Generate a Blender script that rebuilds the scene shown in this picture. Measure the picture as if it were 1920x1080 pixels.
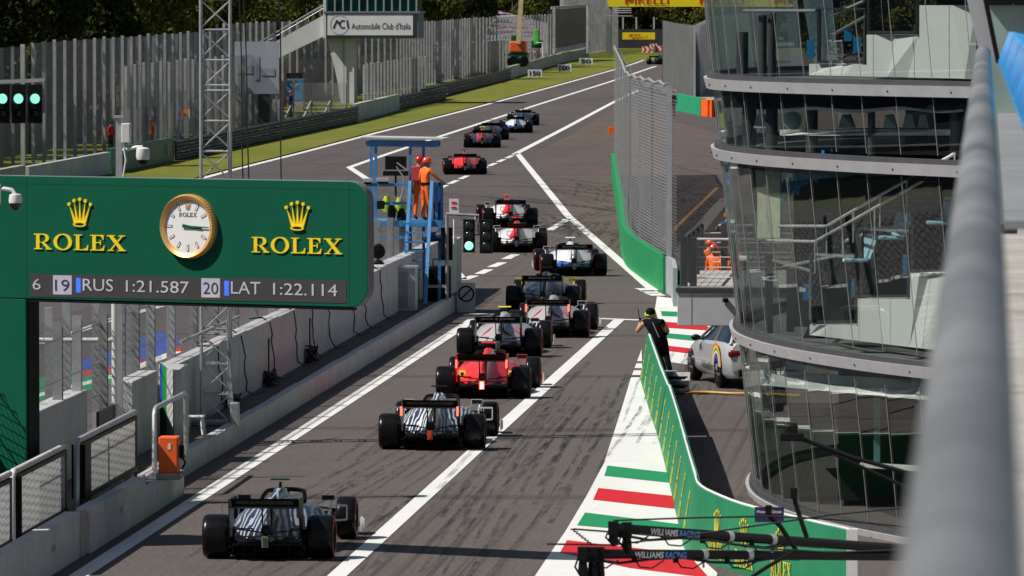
import bpy, math, random
from mathutils import Vector, Matrix, Euler
random.seed(7)
for o in list(bpy.data.objects): bpy.data.objects.remove(o)
scene = bpy.context.scene
C = scene.collection
# ------------------------------------------------------------------ camera
FPX = 12500.0
CAMZ = 8.78
PITCH = math.atan(570/FPX)
YAW = math.atan(894*math.cos(PITCH)/FPX)
cam_d = bpy.data.cameras.new('camera'); cam = bpy.data.objects.new('camera', cam_d); C.objects.link(cam)
cam.location = (0, 0, CAMZ); cam.rotation_euler = (math.pi/2-PITCH, 0, YAW)
cam_d.sensor_width = 36; cam_d.lens = FPX/1920*36; cam_d.clip_start = .5; cam_d.clip_end = 9000
cam_d.dof.use_dof = True; cam_d.dof.focus_distance = 150; cam_d.dof.aperture_fstop = 14
scene.camera = cam
# ------------------------------------------------------------------ light
SUN_EL = math.radians(51); SUN_AZ = Vector((-.94, -.34))     # horizontal direction towards the sun
w = bpy.data.worlds.new("World"); scene.world = w; w.use_nodes = True
nt = w.node_tree; sky = nt.nodes.new('ShaderNodeTexSky'); sky.sky_type = 'NISHITA'; sky.sun_disc = False
sky.sun_elevation = SUN_EL; sky.sun_rotation = math.atan2(SUN_AZ.x, SUN_AZ.y)
nt.links.new(sky.outputs[0], nt.nodes['Background'].inputs[0]); nt.nodes['Background'].inputs[1].default_value = .05
sl = bpy.data.lights.new('sun', 'SUN'); sl.energy = 5.0; sl.angle = math.radians(.5); sl.color = (1, .95, .87)
so = bpy.data.objects.new('sun', sl); C.objects.link(so)
sd = Vector((SUN_AZ.x*math.cos(SUN_EL), SUN_AZ.y*math.cos(SUN_EL), math.sin(SUN_EL)))
so.rotation_euler = sd.to_track_quat('Z', 'Y').to_euler(); so.location = sd*300
scene.view_settings.view_transform = 'Standard'; scene.view_settings.look = 'None'
scene.view_settings.exposure = .13; scene.view_settings.gamma = 1
scene.render.engine = 'CYCLES'
cy = scene.cycles
cy.max_bounces = 8; cy.transparent_max_bounces = 24; cy.glossy_bounces = 4; cy.transmission_bounces = 6; cy.diffuse_bounces = 3
cy.use_denoising = True; cy.caustics_reflective = False; cy.caustics_refractive = False
scene.render.filter_size = 1.3
# ------------------------------------------------------------------ pixel <-> place helpers
_R = Euler((math.pi/2-PITCH, 0, YAW)).to_matrix()
def ray(x, y): return _R @ Vector(((x-960)/FPX, (540-y)/FPX, -1))
def G(x, y, z=0):
    d = ray(x, y); t = (z-CAMZ)/d.z
    return Vector((0, 0, CAMZ))+d*t
def P(x, y, Y):
    d = ray(x, y); return Vector((0, 0, CAMZ))+d*(Y/d.y)
def PX(x, y, X):
    d = ray(x, y); return Vector((0, 0, CAMZ))+d*(X/d.x)
# ------------------------------------------------------------------ mesh builder
PI = math.pi
def vv(*a): return Vector(a)
class MB:
    def __init__(s): s.v = []; s.f = []; s.m = []; s.uv = []
    def add(s, vs, fs, m=0, uvs=None, M=None):
        b = len(s.v)
        s.v += [tuple(M @ Vector(p)) if M else tuple(p) for p in vs]
        for i, f in enumerate(fs):
            s.f.append([b+k for k in f]); s.m.append(m); s.uv.append(uvs[i] if uvs else None)
        return s
    def quad(s, a, b, c, d, m=0, uv=None): return s.add([a, b, c, d], [(0, 1, 2, 3)], m, [uv] if uv else None)
    def poly(s, pts, m=0): return s.add(pts, [tuple(range(len(pts)))], m)
    def box(s, c, d, m=0, rz=0, M=None):
        x, y, z = d[0]/2, d[1]/2, d[2]/2
        vs = [Vector((i, j, k)) for k in (-z, z) for j in (-y, y) for i in (-x, x)]
        if M: vs = [M @ p for p in vs]
        elif rz:
            r = Matrix.Rotation(rz, 3, 'Z'); vs = [r @ p for p in vs]
        if not M or c is not None: vs = [p+Vector(c) for p in vs]
        return s.add(vs, [(0, 2, 3, 1), (4, 5, 7, 6), (0, 1, 5, 4), (2, 6, 7, 3), (0, 4, 6, 2), (1, 3, 7, 5)], m)
    def span(s, lo, hi, m=0):
        return s.box([(a+b)/2 for a, b in zip(lo, hi)], [abs(b-a) for a, b in zip(lo, hi)], m)
    def bar(s, p, q, w, h, m=0, up=(0, 0, 1)):
        p, q = Vector(p), Vector(q); d = (q-p); L = d.length
        if L < 1e-6: return s
        d.normalize(); u = Vector(up)
        if abs(d.dot(u)) > .98: u = Vector((0, 1, 0))
        r = d.cross(u).normalized(); u = r.cross(d)
        vs = []
        for e in (p, q):
            for a, b in ((-1, -1), (1, -1), (1, 1), (-1, 1)): vs.append(e+r*a*w/2+u*b*h/2)
        return s.add(vs, [(3, 2, 1, 0), (4, 5, 6, 7), (0, 1, 5, 4), (1, 2, 6, 5), (2, 3, 7, 6), (3, 0, 4, 7)], m)
    def tube(s, pts, r, n=8, m=0, caps=True):
        pts = [Vector(p) for p in pts]; N = len(pts)
        rs = r if isinstance(r, (list, tuple)) else [r]*N
        vs = []; prev = None
        for i, p in enumerate(pts):
            d = (pts[min(i+1, N-1)]-pts[max(i-1, 0)]).normalized()
            if prev is None:
                u = Vector((0, 0, 1)) if abs(d.z) < .9 else Vector((0, 1, 0))
                u = (u-d*u.dot(d)).normalized()
            else: u = (prev-d*prev.dot(d)).normalized()
            prev = u; w_ = d.cross(u)
            for k in range(n):
                a = 2*PI*k/n; vs.append(p+(u*math.cos(a)+w_*math.sin(a))*rs[i])
        fs = [(i*n+k, i*n+(k+1) % n, (i+1)*n+(k+1) % n, (i+1)*n+k) for i in range(N-1) for k in range(n)]
        if caps: fs += [tuple(range(n))[::-1], tuple((N-1)*n+k for k in range(n))]
        return s.add(vs, fs, m)
    def lathe(s, prof, M=None, n=24, m=0, caps=True):   # prof (r, h) around local z
        vs = []
        for r, h in prof:
            for k in range(n):
                a = 2*PI*k/n; vs.append(Vector((r*math.cos(a), r*math.sin(a), h)))
        fs = [(i*n+k, i*n+(k+1) % n, (i+1)*n+(k+1) % n, (i+1)*n+k) for i in range(len(prof)-1) for k in range(n)]
        if caps: fs += [tuple(range(n))[::-1], tuple((len(prof)-1)*n+k for k in range(n))]
        return s.add(vs, fs, m, None, M)
    def sphere(s, c, r, m=0, n=12, k=8, M=None):
        rr = r if isinstance(r, (list, tuple)) else (r, r, r)
        vs = [Vector((0, 0, -rr[2]))]
        for i in range(1, k):
            t = -PI/2+PI*i/k
            for j in range(n):
                a = 2*PI*j/n; vs.append(Vector((rr[0]*math.cos(t)*math.cos(a), rr[1]*math.cos(t)*math.sin(a), rr[2]*math.sin(t))))
        vs.append(Vector((0, 0, rr[2]))); e = len(vs)-1
        fs = [(0, 1+(j+1) % n, 1+j) for j in range(n)]
        for i in range(k-2):
            for j in range(n): fs.append((1+i*n+j, 1+i*n+(j+1) % n, 1+(i+1)*n+(j+1) % n, 1+(i+1)*n+j))
        fs += [(e, 1+(k-2)*n+j, 1+(k-2)*n+(j+1) % n) for j in range(n)]
        if M: vs = [M @ p for p in vs]
        return s.add([p+Vector(c) for p in vs], fs, m)
    def prism(s, poly, M, d, m=0):      # poly in local xy, from z=0 to z=d
        n = len(poly); vs = [Vector((x, y, z)) for z in (0, d) for x, y in poly]
        fs = [tuple(range(n))[::-1], tuple(range(n, 2*n))]+[(i, (i+1) % n, n+(i+1) % n, n+i) for i in range(n)]
        return s.add(vs, fs, m, None, M)
    def loft(s, rings, m=0, caps=True, closed=True):
        n = len(rings[0]); vs = [p for r in rings for p in r]; fs = []
        for i in range(len(rings)-1):
            for k in range(n if closed else n-1): fs.append((i*n+k, i*n+(k+1) % n, (i+1)*n+(k+1) % n, (i+1)*n+k))
        if caps: fs += [tuple(range(n))[::-1], tuple((len(rings)-1)*n+k for k in range(n))]
        return s.add(vs, fs, m)
    def wall(s, pts, z0, z1, m=0, th=0):    # vertical strip with metre uvs; th gives it a thickness to the left of travel
        pts = [Vector((p[0], p[1], 0)) for p in pts]; u = 0
        z0 = z0 if isinstance(z0, (list, tuple)) else [z0]*len(pts)
        z1 = z1 if isinstance(z1, (list, tuple)) else [z1]*len(pts)
        if th:
            offs = []
            for i in range(len(pts)):
                d = (pts[min(i+1, len(pts)-1)]-pts[max(i-1, 0)]).normalized(); offs.append(Vector((-d.y, d.x, 0))*th)
            rings = [[vv(p.x, p.y, a), vv(p.x, p.y, b), vv(p.x+o.x, p.y+o.y, b), vv(p.x+o.x, p.y+o.y, a)] for p, o, a, b in zip(pts, offs, z0, z1)]
            return s.loft(rings, m)
        for i in range(len(pts)-1):
            a, b = pts[i], pts[i+1]; L = (b-a).length
            s.quad(vv(a.x, a.y, z0[i]), vv(b.x, b.y, z0[i+1]), vv(b.x, b.y, z1[i+1]), vv(a.x, a.y, z1[i]), m,
                   [(u, z0[i]), (u+L, z0[i+1]), (u+L, z1[i+1]), (u, z1[i])]); u += L
        return s
    def mesh(s, name, mats, smooth=40):
        me = bpy.data.meshes.new(name); me.from_pydata(s.v, [], s.f)
        for mt in (mats if isinstance(mats, (list, tuple)) else [mats]): me.materials.append(mt)
        me.polygons.foreach_set('material_index', s.m)
        if any(u is not None for u in s.uv):
            l = me.uv_layers.new(name='UVMap').data
            for p, u in zip(me.polygons, s.uv):
                if u:
                    for li, c in zip(p.loop_indices, u): l[li].uv = c
        if smooth:
            me.polygons.foreach_set('use_smooth', [True]*len(me.polygons)); me.set_sharp_from_angle(angle=math.radians(smooth))
        me.update(); return me
    def build(s, name, mats, parent=None, smooth=40, local=False, bev=0, origin=True):
        inv = None
        if parent is not None and not local: inv = WM[parent.name].inverted()
        elif parent is None and origin and s.v:
            xs, ys, zs = zip(*s.v); c = Vector(((min(xs)+max(xs))/2, (min(ys)+max(ys))/2, min(zs)))
            inv = Matrix.Translation(-c)
        if inv is not None: s.v = [tuple(inv @ Vector(p)) for p in s.v]
        o = bpy.data.objects.new(name, s.mesh(name, mats, smooth)); C.objects.link(o)
        if parent is not None:
            o.parent = parent
            WM[o.name] = WM[parent.name]
        elif origin and s.v:
            o.location = c; WM[o.name] = Matrix.Translation(c)
        else: WM[o.name] = Matrix.Identity(4)
        if bev:
            b = o.modifiers.new('bevel', 'BEVEL'); b.width = bev; b.segments = 2; b.limit_method = 'ANGLE'; b.angle_limit = .6
        return o
WM = {}
def tag(o, label, cat, group=None, kind=None):
    if label: o['label'] = label
    if cat: o['category'] = cat
    if group: o['group'] = group
    if kind: o['kind'] = kind
    return o
def thing(name, label, cat, loc=(0, 0, 0), rz=0, group=None):
    o = bpy.data.objects.new(name, None); C.objects.link(o); o.location = loc; o.rotation_euler = (0, 0, rz); o.empty_display_size = .3
    WM[o.name] = Matrix.Translation(Vector(loc)) @ Matrix.Rotation(rz, 4, 'Z')
    return tag(o, label, cat, group)
def struct(o): o['kind'] = 'structure'; return o
def copy_thing(src, loc, rz=None, label=None):
    r = src.copy(); C.objects.link(r); r.location = loc
    if rz is not None: r.rotation_euler = (0, 0, rz)
    if label: r['label'] = label
    for ch in list(src.children):
        c = ch.copy(); C.objects.link(c); c.parent = r
        for g in ch.children:
            d = g.copy(); C.objects.link(d); d.parent = c
    return r
# ------------------------------------------------------------------ lettering
_tc = {}
def text_geo(txt, bold=False):
    if (txt, bold) in _tc: return _tc[(txt, bold)]
    cu = bpy.data.curves.new('t', 'FONT'); cu.body = txt; cu.size = 1; cu.extrude = 0; cu.resolution_u = 3
    if bold: cu.offset = .028
    o = bpy.data.objects.new('t', cu); C.objects.link(o)
    me = bpy.data.meshes.new_from_object(o.evaluated_get(bpy.context.evaluated_depsgraph_get()))
    vs = [v.co.copy() for v in me.vertices]; fs = [tuple(p.vertices) for p in me.polygons]
    bpy.data.objects.remove(o); bpy.data.curves.remove(cu); bpy.data.meshes.remove(me)
    x0 = min(v.x for v in vs); x1 = max(v.x for v in vs); y0 = min(v.y for v in vs); y1 = max(v.y for v in vs)
    r = ([((v.x-x0)/(x1-x0), (v.y-y0)/(y1-y0)) for v in vs], fs, (x1-x0)/(y1-y0)); _tc[(txt, bold)] = r
    return r
def put_text(mb, txt, o, ux, uy, width=None, height=None, m=0, bold=False):
    """flat letters: o = lower left corner, ux/uy = unit directions of reading and of letter height"""
    vs, fs, asp = text_geo(txt, bold); ux = Vector(ux); uy = Vector(uy); o = Vector(o)
    if width is None: width = height*asp
    if height is None: height = width/asp
    mb.add([o+ux*(x*width)+uy*(y*height) for x, y in vs], fs, m); return width
def serif_letter(ch):
    E = lambda cx, cy, rx, ry, a0, a1, n=14: [(cx+rx*math.cos(a0+(a1-a0)*i/n), cy+ry*math.sin(a0+(a1-a0)*i/n)) for i in range(n+1)]
    R = lambda x0, y0, x1, y1: [(x0, y0), (x1, y0), (x1, y1), (x0, y1)]
    tri = lambda *a: list(a)
    if ch == 'L': return .78, [R(.12, .06, .30, .94), R(0, 0, .44, .06), R(0, .94, .44, 1), R(.44, 0, .76, .06), tri((.5, .06), (.76, .06), (.78, .34), (.73, .34), (.68, .16))]
    if ch == 'E': return .80, [R(.12, .06, .30, .94), R(0, 0, .30, .06), R(0, .94, .30, 1), R(.30, 0, .74, .06), R(.30, .94, .72, 1), R(.30, .48, .52, .54),
                               tri((.5, .06), (.74, .06), (.78, .32), (.73, .32), (.66, .15)), tri((.5, .94), (.62, .86), (.68, .70), (.72, .70), (.72, .94)), tri((.52, .36), (.57, .36), (.57, .66), (.52, .66))]
    if ch == 'O':
        q = []; n = 28
        for i in range(n):
            a, b = 2*PI*i/n, 2*PI*(i+1)/n
            q.append([(.5+.5*math.cos(a), .5+.53*math.sin(a)), (.5+.5*math.cos(b), .5+.53*math.sin(b)), (.5+.31*math.cos(b), .5+.46*math.sin(b)), (.5+.31*math.cos(a), .5+.46*math.sin(a))])
        return 1.0, q
    if ch == 'R':
        q = [R(.12, .06, .30, .94), R(0, 0, .44, .06), R(0, .94, .30, 1), tri((.36, .48), (.54, .48), (.86, .06), (.70, .06)), R(.64, 0, .96, .06), R(.30, .94, .48, 1), R(.30, .45, .36, .51), R(.36, .45, .48, .48)]
        n = 12
        for i in range(n):
            a, b = -PI/2+PI*i/n, -PI/2+PI*(i+1)/n
            q.append([(.48+.33*math.cos(a), .725+.275*math.sin(a)), (.48+.33*math.cos(b), .725+.275*math.sin(b)), (.48+.15*math.cos(b), .725+.215*math.sin(b)), (.48+.15*math.cos(a), .725+.215*math.sin(a))])
        return .95, q
    if ch == 'X':
        return 1.0, [tri((.10, .94), (.32, .94), (.90, .06), (.68, .06)), tri((.16, .06), (.25, .06), (.48, .42), (.44, .49)), tri((.56, .51), (.52, .58), (.75, .94), (.84, .94)),
                     R(0, .94, .42, 1), R(.62, .94, .96, 1), R(.04, 0, .36, .06), R(.58, 0, 1.0, .06)]
def put_serif(mb, txt, o, ux, uy, width, height, depth=.02, m=0):
    ux, uy, o = Vector(ux), Vector(uy), Vector(o); n = ux.cross(uy)
    tot = 0; items = []
    for ch in txt:
        w_, q = serif_letter(ch); items.append((tot, q)); tot += w_+.10
    k = width/(tot-.10)
    for x0, q in items:
        for j, pl in enumerate(q):
            area = sum(pl[i][0]*pl[(i+1) % len(pl)][1]-pl[(i+1) % len(pl)][0]*pl[i][1] for i in range(len(pl)))
            if area < 0: pl = pl[::-1]
            M = Matrix.Translation(o) @ Matrix((ux, uy, n)).transposed().to_4x4()
            mb.prism([((x0+x)*k, y*height) for x, y in pl], M, depth, m)
def put_crown(mb, o, ux, uy, wd, ht, depth=.02, m=0, m2=None):
    """five-pointed crown emblem; o = bottom centre"""
    ux, uy, o = Vector(ux), Vector(uy), Vector(o); n = ux.cross(uy)
    M = Matrix.Translation(o) @ Matrix((ux, uy, n)).transposed().to_4x4()
    tips = [(-.46, .78), (-.24, .90), (0, .95), (.24, .90), (.46, .78)]
    bs = [(-.27, -.13), (-.17, -.055), (-.055, .055), (.055, .17), (.13, .27)]
    for i, ((tx, ty), (b0, b1)) in enumerate(zip(tips, bs)):
        mb.prism([(b0*wd, .16*ht), (b1*wd, .16*ht), (tx*wd, ty*ht)], M, depth*(1+.06*i), m)
        mb.prism([(tx*wd+.065*wd*math.cos(2*PI*k/10), ty*ht+.065*wd*math.sin(2*PI*k/10)) for k in range(10)], M, depth*1.5, m)
    N = 20
    for i in range(N):
        a, b = 2*PI*i/N, 2*PI*(i+1)/N
        mb.prism([(.28*wd*math.cos(a), .10*ht+.09*ht*math.sin(a)), (.28*wd*math.cos(b), .10*ht+.09*ht*math.sin(b)),
                  (.20*wd*math.cos(b), .10*ht+.05*ht*math.sin(b)), (.20*wd*math.cos(a), .10*ht+.05*ht*math.sin(a))], M, depth*1.8, m)
    if m2 is not None:
        mb.prism([(.20*wd*math.cos(2*PI*k/N), .10*ht+.05*ht*math.sin(2*PI*k/N)) for k in range(N)], M, depth*.6, m2)
# ------------------------------------------------------------------ materials
def _new(name):
    m = bpy.data.materials.new(name); m.use_nodes = True; nt = m.node_tree; nt.nodes.clear()
    return m, nt
def N(nt, t, **kw):
    n = nt.nodes.new('ShaderNode'+t)
    for k, v in kw.items():
        if k.startswith('i_'): n.inputs[k[2:].replace('_', ' ')].default_value = v
        elif k[0] == 'n' and k[1:].isdigit(): n.inputs[int(k[1:])].default_value = v
        else: setattr(n, k, v)
    return n
def L(nt, a, b): nt.links.new(a, b)
def math_(nt, op, a, b=None, c=None):
    n = nt.nodes.new('ShaderNodeMath'); n.operation = op
    for i, x in enumerate((a, b, c)):
        if x is None: continue
        if isinstance(x, (int, float)): n.inputs[i].default_value = x
        else: nt.links.new(x, n.inputs[i])
    return n.outputs[0]
def mixc(nt, f, a, b):
    n = nt.nodes.new('ShaderNodeMix'); n.data_type = 'RGBA'
    for i, x in ((0, f), (6, a), (7, b)):
        if isinstance(x, (int, float)): n.inputs[i].default_value = x
        elif isinstance(x, (tuple, list)): n.inputs[i].default_value = tuple(x)+((1,) if len(x) == 3 else ())
        else: nt.links.new(x, n.inputs[i])
    return n.outputs[2]
def noise(nt, scale, detail=4, rough=.55, vec=None, dist=0):
    n = N(nt, 'TexNoise'); n.inputs['Scale'].default_value = scale; n.inputs['Detail'].default_value = detail; n.inputs['Roughness'].default_value = rough; n.inputs['Distortion'].default_value = dist
    if vec is not None: L(nt, vec, n.inputs['Vector'])
    return n.outputs['Fac']
def ramp(nt, f, a, b): 
    n = N(nt, 'MapRange'); n.inputs[1].default_value = a; n.inputs[2].default_value = b; L(nt, f, n.inputs[0]); return n.outputs[0]
def ocoord(nt, scale=(1, 1, 1)):
    t = N(nt, 'TexCoord'); mp = N(nt, 'Mapping'); mp.inputs['Scale'].default_value = scale; L(nt, t.outputs['Object'], mp.inputs[0]); return mp.outputs[0]
def finish(nt, col, rough=.6, metal=0, bump=None, bstr=.2, emit=None, estr=0, coat=0, spec=.5, bdist=.02):
    p = N(nt, 'BsdfPrincipled'); out = N(nt, 'OutputMaterial')
    for k, x in (('Base Color', col), ('Roughness', rough), ('Metallic', metal)):
        if isinstance(x, (int, float)): p.inputs[k].default_value = x
        elif isinstance(x, (tuple, list)): p.inputs[k].default_value = tuple(x)+((1,) if len(x) == 3 else ())
        else: L(nt, x, p.inputs[k])
    p.inputs['Coat Weight'].default_value = coat; p.inputs['Specular IOR Level'].default_value = spec; p.inputs['Coat Roughness'].default_value = .08
    if bump is not None:
        b = N(nt, 'Bump'); b.inputs['Strength'].default_value = bstr; b.inputs['Distance'].default_value = bdist; L(nt, bump, b.inputs['Height']); L(nt, b.outputs[0], p.inputs['Normal'])
    if emit:
        p.inputs['Emission Color'].default_value = tuple(emit)+(1,); p.inputs['Emission Strength'].default_value = estr
    L(nt, p.outputs[0], out.inputs[0]); return p
_mc = {}
def mat(name, col, rough=.55, metal=0, var=.18, scale=3, bump=0, coat=0, emit=None, estr=0, spec=.5, dirt=0, dcol=(.12, .10, .08)):
    if name in _mc: return _mc[name]
    m, nt = _new(name); co = ocoord(nt)
    nz = noise(nt, scale, 6, .6, co)
    c = mixc(nt, ramp(nt, nz, .3, .7), [x*(1-var) for x in col], [min(1, x*(1+var)) for x in col])
    if dirt:
        d = noise(nt, scale*.35, 8, .7, ocoord(nt, (1, 1, .35)), .6)
        c = mixc(nt, math_(nt, 'MULTIPLY', ramp(nt, d, .5, .75), dirt), c, dcol)
    nz2 = noise(nt, scale*9, 3, .6, co)
    r = math_(nt, 'ADD', rough-.06, math_(nt, 'MULTIPLY', nz2, .12))
    finish(nt, c, r, metal, nz2 if bump else None, bump, emit, estr, coat, spec)
    _mc[name] = m; return m
# ================================================================== GROUND, TRACK, PAINT
def asphalt_mat(name, base, tint, streak=1.0):
    m, nt = _new(name)
    t = N(nt, 'TexCoord'); co = t.outputs['Object']
    big = noise(nt, .05, 6, .6, ocoord(nt, (1, .35, 1)), .4)
    mid = noise(nt, .6, 6, .65, co)
    fine = noise(nt, 14, 4, .85, ocoord(nt, (1, .45, 1)))
    c = mixc(nt, ramp(nt, big, .32, .68), base, tint)
    c = mixc(nt, math_(nt, 'MULTIPLY', ramp(nt, mid, .45, .75), .35), c, [x*.62 for x in base])
    c = mixc(nt, math_(nt, 'MULTIPLY', ramp(nt, fine, .5, .72), .8), c, [min(1, x*1.9) for x in base])
    c = mixc(nt, math_(nt, 'MULTIPLY', ramp(nt, fine, .5, .3), .6), c, [x*.35 for x in base])
    # rubber laid down along the lane: long thin streaks, patchy
    st = noise(nt, 1.0, 3, .6, ocoord(nt, (6.5, .016, 1)), .12)
    st2 = noise(nt, 1.0, 4, .7, ocoord(nt, (20, .03, 1)), .1)
    pat = noise(nt, .09, 3, .5, ocoord(nt, (3.2, .22, 1)))
    mask = math_(nt, 'MULTIPLY', ramp(nt, st, .50, .66), ramp(nt, pat, .44, .62))
    mask = math_(nt, 'ADD', math_(nt, 'MULTIPLY', mask, .55*streak), math_(nt, 'MULTIPLY', math_(nt, 'MULTIPLY', ramp(nt, st2, .56, .66), ramp(nt, pat, .42, .6)), .45*streak))
    c = mixc(nt, mask, c, [x*.28 for x in base])
    # paving seams across the lane
    br = N(nt, 'TexWave'); br.wave_type = 'BANDS'; br.bands_direction = 'Y'; br.inputs['Scale'].default_value = .018; br.inputs['Distortion'].default_value = 1.2; br.inputs['Detail'].default_value = 3
    L(nt, co, br.inputs['Vector'])
    c = mixc(nt, math_(nt, 'MULTIPLY', ramp(nt, br.outputs['Fac'], .985, 1), .45), c, [x*.4 for x in base])
    finish(nt, c, math_(nt, 'ADD', .72, math_(nt, 'MULTIPLY', fine, .2)), 0, fine, .35, spec=.25, bdist=.01)
    return m
M_asph = asphalt_mat('asphalt', (.088, .075, .070), (.117, .100, .094))
M_track = asphalt_mat('track_asphalt', (.076, .065, .064), (.100, .087, .085), .8)
M_exit = asphalt_mat('old_asphalt', (.115, .088, .074), (.085, .068, .060), .6)
def paint_mat(name, col, wear=.35):
    m, nt = _new(name); co = ocoord(nt)
    n1 = noise(nt, 9, 6, .7, co); n2 = noise(nt, 1.0, 5, .7, ocoord(nt, (6, .12, 1)))
    c = mixc(nt, ramp(nt, noise(nt, .8, 5, .6, co), .3, .7), [x*.9 for x in col], col)
    c = mixc(nt, math_(nt, 'MULTIPLY', ramp(nt, n1, .58, .78), wear), c, (.12, .11, .10))
    c = mixc(nt, math_(nt, 'MULTIPLY', ramp(nt, n2, .60, .74), wear*.8), c, (.16, .15, .14))
    finish(nt, c, .55, 0, n1, .1, spec=.3); return m
M_white = paint_mat('white_paint', (.76, .755, .74), .16); M_pgreen = paint_mat('green_paint', (.012, .26, .095), .22)
M_pred = paint_mat('red_paint', (.60, .012, .018), .22); M_pblue = paint_mat('blue_paint', (.03, .08, .42), .25)
def grass_mat():
    m, nt = _new('grass'); co = ocoord(nt)
    a = noise(nt, .12, 6, .65, ocoord(nt, (1, .4, 1))); b = noise(nt, 4, 5, .75, co); d = noise(nt, 30, 2, .7, co)
    c = mixc(nt, ramp(nt, a, .3, .7), (.105, .135, .018), (.19, .185, .035))
    c = mixc(nt, math_(nt, 'MULTIPLY', ramp(nt, b, .45, .7), .6), c, (.055, .085, .012))
    c = mixc(nt, math_(nt, 'MULTIPLY', ramp(nt, d, .5, .75), .5), c, (.24, .22, .06))
    finish(nt, c, .9, 0, b, .6, spec=.1, bdist=.1); return m
M_grass = grass_mat()
def earth_mat():
    m, nt = _new('earth'); co = ocoord(nt)
    c = mixc(nt, ramp(nt, noise(nt, .03, 6, .6, co), .4, .6), (.05, .06, .02), (.10, .085, .06)); finish(nt, c, .95, 0, noise(nt, 1, 5, .7, co), .4); return m
M_earth = earth_mat()
def flat(name, pts, z, m):
    mb = MB(); mb.poly([(p[0], p[1], z) for p in pts]); nz = (Vector(mb.v[1])-Vector(mb.v[0])).cross(Vector(mb.v[2])-Vector(mb.v[1])).z
    return mb
def area_sheet(name, pts, z, m):
    a = sum(pts[i][0]*pts[(i+1) % len(pts)][1]-pts[(i+1) % len(pts)][0]*pts[i][1] for i in range(len(pts)))
    if a < 0: pts = pts[::-1]
    mb = MB(); mb.poly([(p[0], p[1], z) for p in pts])
    return struct(mb.build(name, m, origin=False, smooth=0))
def px(pts): return [G(*p) for p in pts]
area_sheet('ground', [(-3000, -400), (3000, -400), (3000, 4000), (-3000, 4000)], -.05, M_earth)
# track left edge (outer white line) runs on into the chicane
edge = [(-36.2, -60), (-36.2, 200)] + [tuple(G(*p)[:2]) for p in [(380, 333), (440, 317), (560, 287), (700, 250), (850, 212), (1000, 172), (1100, 144.5), (1160, 128), (1185, 120), (1205, 113), (1240, 111.5)]]
area_sheet('pit_lane', [(-17, -60), (60, -60), (60, 330), (-17, 330)], .001, M_asph)
area_sheet('race_track', edge+[(6, 900), (-17, 330), (-17, -60)], 0, M_track)
area_sheet('escape_road', [(-17, 330), (60, 330), (60, 900), (6, 900), (-20, 700)], -.004, M_exit)
area_sheet('pit_exit_apron', px([(1000, 292), (1160, 200), (1345, 250), (1420, 480), (1290, 560), (1240, 555), (1068, 403)]), .005, M_exit)
area_sheet('grass_verge', [(x-.35, y) for x, y in edge[2:]]+[(-80, 1300), (-80, 240), (-36.6, 240)], .003, M_grass)
area_sheet('infield_grass', px([(1165, 108), (1190, 84), (1300, 88), (1300, 99), (1240, 103), (1205, 108)]), .006, M_grass)
# -------- white lines
def ribbon(mb, pts, wd, z, m=0):
    pts = [Vector((p[0], p[1], 0)) for p in pts]; l = []; r = []
    for i, p in enumerate(pts):
        d = (pts[min(i+1, len(pts)-1)]-pts[max(i-1, 0)]).normalized(); o = Vector((-d.y, d.x, 0))*wd/2
        l.append(p+o); r.append(p-o)
    for i in range(len(pts)-1):
        mb.quad((r[i].x, r[i].y, z), (r[i+1].x, r[i+1].y, z), (l[i+1].x, l[i+1].y, z), (l[i].x, l[i].y, z), m)
def line(name, pts, wd, z=.009, m=None):
    mb = MB(); ribbon(mb, pts, wd, z); return struct(mb.build(name, m or M_white, origin=False, smooth=0))
line('white_line', [(-13.44, -40), (-13.44, 174)], .30)
line('white_line', [(-9.62, -40), (-9.62, 174)], .29)
line('white_line', px([(882, 588.5), (1203, 601)]), .42, .0125)
line('white_line', px([(970, 288), (1066, 406), (1225, 545)]), .30)
line('white_line', [(x+.1, y) for x, y in edge[1:]], .33)
line('white_line', px([(690, 337), (655, 314), (700, 298), (825, 256), (1000, 199), (1148, 152), (1230, 124)]), .32)
line('white_line', px([(964, 290), (1060, 240), (1148, 193), (1200, 168)]), .34)
line('white_line', px([(868, 524), (812, 462)]), .28)
mb = MB()
for a, b in (((868, 525), (893, 516)), ((898, 514), (920, 504)), ((922, 501), (946, 491)), ((948, 486), (970, 476)), ((1030, 432), (1046, 422)), ((1044, 424), (1066, 409))):
    A, B = G(*a), G(*b); ribbon(mb, [A, A+(B-A)*.86], .30, .009)
for i in range(9):
    a = G(800, 364).lerp(G(965, 290), i/9); b = G(800, 364).lerp(G(965, 290), (i+.72)/9); ribbon(mb, [a, b], .26, .009)
for a, b in (((1203, 541), (1220, 547)), ((1212, 545), (1228, 551)), ((1222, 550), (1235, 555))): ribbon(mb, px([a, b]), .42, .0115)
struct(mb.build('dashed_line', M_white, origin=False, smooth=0))
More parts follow.
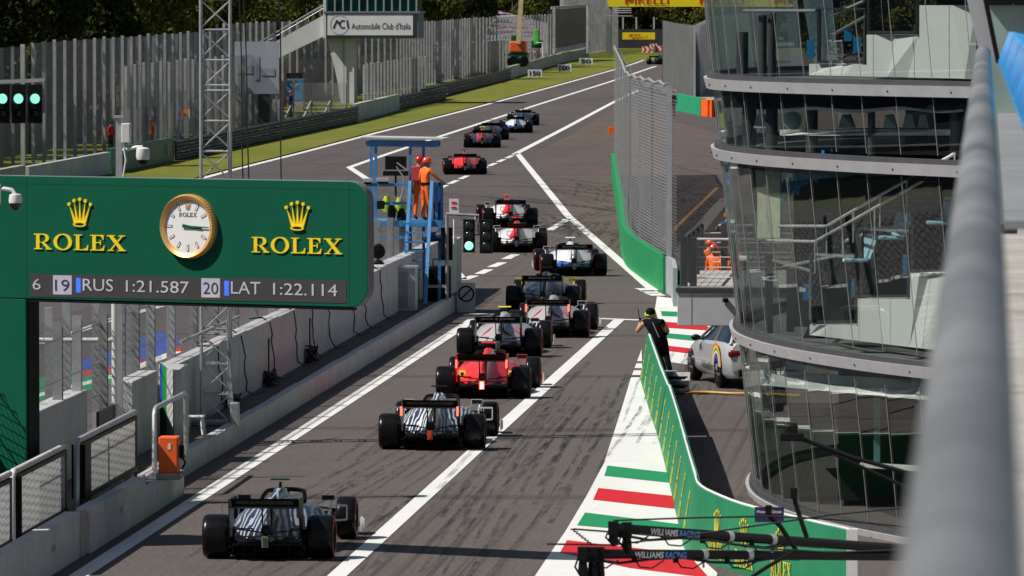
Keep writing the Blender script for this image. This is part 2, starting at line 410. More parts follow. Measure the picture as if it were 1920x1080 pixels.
# -------- painted run-off: white field with red and green bars
def field(name, pts, bars):
    area_sheet(name, px(pts), .007, M_white)
    for k, q in bars: area_sheet(name+'_bar', px(q), .012, {'g': M_pgreen, 'r': M_pred}[k])
field('kerb_paint', [(1203, 655), (1182, 712), (1166, 765), (1150, 815), (1132, 870), (1100, 930), (1060, 997), (1020, 1055), (990, 1100), (1330, 1140), (1345, 1075), (1285, 1022), (1268, 960), (1253, 890), (1235, 820), (1205, 712)], [
    ('g', [(1139, 874), (1252, 887), (1255, 906), (1133, 893)]), ('r', [(1122, 916), (1262, 931), (1266, 955), (1112, 938)]),
    ('g', [(1097, 962), (1274, 984), (1281, 1003), (1082, 986)]), ('r', [(1063, 1014), (1290, 1040), (1330, 1085), (1180, 1066), (1050, 1037)])])
mb = MB()
for y in (664, 679, 692): ribbon(mb, px([(1180+(712-y)*.26, y+6), (1204, y+7)]), .001, .014)
for y0 in (677, 690, 703):    # dark gaps that cut the narrow end of the field into blocks
    mb.poly([tuple(G(1186+(712-y0)*.2-6, y0, .011)), tuple(G(1206, y0, .011)), tuple(G(1206, y0+4, .011)), tuple(G(1186+(712-y0)*.2-6, y0+4, .011))])
struct(mb.build('kerb_gap', M_asph, origin=False, smooth=0))
field('exit_kerb_paint', [(1232, 556), (1262, 560), (1290, 575), (1350, 600), (1420, 600), (1420, 650), (1345, 640), (1302, 686), (1235, 676), (1240, 640), (1236, 605), (1228, 580)], [
    ('g', [(1239, 584), (1290, 586), (1290, 595), (1241, 593)]), ('r', [(1244, 604), (1322, 609), (1338, 621), (1247, 615)]),
    ('g', [(1246, 625), (1345, 634), (1330, 643), (1247, 634)]), ('r', [(1245, 648), (1312, 656), (1308, 666), (1240, 657)])])
# grid paint seen between the pit-wall fence posts
area_sheet('grid_paint_green', px([(60, 760), (60, 712), (150, 690), (225, 664), (225, 715), (150, 738)]), .007, M_pgreen)
area_sheet('grid_paint_blue', px([(110, 692), (215, 655), (300, 622), (340, 640), (300, 668), (215, 686), (150, 697)]), .008, M_pblue)
area_sheet('grid_paint_red', px([(150, 698), (215, 687), (300, 669), (340, 650), (340, 662), (215, 697), (150, 706)]), .012, M_pred)
line('white_line', px([(60, 745), (225, 703), (330, 660)]), .3, .013)
line('white_line', px([(80, 645), (215, 598), (300, 575)]), .3, .013)
# old tyre marks on the apron and lane
def marks(seed, n, cx, cy, rx, ry, ln, wd, head, sp=.5):
    rnd = random.Random(seed); mb = MB()
    for i in range(n):
        x, y = cx+rnd.uniform(-rx, rx), cy+rnd.uniform(-ry, ry); a = head+rnd.uniform(-sp, sp); c = rnd.uniform(-.06, .06)*sp; pts = []
        for k in range(8):
            pts.append((x, y)); x += math.sin(a)*ln/8*rnd.uniform(.7, 1.2); y += math.cos(a)*ln/8; a += c
        for off in ((0,) if rnd.random() < .5 else (0, .35)): ribbon(mb, [(p[0]+off, p[1]) for p in pts], wd*rnd.uniform(.4, 1.1), .0035+.0002*i)
    return mb
def rubber_mat():
    m, nt = _new('tyre_rubber_mark'); co = ocoord(nt)
    a = ramp(nt, noise(nt, 2.2, 6, .75, ocoord(nt, (3, .25, 1))), .42, .70)
    b = N(nt, 'BsdfPrincipled'); b.inputs['Base Color'].default_value = (.022, .019, .018, 1); b.inputs['Roughness'].default_value = .7
    t = N(nt, 'BsdfTransparent'); mx = N(nt, 'MixShader'); o = N(nt, 'OutputMaterial')
    L(nt, math_(nt, 'MULTIPLY', a, .5), mx.inputs[0]); L(nt, t.outputs[0], mx.inputs[1]); L(nt, b.outputs[0], mx.inputs[2]); L(nt, mx.outputs[0], o.inputs[0]); return m
M_rub = rubber_mat()
struct(marks(3, 46, -7.9, 118, 1.7, 26, 20, .12, -.015, .02).build('tyre_marks', M_rub, origin=False, smooth=0))
struct(marks(8, 20, -11.2, 112, 1.2, 20, 14, .12, .03, .03).build('tyre_marks', M_rub, origin=False, smooth=0))
mb = marks(5, 26, -14.5, 250, 2.5, 22, 26, .22, -.25, .5)
for i, v in enumerate(mb.v): mb.v[i] = (v[0], v[1], v[2]+.004)
struct(mb.build('tyre_marks', M_rub, origin=False, smooth=0))
for sd_, n_, cx, cy, rx, ry, ln, wd, hd, sp_ in ((15, 30, -15, 262, 2.2, 26, 22, .3, -.16, .3), (16, 30, -9.5, 255, 2.0, 45, 30, .3, -.05, .25), (17, 24, -14, 222, 1.5, 14, 18, .25, -.2, .2)):
    mb = marks(sd_, n_, cx, cy, rx, ry, ln, wd, hd, sp_)
    for i, v in enumerate(mb.v): mb.v[i] = (v[0], v[1], v[2]+.004+.0001*sd_)
    struct(mb.build('tyre_marks', M_rub, origin=False, smooth=0))
line('orange_line', px([(1242, 452), (1300, 395), (1345, 352)]), .14, .011, paint_mat('orange_line_paint', (.55, .26, .05), .4))
line('pale_seam', px([(1262, 500), (1290, 455), (1345, 390), (1362, 372)]), .5, .010, mat('pale_concrete_strip', (.22, .19, .16), .9, 0, .2, 2))
# ================================================================== RACING CARS
M_tyre = mat('tyre_rubber', (.006, .006, .0065), .26, 0, .25, 6, .05, spec=.22)
M_carbon = mat('carbon_black', (.005, .005, .006), .42, 0, .2, 8, spec=.2)
M_dark = mat('dark_rim', (.03, .03, .032), .35, .7, .2, 6)
M_red_side = mat('red_sidewall_stripe', (.55, .02, .02), .5); M_yel_side = mat('yellow_sidewall_stripe', (.6, .45, .02), .5); M_wht_side = mat('white_sidewall_stripe', (.6, .6, .6), .5)
M_alu = mat('bare_aluminium', (.62, .62, .63), .32, .9, .1, 5)
M_lamp_red = mat('red_light_on', (.9, .03, .02), .4, 0, 0, 1, emit=(1, .05, .03), estr=7)
M_lamp_core = mat('red_light_core', (1, .6, .5), .4, 0, 0, 1, emit=(1, .55, .45), estr=6)
M_lamp_off = mat('red_light_off', (.62, .06, .03), .4)
M_wtext = mat('pale_lettering', (.55, .55, .56), .5); M_gtext = mat('grey_lettering', (.16, .16, .165), .5)
def zebra_mat(name, a, b, sc=1.5, seed=0):
    m, nt = _new(name); t = N(nt, 'TexCoord'); sep = N(nt, 'SeparateXYZ'); L(nt, t.outputs['Object'], sep.inputs[0])
    cb = N(nt, 'CombineXYZ'); L(nt, math_(nt, 'ABSOLUTE', sep.outputs[0]), cb.inputs[0]); L(nt, math_(nt, 'ADD', sep.outputs[1], seed), cb.inputs[1]); L(nt, sep.outputs[2], cb.inputs[2])
    mp = N(nt, 'Mapping'); mp.inputs['Scale'].default_value = (3.3, .75, 1.9); mp.inputs['Rotation'].default_value = (0, .55, 0); L(nt, cb.outputs[0], mp.inputs[0])
    wv = N(nt, 'TexWave'); wv.inputs['Scale'].default_value = sc; wv.inputs['Distortion'].default_value = 8.5; wv.inputs['Detail'].default_value = 1.5; wv.inputs['Detail Scale'].default_value = 1.1; L(nt, mp.outputs[0], wv.inputs['Vector'])
    c = mixc(nt, ramp(nt, wv.outputs['Fac'], .60, .66), a, b); finish(nt, c, .3, 0, coat=.5); return m
def twotone(name, base, band, ridge, width=.2, zlow=0, low=None, split=None):
    """paint that changes colour at the ridge (|x| < width), below height zlow, and forward of y=split"""
    m, nt = _new(name); t = N(nt, 'TexCoord'); sep = N(nt, 'SeparateXYZ'); L(nt, t.outputs['Object'], sep.inputs[0])
    wob = math_(nt, 'MULTIPLY', math_(nt, 'SUBTRACT', noise(nt, 2.2, 3, .5, t.outputs['Object']), .5), .25)
    ax = math_(nt, 'ADD', math_(nt, 'ABSOLUTE', sep.outputs[0]), wob)
    c = mixc(nt, ramp(nt, ax, width-.01, width+.01), ridge, base)
    if band: c = mixc(nt, math_(nt, 'MULTIPLY', ramp(nt, ax, width+.07, width+.08), ramp(nt, ax, width+.20, width+.19)), c, band)
    if low: c = mixc(nt, ramp(nt, math_(nt, 'ADD', sep.outputs[2], wob), zlow+.01, zlow-.01), c, low)
    nz = noise(nt, 5, 4, .6, t.outputs['Object'])
    c = mixc(nt, math_(nt, 'MULTIPLY', ramp(nt, nz, .55, .8), .22), c, (.02, .02, .02))
    finish(nt, c, .3, 0, coat=.5); return m
ST = [  # body sections: y, half profile (x, z) from keel to ridge
 (4.80, [(.05, .17), (.07, .20), (.07, .24), (.06, .27), (.03, .285), (0, .29)]),
 (4.30, [(.08, .17), (.12, .22), (.12, .32), (.11, .39), (.06, .42), (0, .43)]),
 (3.70, [(.10, .17), (.16, .25), (.17, .40), (.15, .50), (.09, .56), (0, .57)]),
 (3.00, [(.2, .08), (.26, .2), (.27, .42), (.25, .58), (.15, .65), (0, .66)]),
 (2.60, [(.25, .06), (.32, .2), (.34, .42), (.32, .60), (.24, .66), (0, .64)]),
 (2.45, [(.25, .06), (.33, .2), (.35, .42), (.34, .60), (.27, .67), (0, .50)]),
 (2.22, [(.28, .06), (.42, .17), (.44, .40), (.40, .60), (.29, .69), (0, .48)]),
 (2.12, [(.3, .06), (.66, .15), (.71, .40), (.60, .60), (.30, .70), (0, .52)]),
 (1.86, [(.3, .05), (.69, .14), (.74, .39), (.58, .60), (.26, .72), (0, .74)]),
 (1.70, [(.3, .05), (.70, .14), (.74, .38), (.56, .59), (.15, .82), (0, .965)]),
 (1.50, [(.3, .05), (.69, .13), (.73, .37), (.53, .58), (.14, .83), (0, .98)]),
 (1.10, [(.3, .05), (.62, .12), (.67, .35), (.46, .54), (.11, .80), (0, .93)]),
 (.70, [(.25, .05), (.50, .12), (.55, .31), (.36, .48), (.11, .68), (0, .86)]),
 (.30, [(.18, .06), (.34, .12), (.38, .27), (.25, .41), (.09, .58), (0, .74)]),
 (-.05, [(.1, .12), (.2, .17), (.22, .25), (.16, .34), (.07, .46), (0, .58)]),
 (-.35, [(.05, .2), (.09, .22), (.10, .28), (.09, .33), (.05, .38), (0, .42)]),
 (-.50, [(.04, .22), (.06, .23), (.07, .27), (.06, .31), (.03, .33), (0, .34)])]
def _round(pr):
    a, b = pr[4], pr[5]; return pr[:5]+[(a[0]*.62, a[1]+(b[1]-a[1])*.80)]+pr[5:]
ST = [(y, _round(pr)) for y, pr in ST]
def body_rings():
    ys = [s[0] for s in ST]; out = []
    for i in range(len(ST)-1):
        k = 3 if ys[i]-ys[i+1] > .3 else 2
        for j in range(k):
            t = j/k; out.append((ys[i]*(1-t)+ys[i+1]*t, [(a[0]*(1-t)+b[0]*t, a[1]*(1-t)+b[1]*t) for a, b in zip(ST[i][1], ST[i+1][1])]))
    out.append(ST[-1]); rings = []
    for y, pr in out:
        pp = []
        for a in range(len(pr)-1):       # Catmull-Rom through the half profile
            p0 = pr[max(a-1, 0)]; p1 = pr[a]; p2 = pr[a+1]; p3 = pr[a+2] if a+2 < len(pr) else (-pr[a][0], pr[a][1])
            for t in (0, .5):
                f = lambda q: .5*((2*p1[q])+(-p0[q]+p2[q])*t+(2*p0[q]-5*p1[q]+4*p2[q]-p3[q])*t*t+(-p0[q]+3*p1[q]-3*p2[q]+p3[q])*t**3)
                pp.append((max(f(0), .002), f(1)))
        pp.append((0, pr[-1][1]))
        rings.append([Vector((x, y, z)) for x, z in pp]+[Vector((-x, y, z)) for x, z in pp[-2::-1]])
    return rings
CM = {}
def cached(key, fn):
    if key not in CM: CM[key] = fn()
    return CM[key]
def addpart(name, me, parent, loc=None, label=None):
    o = bpy.data.objects.new(name, me); C.objects.link(o); o.parent = parent; WM[o.name] = WM[parent.name]
    if loc: o.location = loc
    if label: o['label'] = label
    return o
def tyre_mesh(wd, side, stripe, key):
    r = .335; h = wd/2
    pf = [(.20, -h*.80), (.225, -h*.93), (.27, -h*1.0), (.305, -h*.97), (.326, -h*.86), (.334, -h*.66), (r, -h*.3), (r, h*.3), (.334, h*.66), (.326, h*.86), (.305, h*.97), (.27, h), (.225, h*.93), (.20, h*.80)]
    M = Matrix.Rotation(PI/2, 4, 'Y'); mb = MB(); mb.lathe(pf, M, 36, 0, False)
    for s in (-1, 1):
        mb.lathe([(.245, s*(h+.001)), (.283, s*(h+.003)), (.297, s*h)], M, 36, 1, False)
    return mb.mesh('tyre', [M_tyre, stripe], 60)
def rim_mesh(wd):
    M = Matrix.Rotation(PI/2, 4, 'Y'); h = wd/2; mb = MB()
    mb.lathe([(.21, -h*.82), (.205, -h*.6), (.2, 0), (.205, h*.6), (.21, h*.82)], M, 24, 0, False)
    for s in (-1, 1):
        mb.lathe([(.20, s*h*.45), (.06, s*h*.55), (.05, s*h*.75), (0.001, s*h*.76)], M, 24, 0, False)
        for k in range(10):
            a = 2*PI*k/10; mb.bar(M @ Vector((.05*math.cos(a), .05*math.sin(a), s*h*.7)), M @ Vector((.2*math.cos(a), .2*math.sin(a), s*h*.62)), .022, .03, 1)
        mb.lathe([(.045, s*h*.75), (.045, s*h*.86), (.001, s*h*.87)], M, 12, 2, False)
    return mb.mesh('rim', [M_carbon, M_dark, M_alu], 40)
def airfoil(w0, w1, y, z, ch, th, tilt, n=1):
    pr = [(.5, 0), (.3, .5), (0, .75), (-.35, .35), (-.5, 0), (-.3, -.15), (0, -.22), (.35, -.18)]
    c, s = math.cos(tilt), math.sin(tilt); out = []
    for x in (w0, w1): out.append([Vector((x, y+(a*ch*c-b*th*s), z+(a*ch*s+b*th*c))) for a, b in pr])
    return out
def rear_wing_mesh(lines, m_end, m_txt):
    mb = MB()
    mb.loft(airfoil(-.52, .52, -.42, .80, .34, .03, -.12), 0); mb.loft(airfoil(-.52, .52, -.62, .895, .20, .02, -.75), 0)
    for s in (-1, 1):
        pts = [(-.10, .95), (-.10, .62), (-.22, .44), (-.30, .36), (-.62, .36), (-.66, .60), (-.74, .72), (-.76, .95)]
        M = Matrix(((0, 0, s, s*.525-(.008 if s < 0 else -.0)), (1, 0, 0, 0), (0, 1, 0, 0), (0, 0, 0, 1)))
        mb.prism([(y, z) for y, z in pts], M, .012, 1)
    for x in (-.07, .07): mb.tube([(x, -.28, .36), (x, -.30, .60), (x, -.40, .80)], .014, 6, 0)
    mb.loft(airfoil(-.50, .50, -.45, .36, .20, .02, -.1), 0)
    mb.loft(airfoil(-.36, .36, .02, .80, .10, .012, -.1), 0)
    # lettering on the rear-facing flap
    n = Vector((0, -math.sin(.75)-.35, 0)).normalized(); up = Vector((0, -.50, .866)).normalized()
    for txt, wd, z, mi in lines:
        put_text(mb, txt, Vector((-wd/2, -.662+.0, z)) , (1, 0, 0), Vector((0, -.45, .89)).normalized(), wd, .062, 2+mi)
    return mb.mesh('rear_wing', [M_carbon, m_end]+m_txt, 35)
def susp_mesh(front):
    mb = MB()
    for s in (-1, 1):
        if not front:
          for (yh, zh), (xb, yb, zb) in (((.06, .45), (.18, .55, .40)), ((.06, .45), (.12, -.05, .40)), ((.0, .20), (.2, .6, .20)), ((-.05, .20), (.1, -.15, .22)), ((-.15, .25), (.1, -.2, .26))):
              mb.bar((s*.62, yh, zh), (s*xb, yb, zb), .05, .018)
        if front:
          for (yh, zh), (xb, yb, zb) in (((3.7, .46), (.24, 3.35, .52)), ((3.7, .46), (.2, 3.95, .50)), ((3.7, .20), (.2, 3.3, .28)), ((3.7, .20), (.15, 4.0, .26))):
              mb.bar((s*.72, yh, zh), (s*xb, yb, zb), .05, .018)
        if not front: mb.lathe([(.001, -.09), (.15, -.09), (.15, .09), (.001, .09)], Matrix.Translation((s*.60, 0, .335)) @ Matrix.Rotation(PI/2, 4, 'Y'), 14)
        if front: mb.lathe([(.001, -.08), (.14, -.08), (.14, .08), (.001, .08)], Matrix.Translation((s*.68, 3.7, .335)) @ Matrix.Rotation(PI/2, 4, 'Y'), 14)
    return mb.mesh('suspension', [M_carbon], 40)
def floor_mesh():
    mb = MB()
    out = [(3.0, .35), (2.7, .75), (2.0, .80), (.75, .80), (.45, .62), (.1, .50), (-.02, .50)]
    pl = [(x, y) for y, x in out]+[(-x, y) for y, x in out[::-1]]
    mb.prism(pl, Matrix.Translation((0, 0, .045)), .03)
    top = [Vector((s*.52, y, z)) for y, z in ((0, .09), (-.2, .16), (-.40, .235)) for s in (-1, 1)]
    mb.add(top, [(0, 1, 3, 2), (2, 3, 5, 4)])
    mb.box((0, -.40, .24), (1.04, .03, .03))
    for x in (-.52, -.34, -.18, .18, .34, .52):
        mb.prism([(0, .05), (0, .10), (-.40, .235), (-.40, .06)], Matrix(((0, 0, 1, x-.005), (1, 0, 0, 0), (0, 1, 0, 0), (0, 0, 0, 1))), .01)
    for s in (-1, 1):   # barge boards and brake-duct winglets
        for k in range(4): mb.box((s*(.45+.09*k), 2.62-.06*k, .28-.03*k), (.012, .36, .36-.05*k), rz=s*.25)
        for k in range(5): mb.box((s*.54, -.08-.02*k, .22+.06*k), (.12, .16, .008))
    mb.span((-.6, .1, .06), (-.05, .6, .16)); mb.span((.05, .1, .06), (.6, .6, .16))
    mb.box((0, 3.7, .36), (.3, .02, .02))
    return mb.mesh('floor', [M_carbon], 30)
def front_wing_mesh(mx):
    mb = MB()
    for k in range(4):
        for s in (-1, 1): mb.loft(airfoil(s*.20, s*.98, 4.86-.14*k, .10+.035*k, .16, .015, -.12-.12*k), k % 2)
    mb.loft(airfoil(-.22, .22, 4.84, .11, .3, .02, -.05), 0)
    for s in (-1, 1): mb.prism([(4.98, .06), (4.98, .20), (4.6, .28), (4.3, .27), (4.3, .06)], Matrix(((0, 0, 1, s*.985), (1, 0, 0, 0), (0, 1, 0, 0), (0, 0, 0, 1))), .014, 1)
    return mb.mesh('front_wing', [M_carbon, mx], 35)
def halo_mesh():
    mb = MB(); pts = []
    for i in range(17):
        a = PI*i/16; pts.append((.34*math.cos(a), 1.95+.78*math.sin(a), .72+.13*min(1, math.sin(a)*1.8)))
    mb.tube(pts, .035, 8); mb.tube([(0, 2.73, .86), (0, 2.85, .62)], .022, 6); return mb.mesh('halo', [M_carbon], 60)
def detail_mesh(mx):
    mb = MB()
    # exhaust and crash structure
    mb.lathe([(.085, -.15), (.085, .10), (.07, .10), (.06, .02), (.001, .02)], Matrix.Translation((0, -.36, .46)) @ Matrix.Rotation(PI/2, 4, 'X'), 16, 0, False)
    mb.box((0, -.56, .29), (.10, .16, .09))
    return mb.mesh('exhaust', [M_dark], 40)
def race_car(loc, head, label, paint, end, wing_lines, wing_mats, pod, stripe, lamp, endlamp, trim, extra=None, halo_m=None, fin=True):
    t = thing('racing_car', label, 'racing car', loc, head, 'single-seater racing cars leaving the pit lane')
    def mk_body():
        mb = MB(); mb.loft(body_rings(), 0)
        for k, f in enumerate(mb.f):
            cz = sum(mb.v[i][2] for i in f)/len(f); cy_ = sum(mb.v[i][1] for i in f)/len(f)
            if cz < .30 and cy_ < 1.3 or cz < .12: mb.m[k] = 1
        if fin: mb.prism([(1.0, .90), (.2, .70), (-.25, .52), (-.36, .60), (-.30, .74), (.2, .86)], Matrix(((0, 0, 1, -.006), (1, 0, 0, 0), (0, 1, 0, 0), (0, 0, 0, 1))), .012)
        for s in (-1, 1):
            mb.box((s*.56, 2.17, .46), (.24, .02, .19), 1)       # radiator inlets
        mb.box((0, 1.76, .86), (.16, .10, .12), 1)
        return mb.mesh('body', [paint, M_carbon], 50)
    body = addpart('body', mk_body(), t)
    addpart('floor', cached('floor', floor_mesh), t)
    rw = addpart('rear_wing', rear_wing_mesh(wing_lines, end, wing_mats), t)
    if endlamp:
        for s in (-1, 1):
            mb = MB(); mb.box((s*.53, -.775, .76), (.035, .02, .17)); addpart('end_light', mb.mesh('end_light', [M_lamp_red], 0), rw)
    addpart('front_wing', cached(('fw', trim.name), lambda: front_wing_mesh(trim)), t)
    for fr in (0, 1): addpart('suspension', cached(('susp', fr), lambda: susp_mesh(fr)), t)
    addpart('exhaust', cached('exh', lambda: detail_mesh(None)), t)
    h = addpart('halo', cached('halo', halo_mesh), t)
    for s in (-1, 1):
        tm = cached(('rt', s, stripe.name), lambda: tyre_mesh(.405, s, stripe, 0)); rm = cached('rr', lambda: rim_mesh(.405))
        ty = addpart('tyre', tm, t, (s*.80, 0, .335)); addpart('rim', rm, ty)
        tm = cached(('ft', s, stripe.name), lambda: tyre_mesh(.305, s, stripe, 0)); rm = cached('fr', lambda: rim_mesh(.305))
        ty = addpart('tyre', tm, t, (s*.84, 3.7, .335)); addpart('rim', rm, ty)
        mb = MB(); mb.box((s*.66, 2.5, .74), (.22, .05, .09), 0); mb.box((s*.66, 2.472, .74), (.19, .004, .07), 1); mb.bar((s*.62, 2.52, .70), (s*.44, 2.5, .60), .03, .012, 0); mb.bar((s*.72, 2.52, .70), (s*.70, 2.3, .58), .02, .012, 0)
        addpart('mirror', mb.mesh('mirror', [trim, M_dark], 30), t)
    mb = MB(); mb.tube([(0, 1.62, .94), (0, 1.62, 1.05)], [.03, .02], 6, 1); mb.loft(airfoil(-.15, .15, 1.62, 1.08, .14, .03, 0), 0)
    addpart('camera_pod', mb.mesh('camera_pod', [pod, M_carbon], 40), t)
    mb = MB(); mb.box((0, -.645, .30), (.10, .02, .17), 0); mb.box((0, -.658, .30), (.055, .006, .12), 1)
    lm = {'on': [M_lamp_red, M_lamp_core], 'red': [M_lamp_off, M_lamp_off], 'off': [mat('lamp_housing', (.18, .17, .13), .5), mat('lamp_cells', (.06, .06, .05), .4)]}[lamp]
    addpart('rain_light', mb.mesh('rain_light', lm, 0), t)
    if extra: extra(t, body)
    return t
Z1 = zebra_mat('navy_white_zebra_livery', (.012, .016, .045), (.70, .71, .74), 1.35, 0)
Z0 = zebra_mat('navy_white_zebra_livery_shaded', (.010, .014, .040), (.40, .44, .52), 1.35, 1.7)  # same navy and white livery, its white darkened to paint in shade
P_fer = twotone('red_livery', (.85, .018, .008), None, (.78, .014, .008), .1); P_fer2 = P_fer
P_haas = twotone('grey_livery', (.44, .44, .45), None, (.40, .40, .42), .12, .30, (.03, .03, .032))
P_ren = twotone('navy_yellow_livery', (.02, .024, .045), (.02, .02, .03), (.015, .018, .035), .3)
P_wil = twotone('white_blue_livery', (.72, .73, .75), None, (.68, .70, .74), .16, .40, (.02, .15, .55))
P_alf = twotone('white_red_livery', (.70, .69, .70), None, (.45, .01, .02), .13)
P_rb = twotone('navy_red_livery', (.012, .014, .04), (.5, .02, .02), (.65, .10, .01), .12)
P_green = twotone('dark_green_livery', (.02, .05, .03), None, (.03, .05, .03), .2)
P_mer = twotone('black_teal_livery', (.012, .013, .015), None, (.02, .05, .06), .2)
P_blue = twotone('dark_blue_livery', (.012, .016, .04), None, (.03, .04, .09), .2)
m_fgreen = mat('green_pod', (.01, .17, .04), .4); m_fyel = mat('yellow_pod', (.6, .55, .03), .4); m_red = mat('gloss_red', (.78, .012, .01), .3, coat=.5); m_wht = mat('gloss_white', (.72, .72, .73), .3, coat=.5); m_blu = mat('gloss_blue', (.02, .14, .5), .3, coat=.5); m_yel = mat('gloss_yellow', (.65, .48, .02), .35)
def decal(t, name, fn, mats):
    mb = MB(); fn(mb); addpart(name, mb.mesh(name, mats, 0), t)
def surf_z(x, y):       # height of the bodywork above a plan point
    ys = [s[0] for s in ST]
    for i in range(len(ST)-1):
        if ys[i] >= y >= ys[i+1]:
            t = (ys[i]-y)/(ys[i]-ys[i+1]); pr = [(a[0]*(1-t)+b[0]*t, a[1]*(1-t)+b[1]*t) for a, b in zip(ST[i][1], ST[i+1][1])]
            for a, b in zip(pr[2:], pr[3:]):
                if a[0] >= abs(x) >= b[0]: k = (a[0]-abs(x))/(a[0]-b[0]+1e-6); return a[1]+(b[1]-a[1])*k
            return pr[2][1]
    return .4
def shield_mark(mb, x, y, m0, m1):
    z = surf_z(x, y)+.05
    pl = [(-.07, .10), (.07, .10), (.07, 0), (.04, -.08), (0, -.12), (-.04, -.08), (-.07, 0)]
    mb.prism(pl, Matrix(((1, 0, 0, x), (0, .6, -.8, y), (0, .8, .6, z), (0, 0, 0, 1))), .008, m0)
    mb.prism([(a*.5, b*.55-.01) for a, b in pl], Matrix(((1, 0, 0, x), (0, .6, -.8, y), (0, .8, .6, z), (0, 0, 0, 1))), .012, m1)
def ex_fer(t, body):
    decal(t, 'side_emblem', lambda mb: [shield_mark(mb, s*.52, .85, 0, 1) for s in (-1, 1)], [m_yel, M_carbon])
def ex_haas(t, body):
    for s in (-1, 1):
        def f(mb):
            for k in range(5):
                x = s*(.50-.05*k); y = .80; z = surf_z(x, y)+.035
                mb.bar((x-.03, y, z-.05), (x+.07, y+.06, z+.07), .02, .01); mb.bar((x-.03, y, z-.05), (x+.04, y, z-.04), .02, .01)
        decal(t, 'red_flash', f, [m_red])
        decal(t, 'tail_flash', lambda mb: mb.bar((s*.38, .2, .32), (s*.36, .2, .22), .05, .02), [m_red])
    decal(t, 'spine_panel', lambda mb: mb.add([(.05, .80, .90), (.10, .1, .60), (.26, .40, .475), (.33, .85, .535), (.10, 1.0, .80)], [(0, 1, 2, 3, 4)], 0), [mat('slate_blue_panel', (.10, .14, .22), .3)])
def ex_wil(t, body):
    decal(t, 'spine_stripe', lambda mb: mb.add([(.02, .6, .83), (.09, .05, .52), (.14, .05, .46), (.12, .6, .66)], [(0, 1, 2, 3)], 0), [m_yel])
def ex_alf(t, body):
    def f(mb):
        mb.add([(-.02, .75, .885), (-.30, .30, .44), (-.06, -.1, .55), (.03, .2, .72)], [(0, 1, 2, 3)], 0)
        for k in range(12):
            a, b = 2*PI*k/12, 2*PI*(k+1)/12
            q = lambda r, c: (-.24+r*math.cos(c), .40-.02, .60+r*math.sin(c)*1.0)
            mb.add([q(.10, a), q(.10, b), q(.07, b), q(.07, a)], [(0, 1, 2, 3)], 1)
    decal(t, 'tail_emblem', f, [m_red, m_wht])
def ex_ren(t, body):
    def f(mb):
        for s in (-1, 1):
            mb.bar((s*.30, .8, .58), (s*.52, .8, .50), .02, .03); mb.bar((s*.42, 2.4, .72), (s*.90, 2.45, .76), .03, .03); mb.bar((s*.50, 1.0, .55), (s*.48, 1.0, .40), .02, .03)
    decal(t, 'yellow_trim', f, [m_yel])
    decal(t, 'tail_mark', lambda mb: mb.add([(-.28, .62, .62), (-.42, .66, .55), (-.30, .50, .53), (-.20, .5, .60)], [(0, 1, 2, 3)], 0), [m_wht])
def ex_at(t, body):
    decal(t, 'inlet_frame', lambda mb: [mb.bar((s*a, 2.2, b), (s*c, 2.2, d), .02, .03) for s in (-1, 1) for a, b, c, d in ((.72, .40, .98, .42), (.72, .64, .98, .64), (.98, .42, .98, .64), (.72, .40, .72, .64))], [m_wht])
T_at = [('WWW.ALPHATAURI.FASHION', .86, .872, 0)]
def car_at(x, y, head=0.0):
    p = G(x, y); return (p.x, p.y, .006), math.radians(head)
W1 = [M_gtext]; W2 = [M_wtext]
race_car(*car_at(505, 1047, 0), 'nearest racing car, navy and white zebra stripes with a bright green camera pod', Z0, M_carbon, T_at, W1, m_fgreen, M_red_side, 'off', False, m_wht, ex_at)
race_car(*car_at(811, 842, .3), 'navy and white zebra striped racing car with white sidepods and a dull red tail lamp', Z1, M_carbon, T_at, W1, M_carbon, M_red_side, 'red', True, m_wht, ex_at)
race_car(*car_at(907, 746, .5), 'bright red racing car with yellow shields and a lit tail lamp, third from the camera', P_fer, m_red, [], W1, m_red, M_red_side, 'on', True, m_red, ex_fer)
race_car(*car_at(937, 668, 0), 'grey racing car with red flashes and yellow camera pod, behind its twin', P_haas, M_carbon, [('JACK & JONES', .80, .872, 0)], W2, m_fyel, M_red_side, 'off', False, m_wht, ex_haas)
race_car(*car_at(1030, 632, 0), 'grey racing car with lit red tail lamp, right behind the navy and yellow car', P_haas, M_carbon, [('JACK & JONES', .80, .872, 0)], W1, M_carbon, M_red_side, 'on', True, m_wht, ex_haas)
race_car(*car_at(1019, 582, 1.0), 'navy racing car with yellow trim and pale letters across its black rear wing', P_ren, M_carbon, [('RENAULT', .72, .872, 0)], W2, M_carbon, M_wht_side, 'off', False, m_yel, ex_ren)
race_car(*car_at(1075, 517, 7), 'white and blue racing car with red striped tyres near the diagonal white line', P_wil, M_carbon, [('SOFINA', .74, .872, 0)], W2, m_wht, M_red_side, 'off', False, m_wht, ex_wil)
race_car(*car_at(969, 473, 4.0), 'white racing car with a red spine, half hidden by the pit exit lights', P_alf, M_carbon, [('ALFA ROMEO', .6, .872, 0)], [m_red], m_red, M_red_side, 'off', False, m_wht, ex_alf)
race_car(*car_at(956, 424, 8.0), 'white racing car with a red spine, directly ahead of its twin, no light hiding it', P_alf, M_carbon, [('ALFA ROMEO', .6, .872, 0)], W1, m_red, M_red_side, 'off', False, m_wht, ex_alf)
race_car(*car_at(872, 327, 5.5), 'red racing car alone by the dashed line where the pit exit joins the track', P_fer, M_carbon, [], W1, M_carbon, M_red_side, 'off', False, m_red)
race_car(*car_at(904, 277, 4.0), 'dark navy racing car with an orange tail and red side panels', P_rb, M_carbon, [], W1, m_fyel, M_wht_side, 'off', False, m_red)
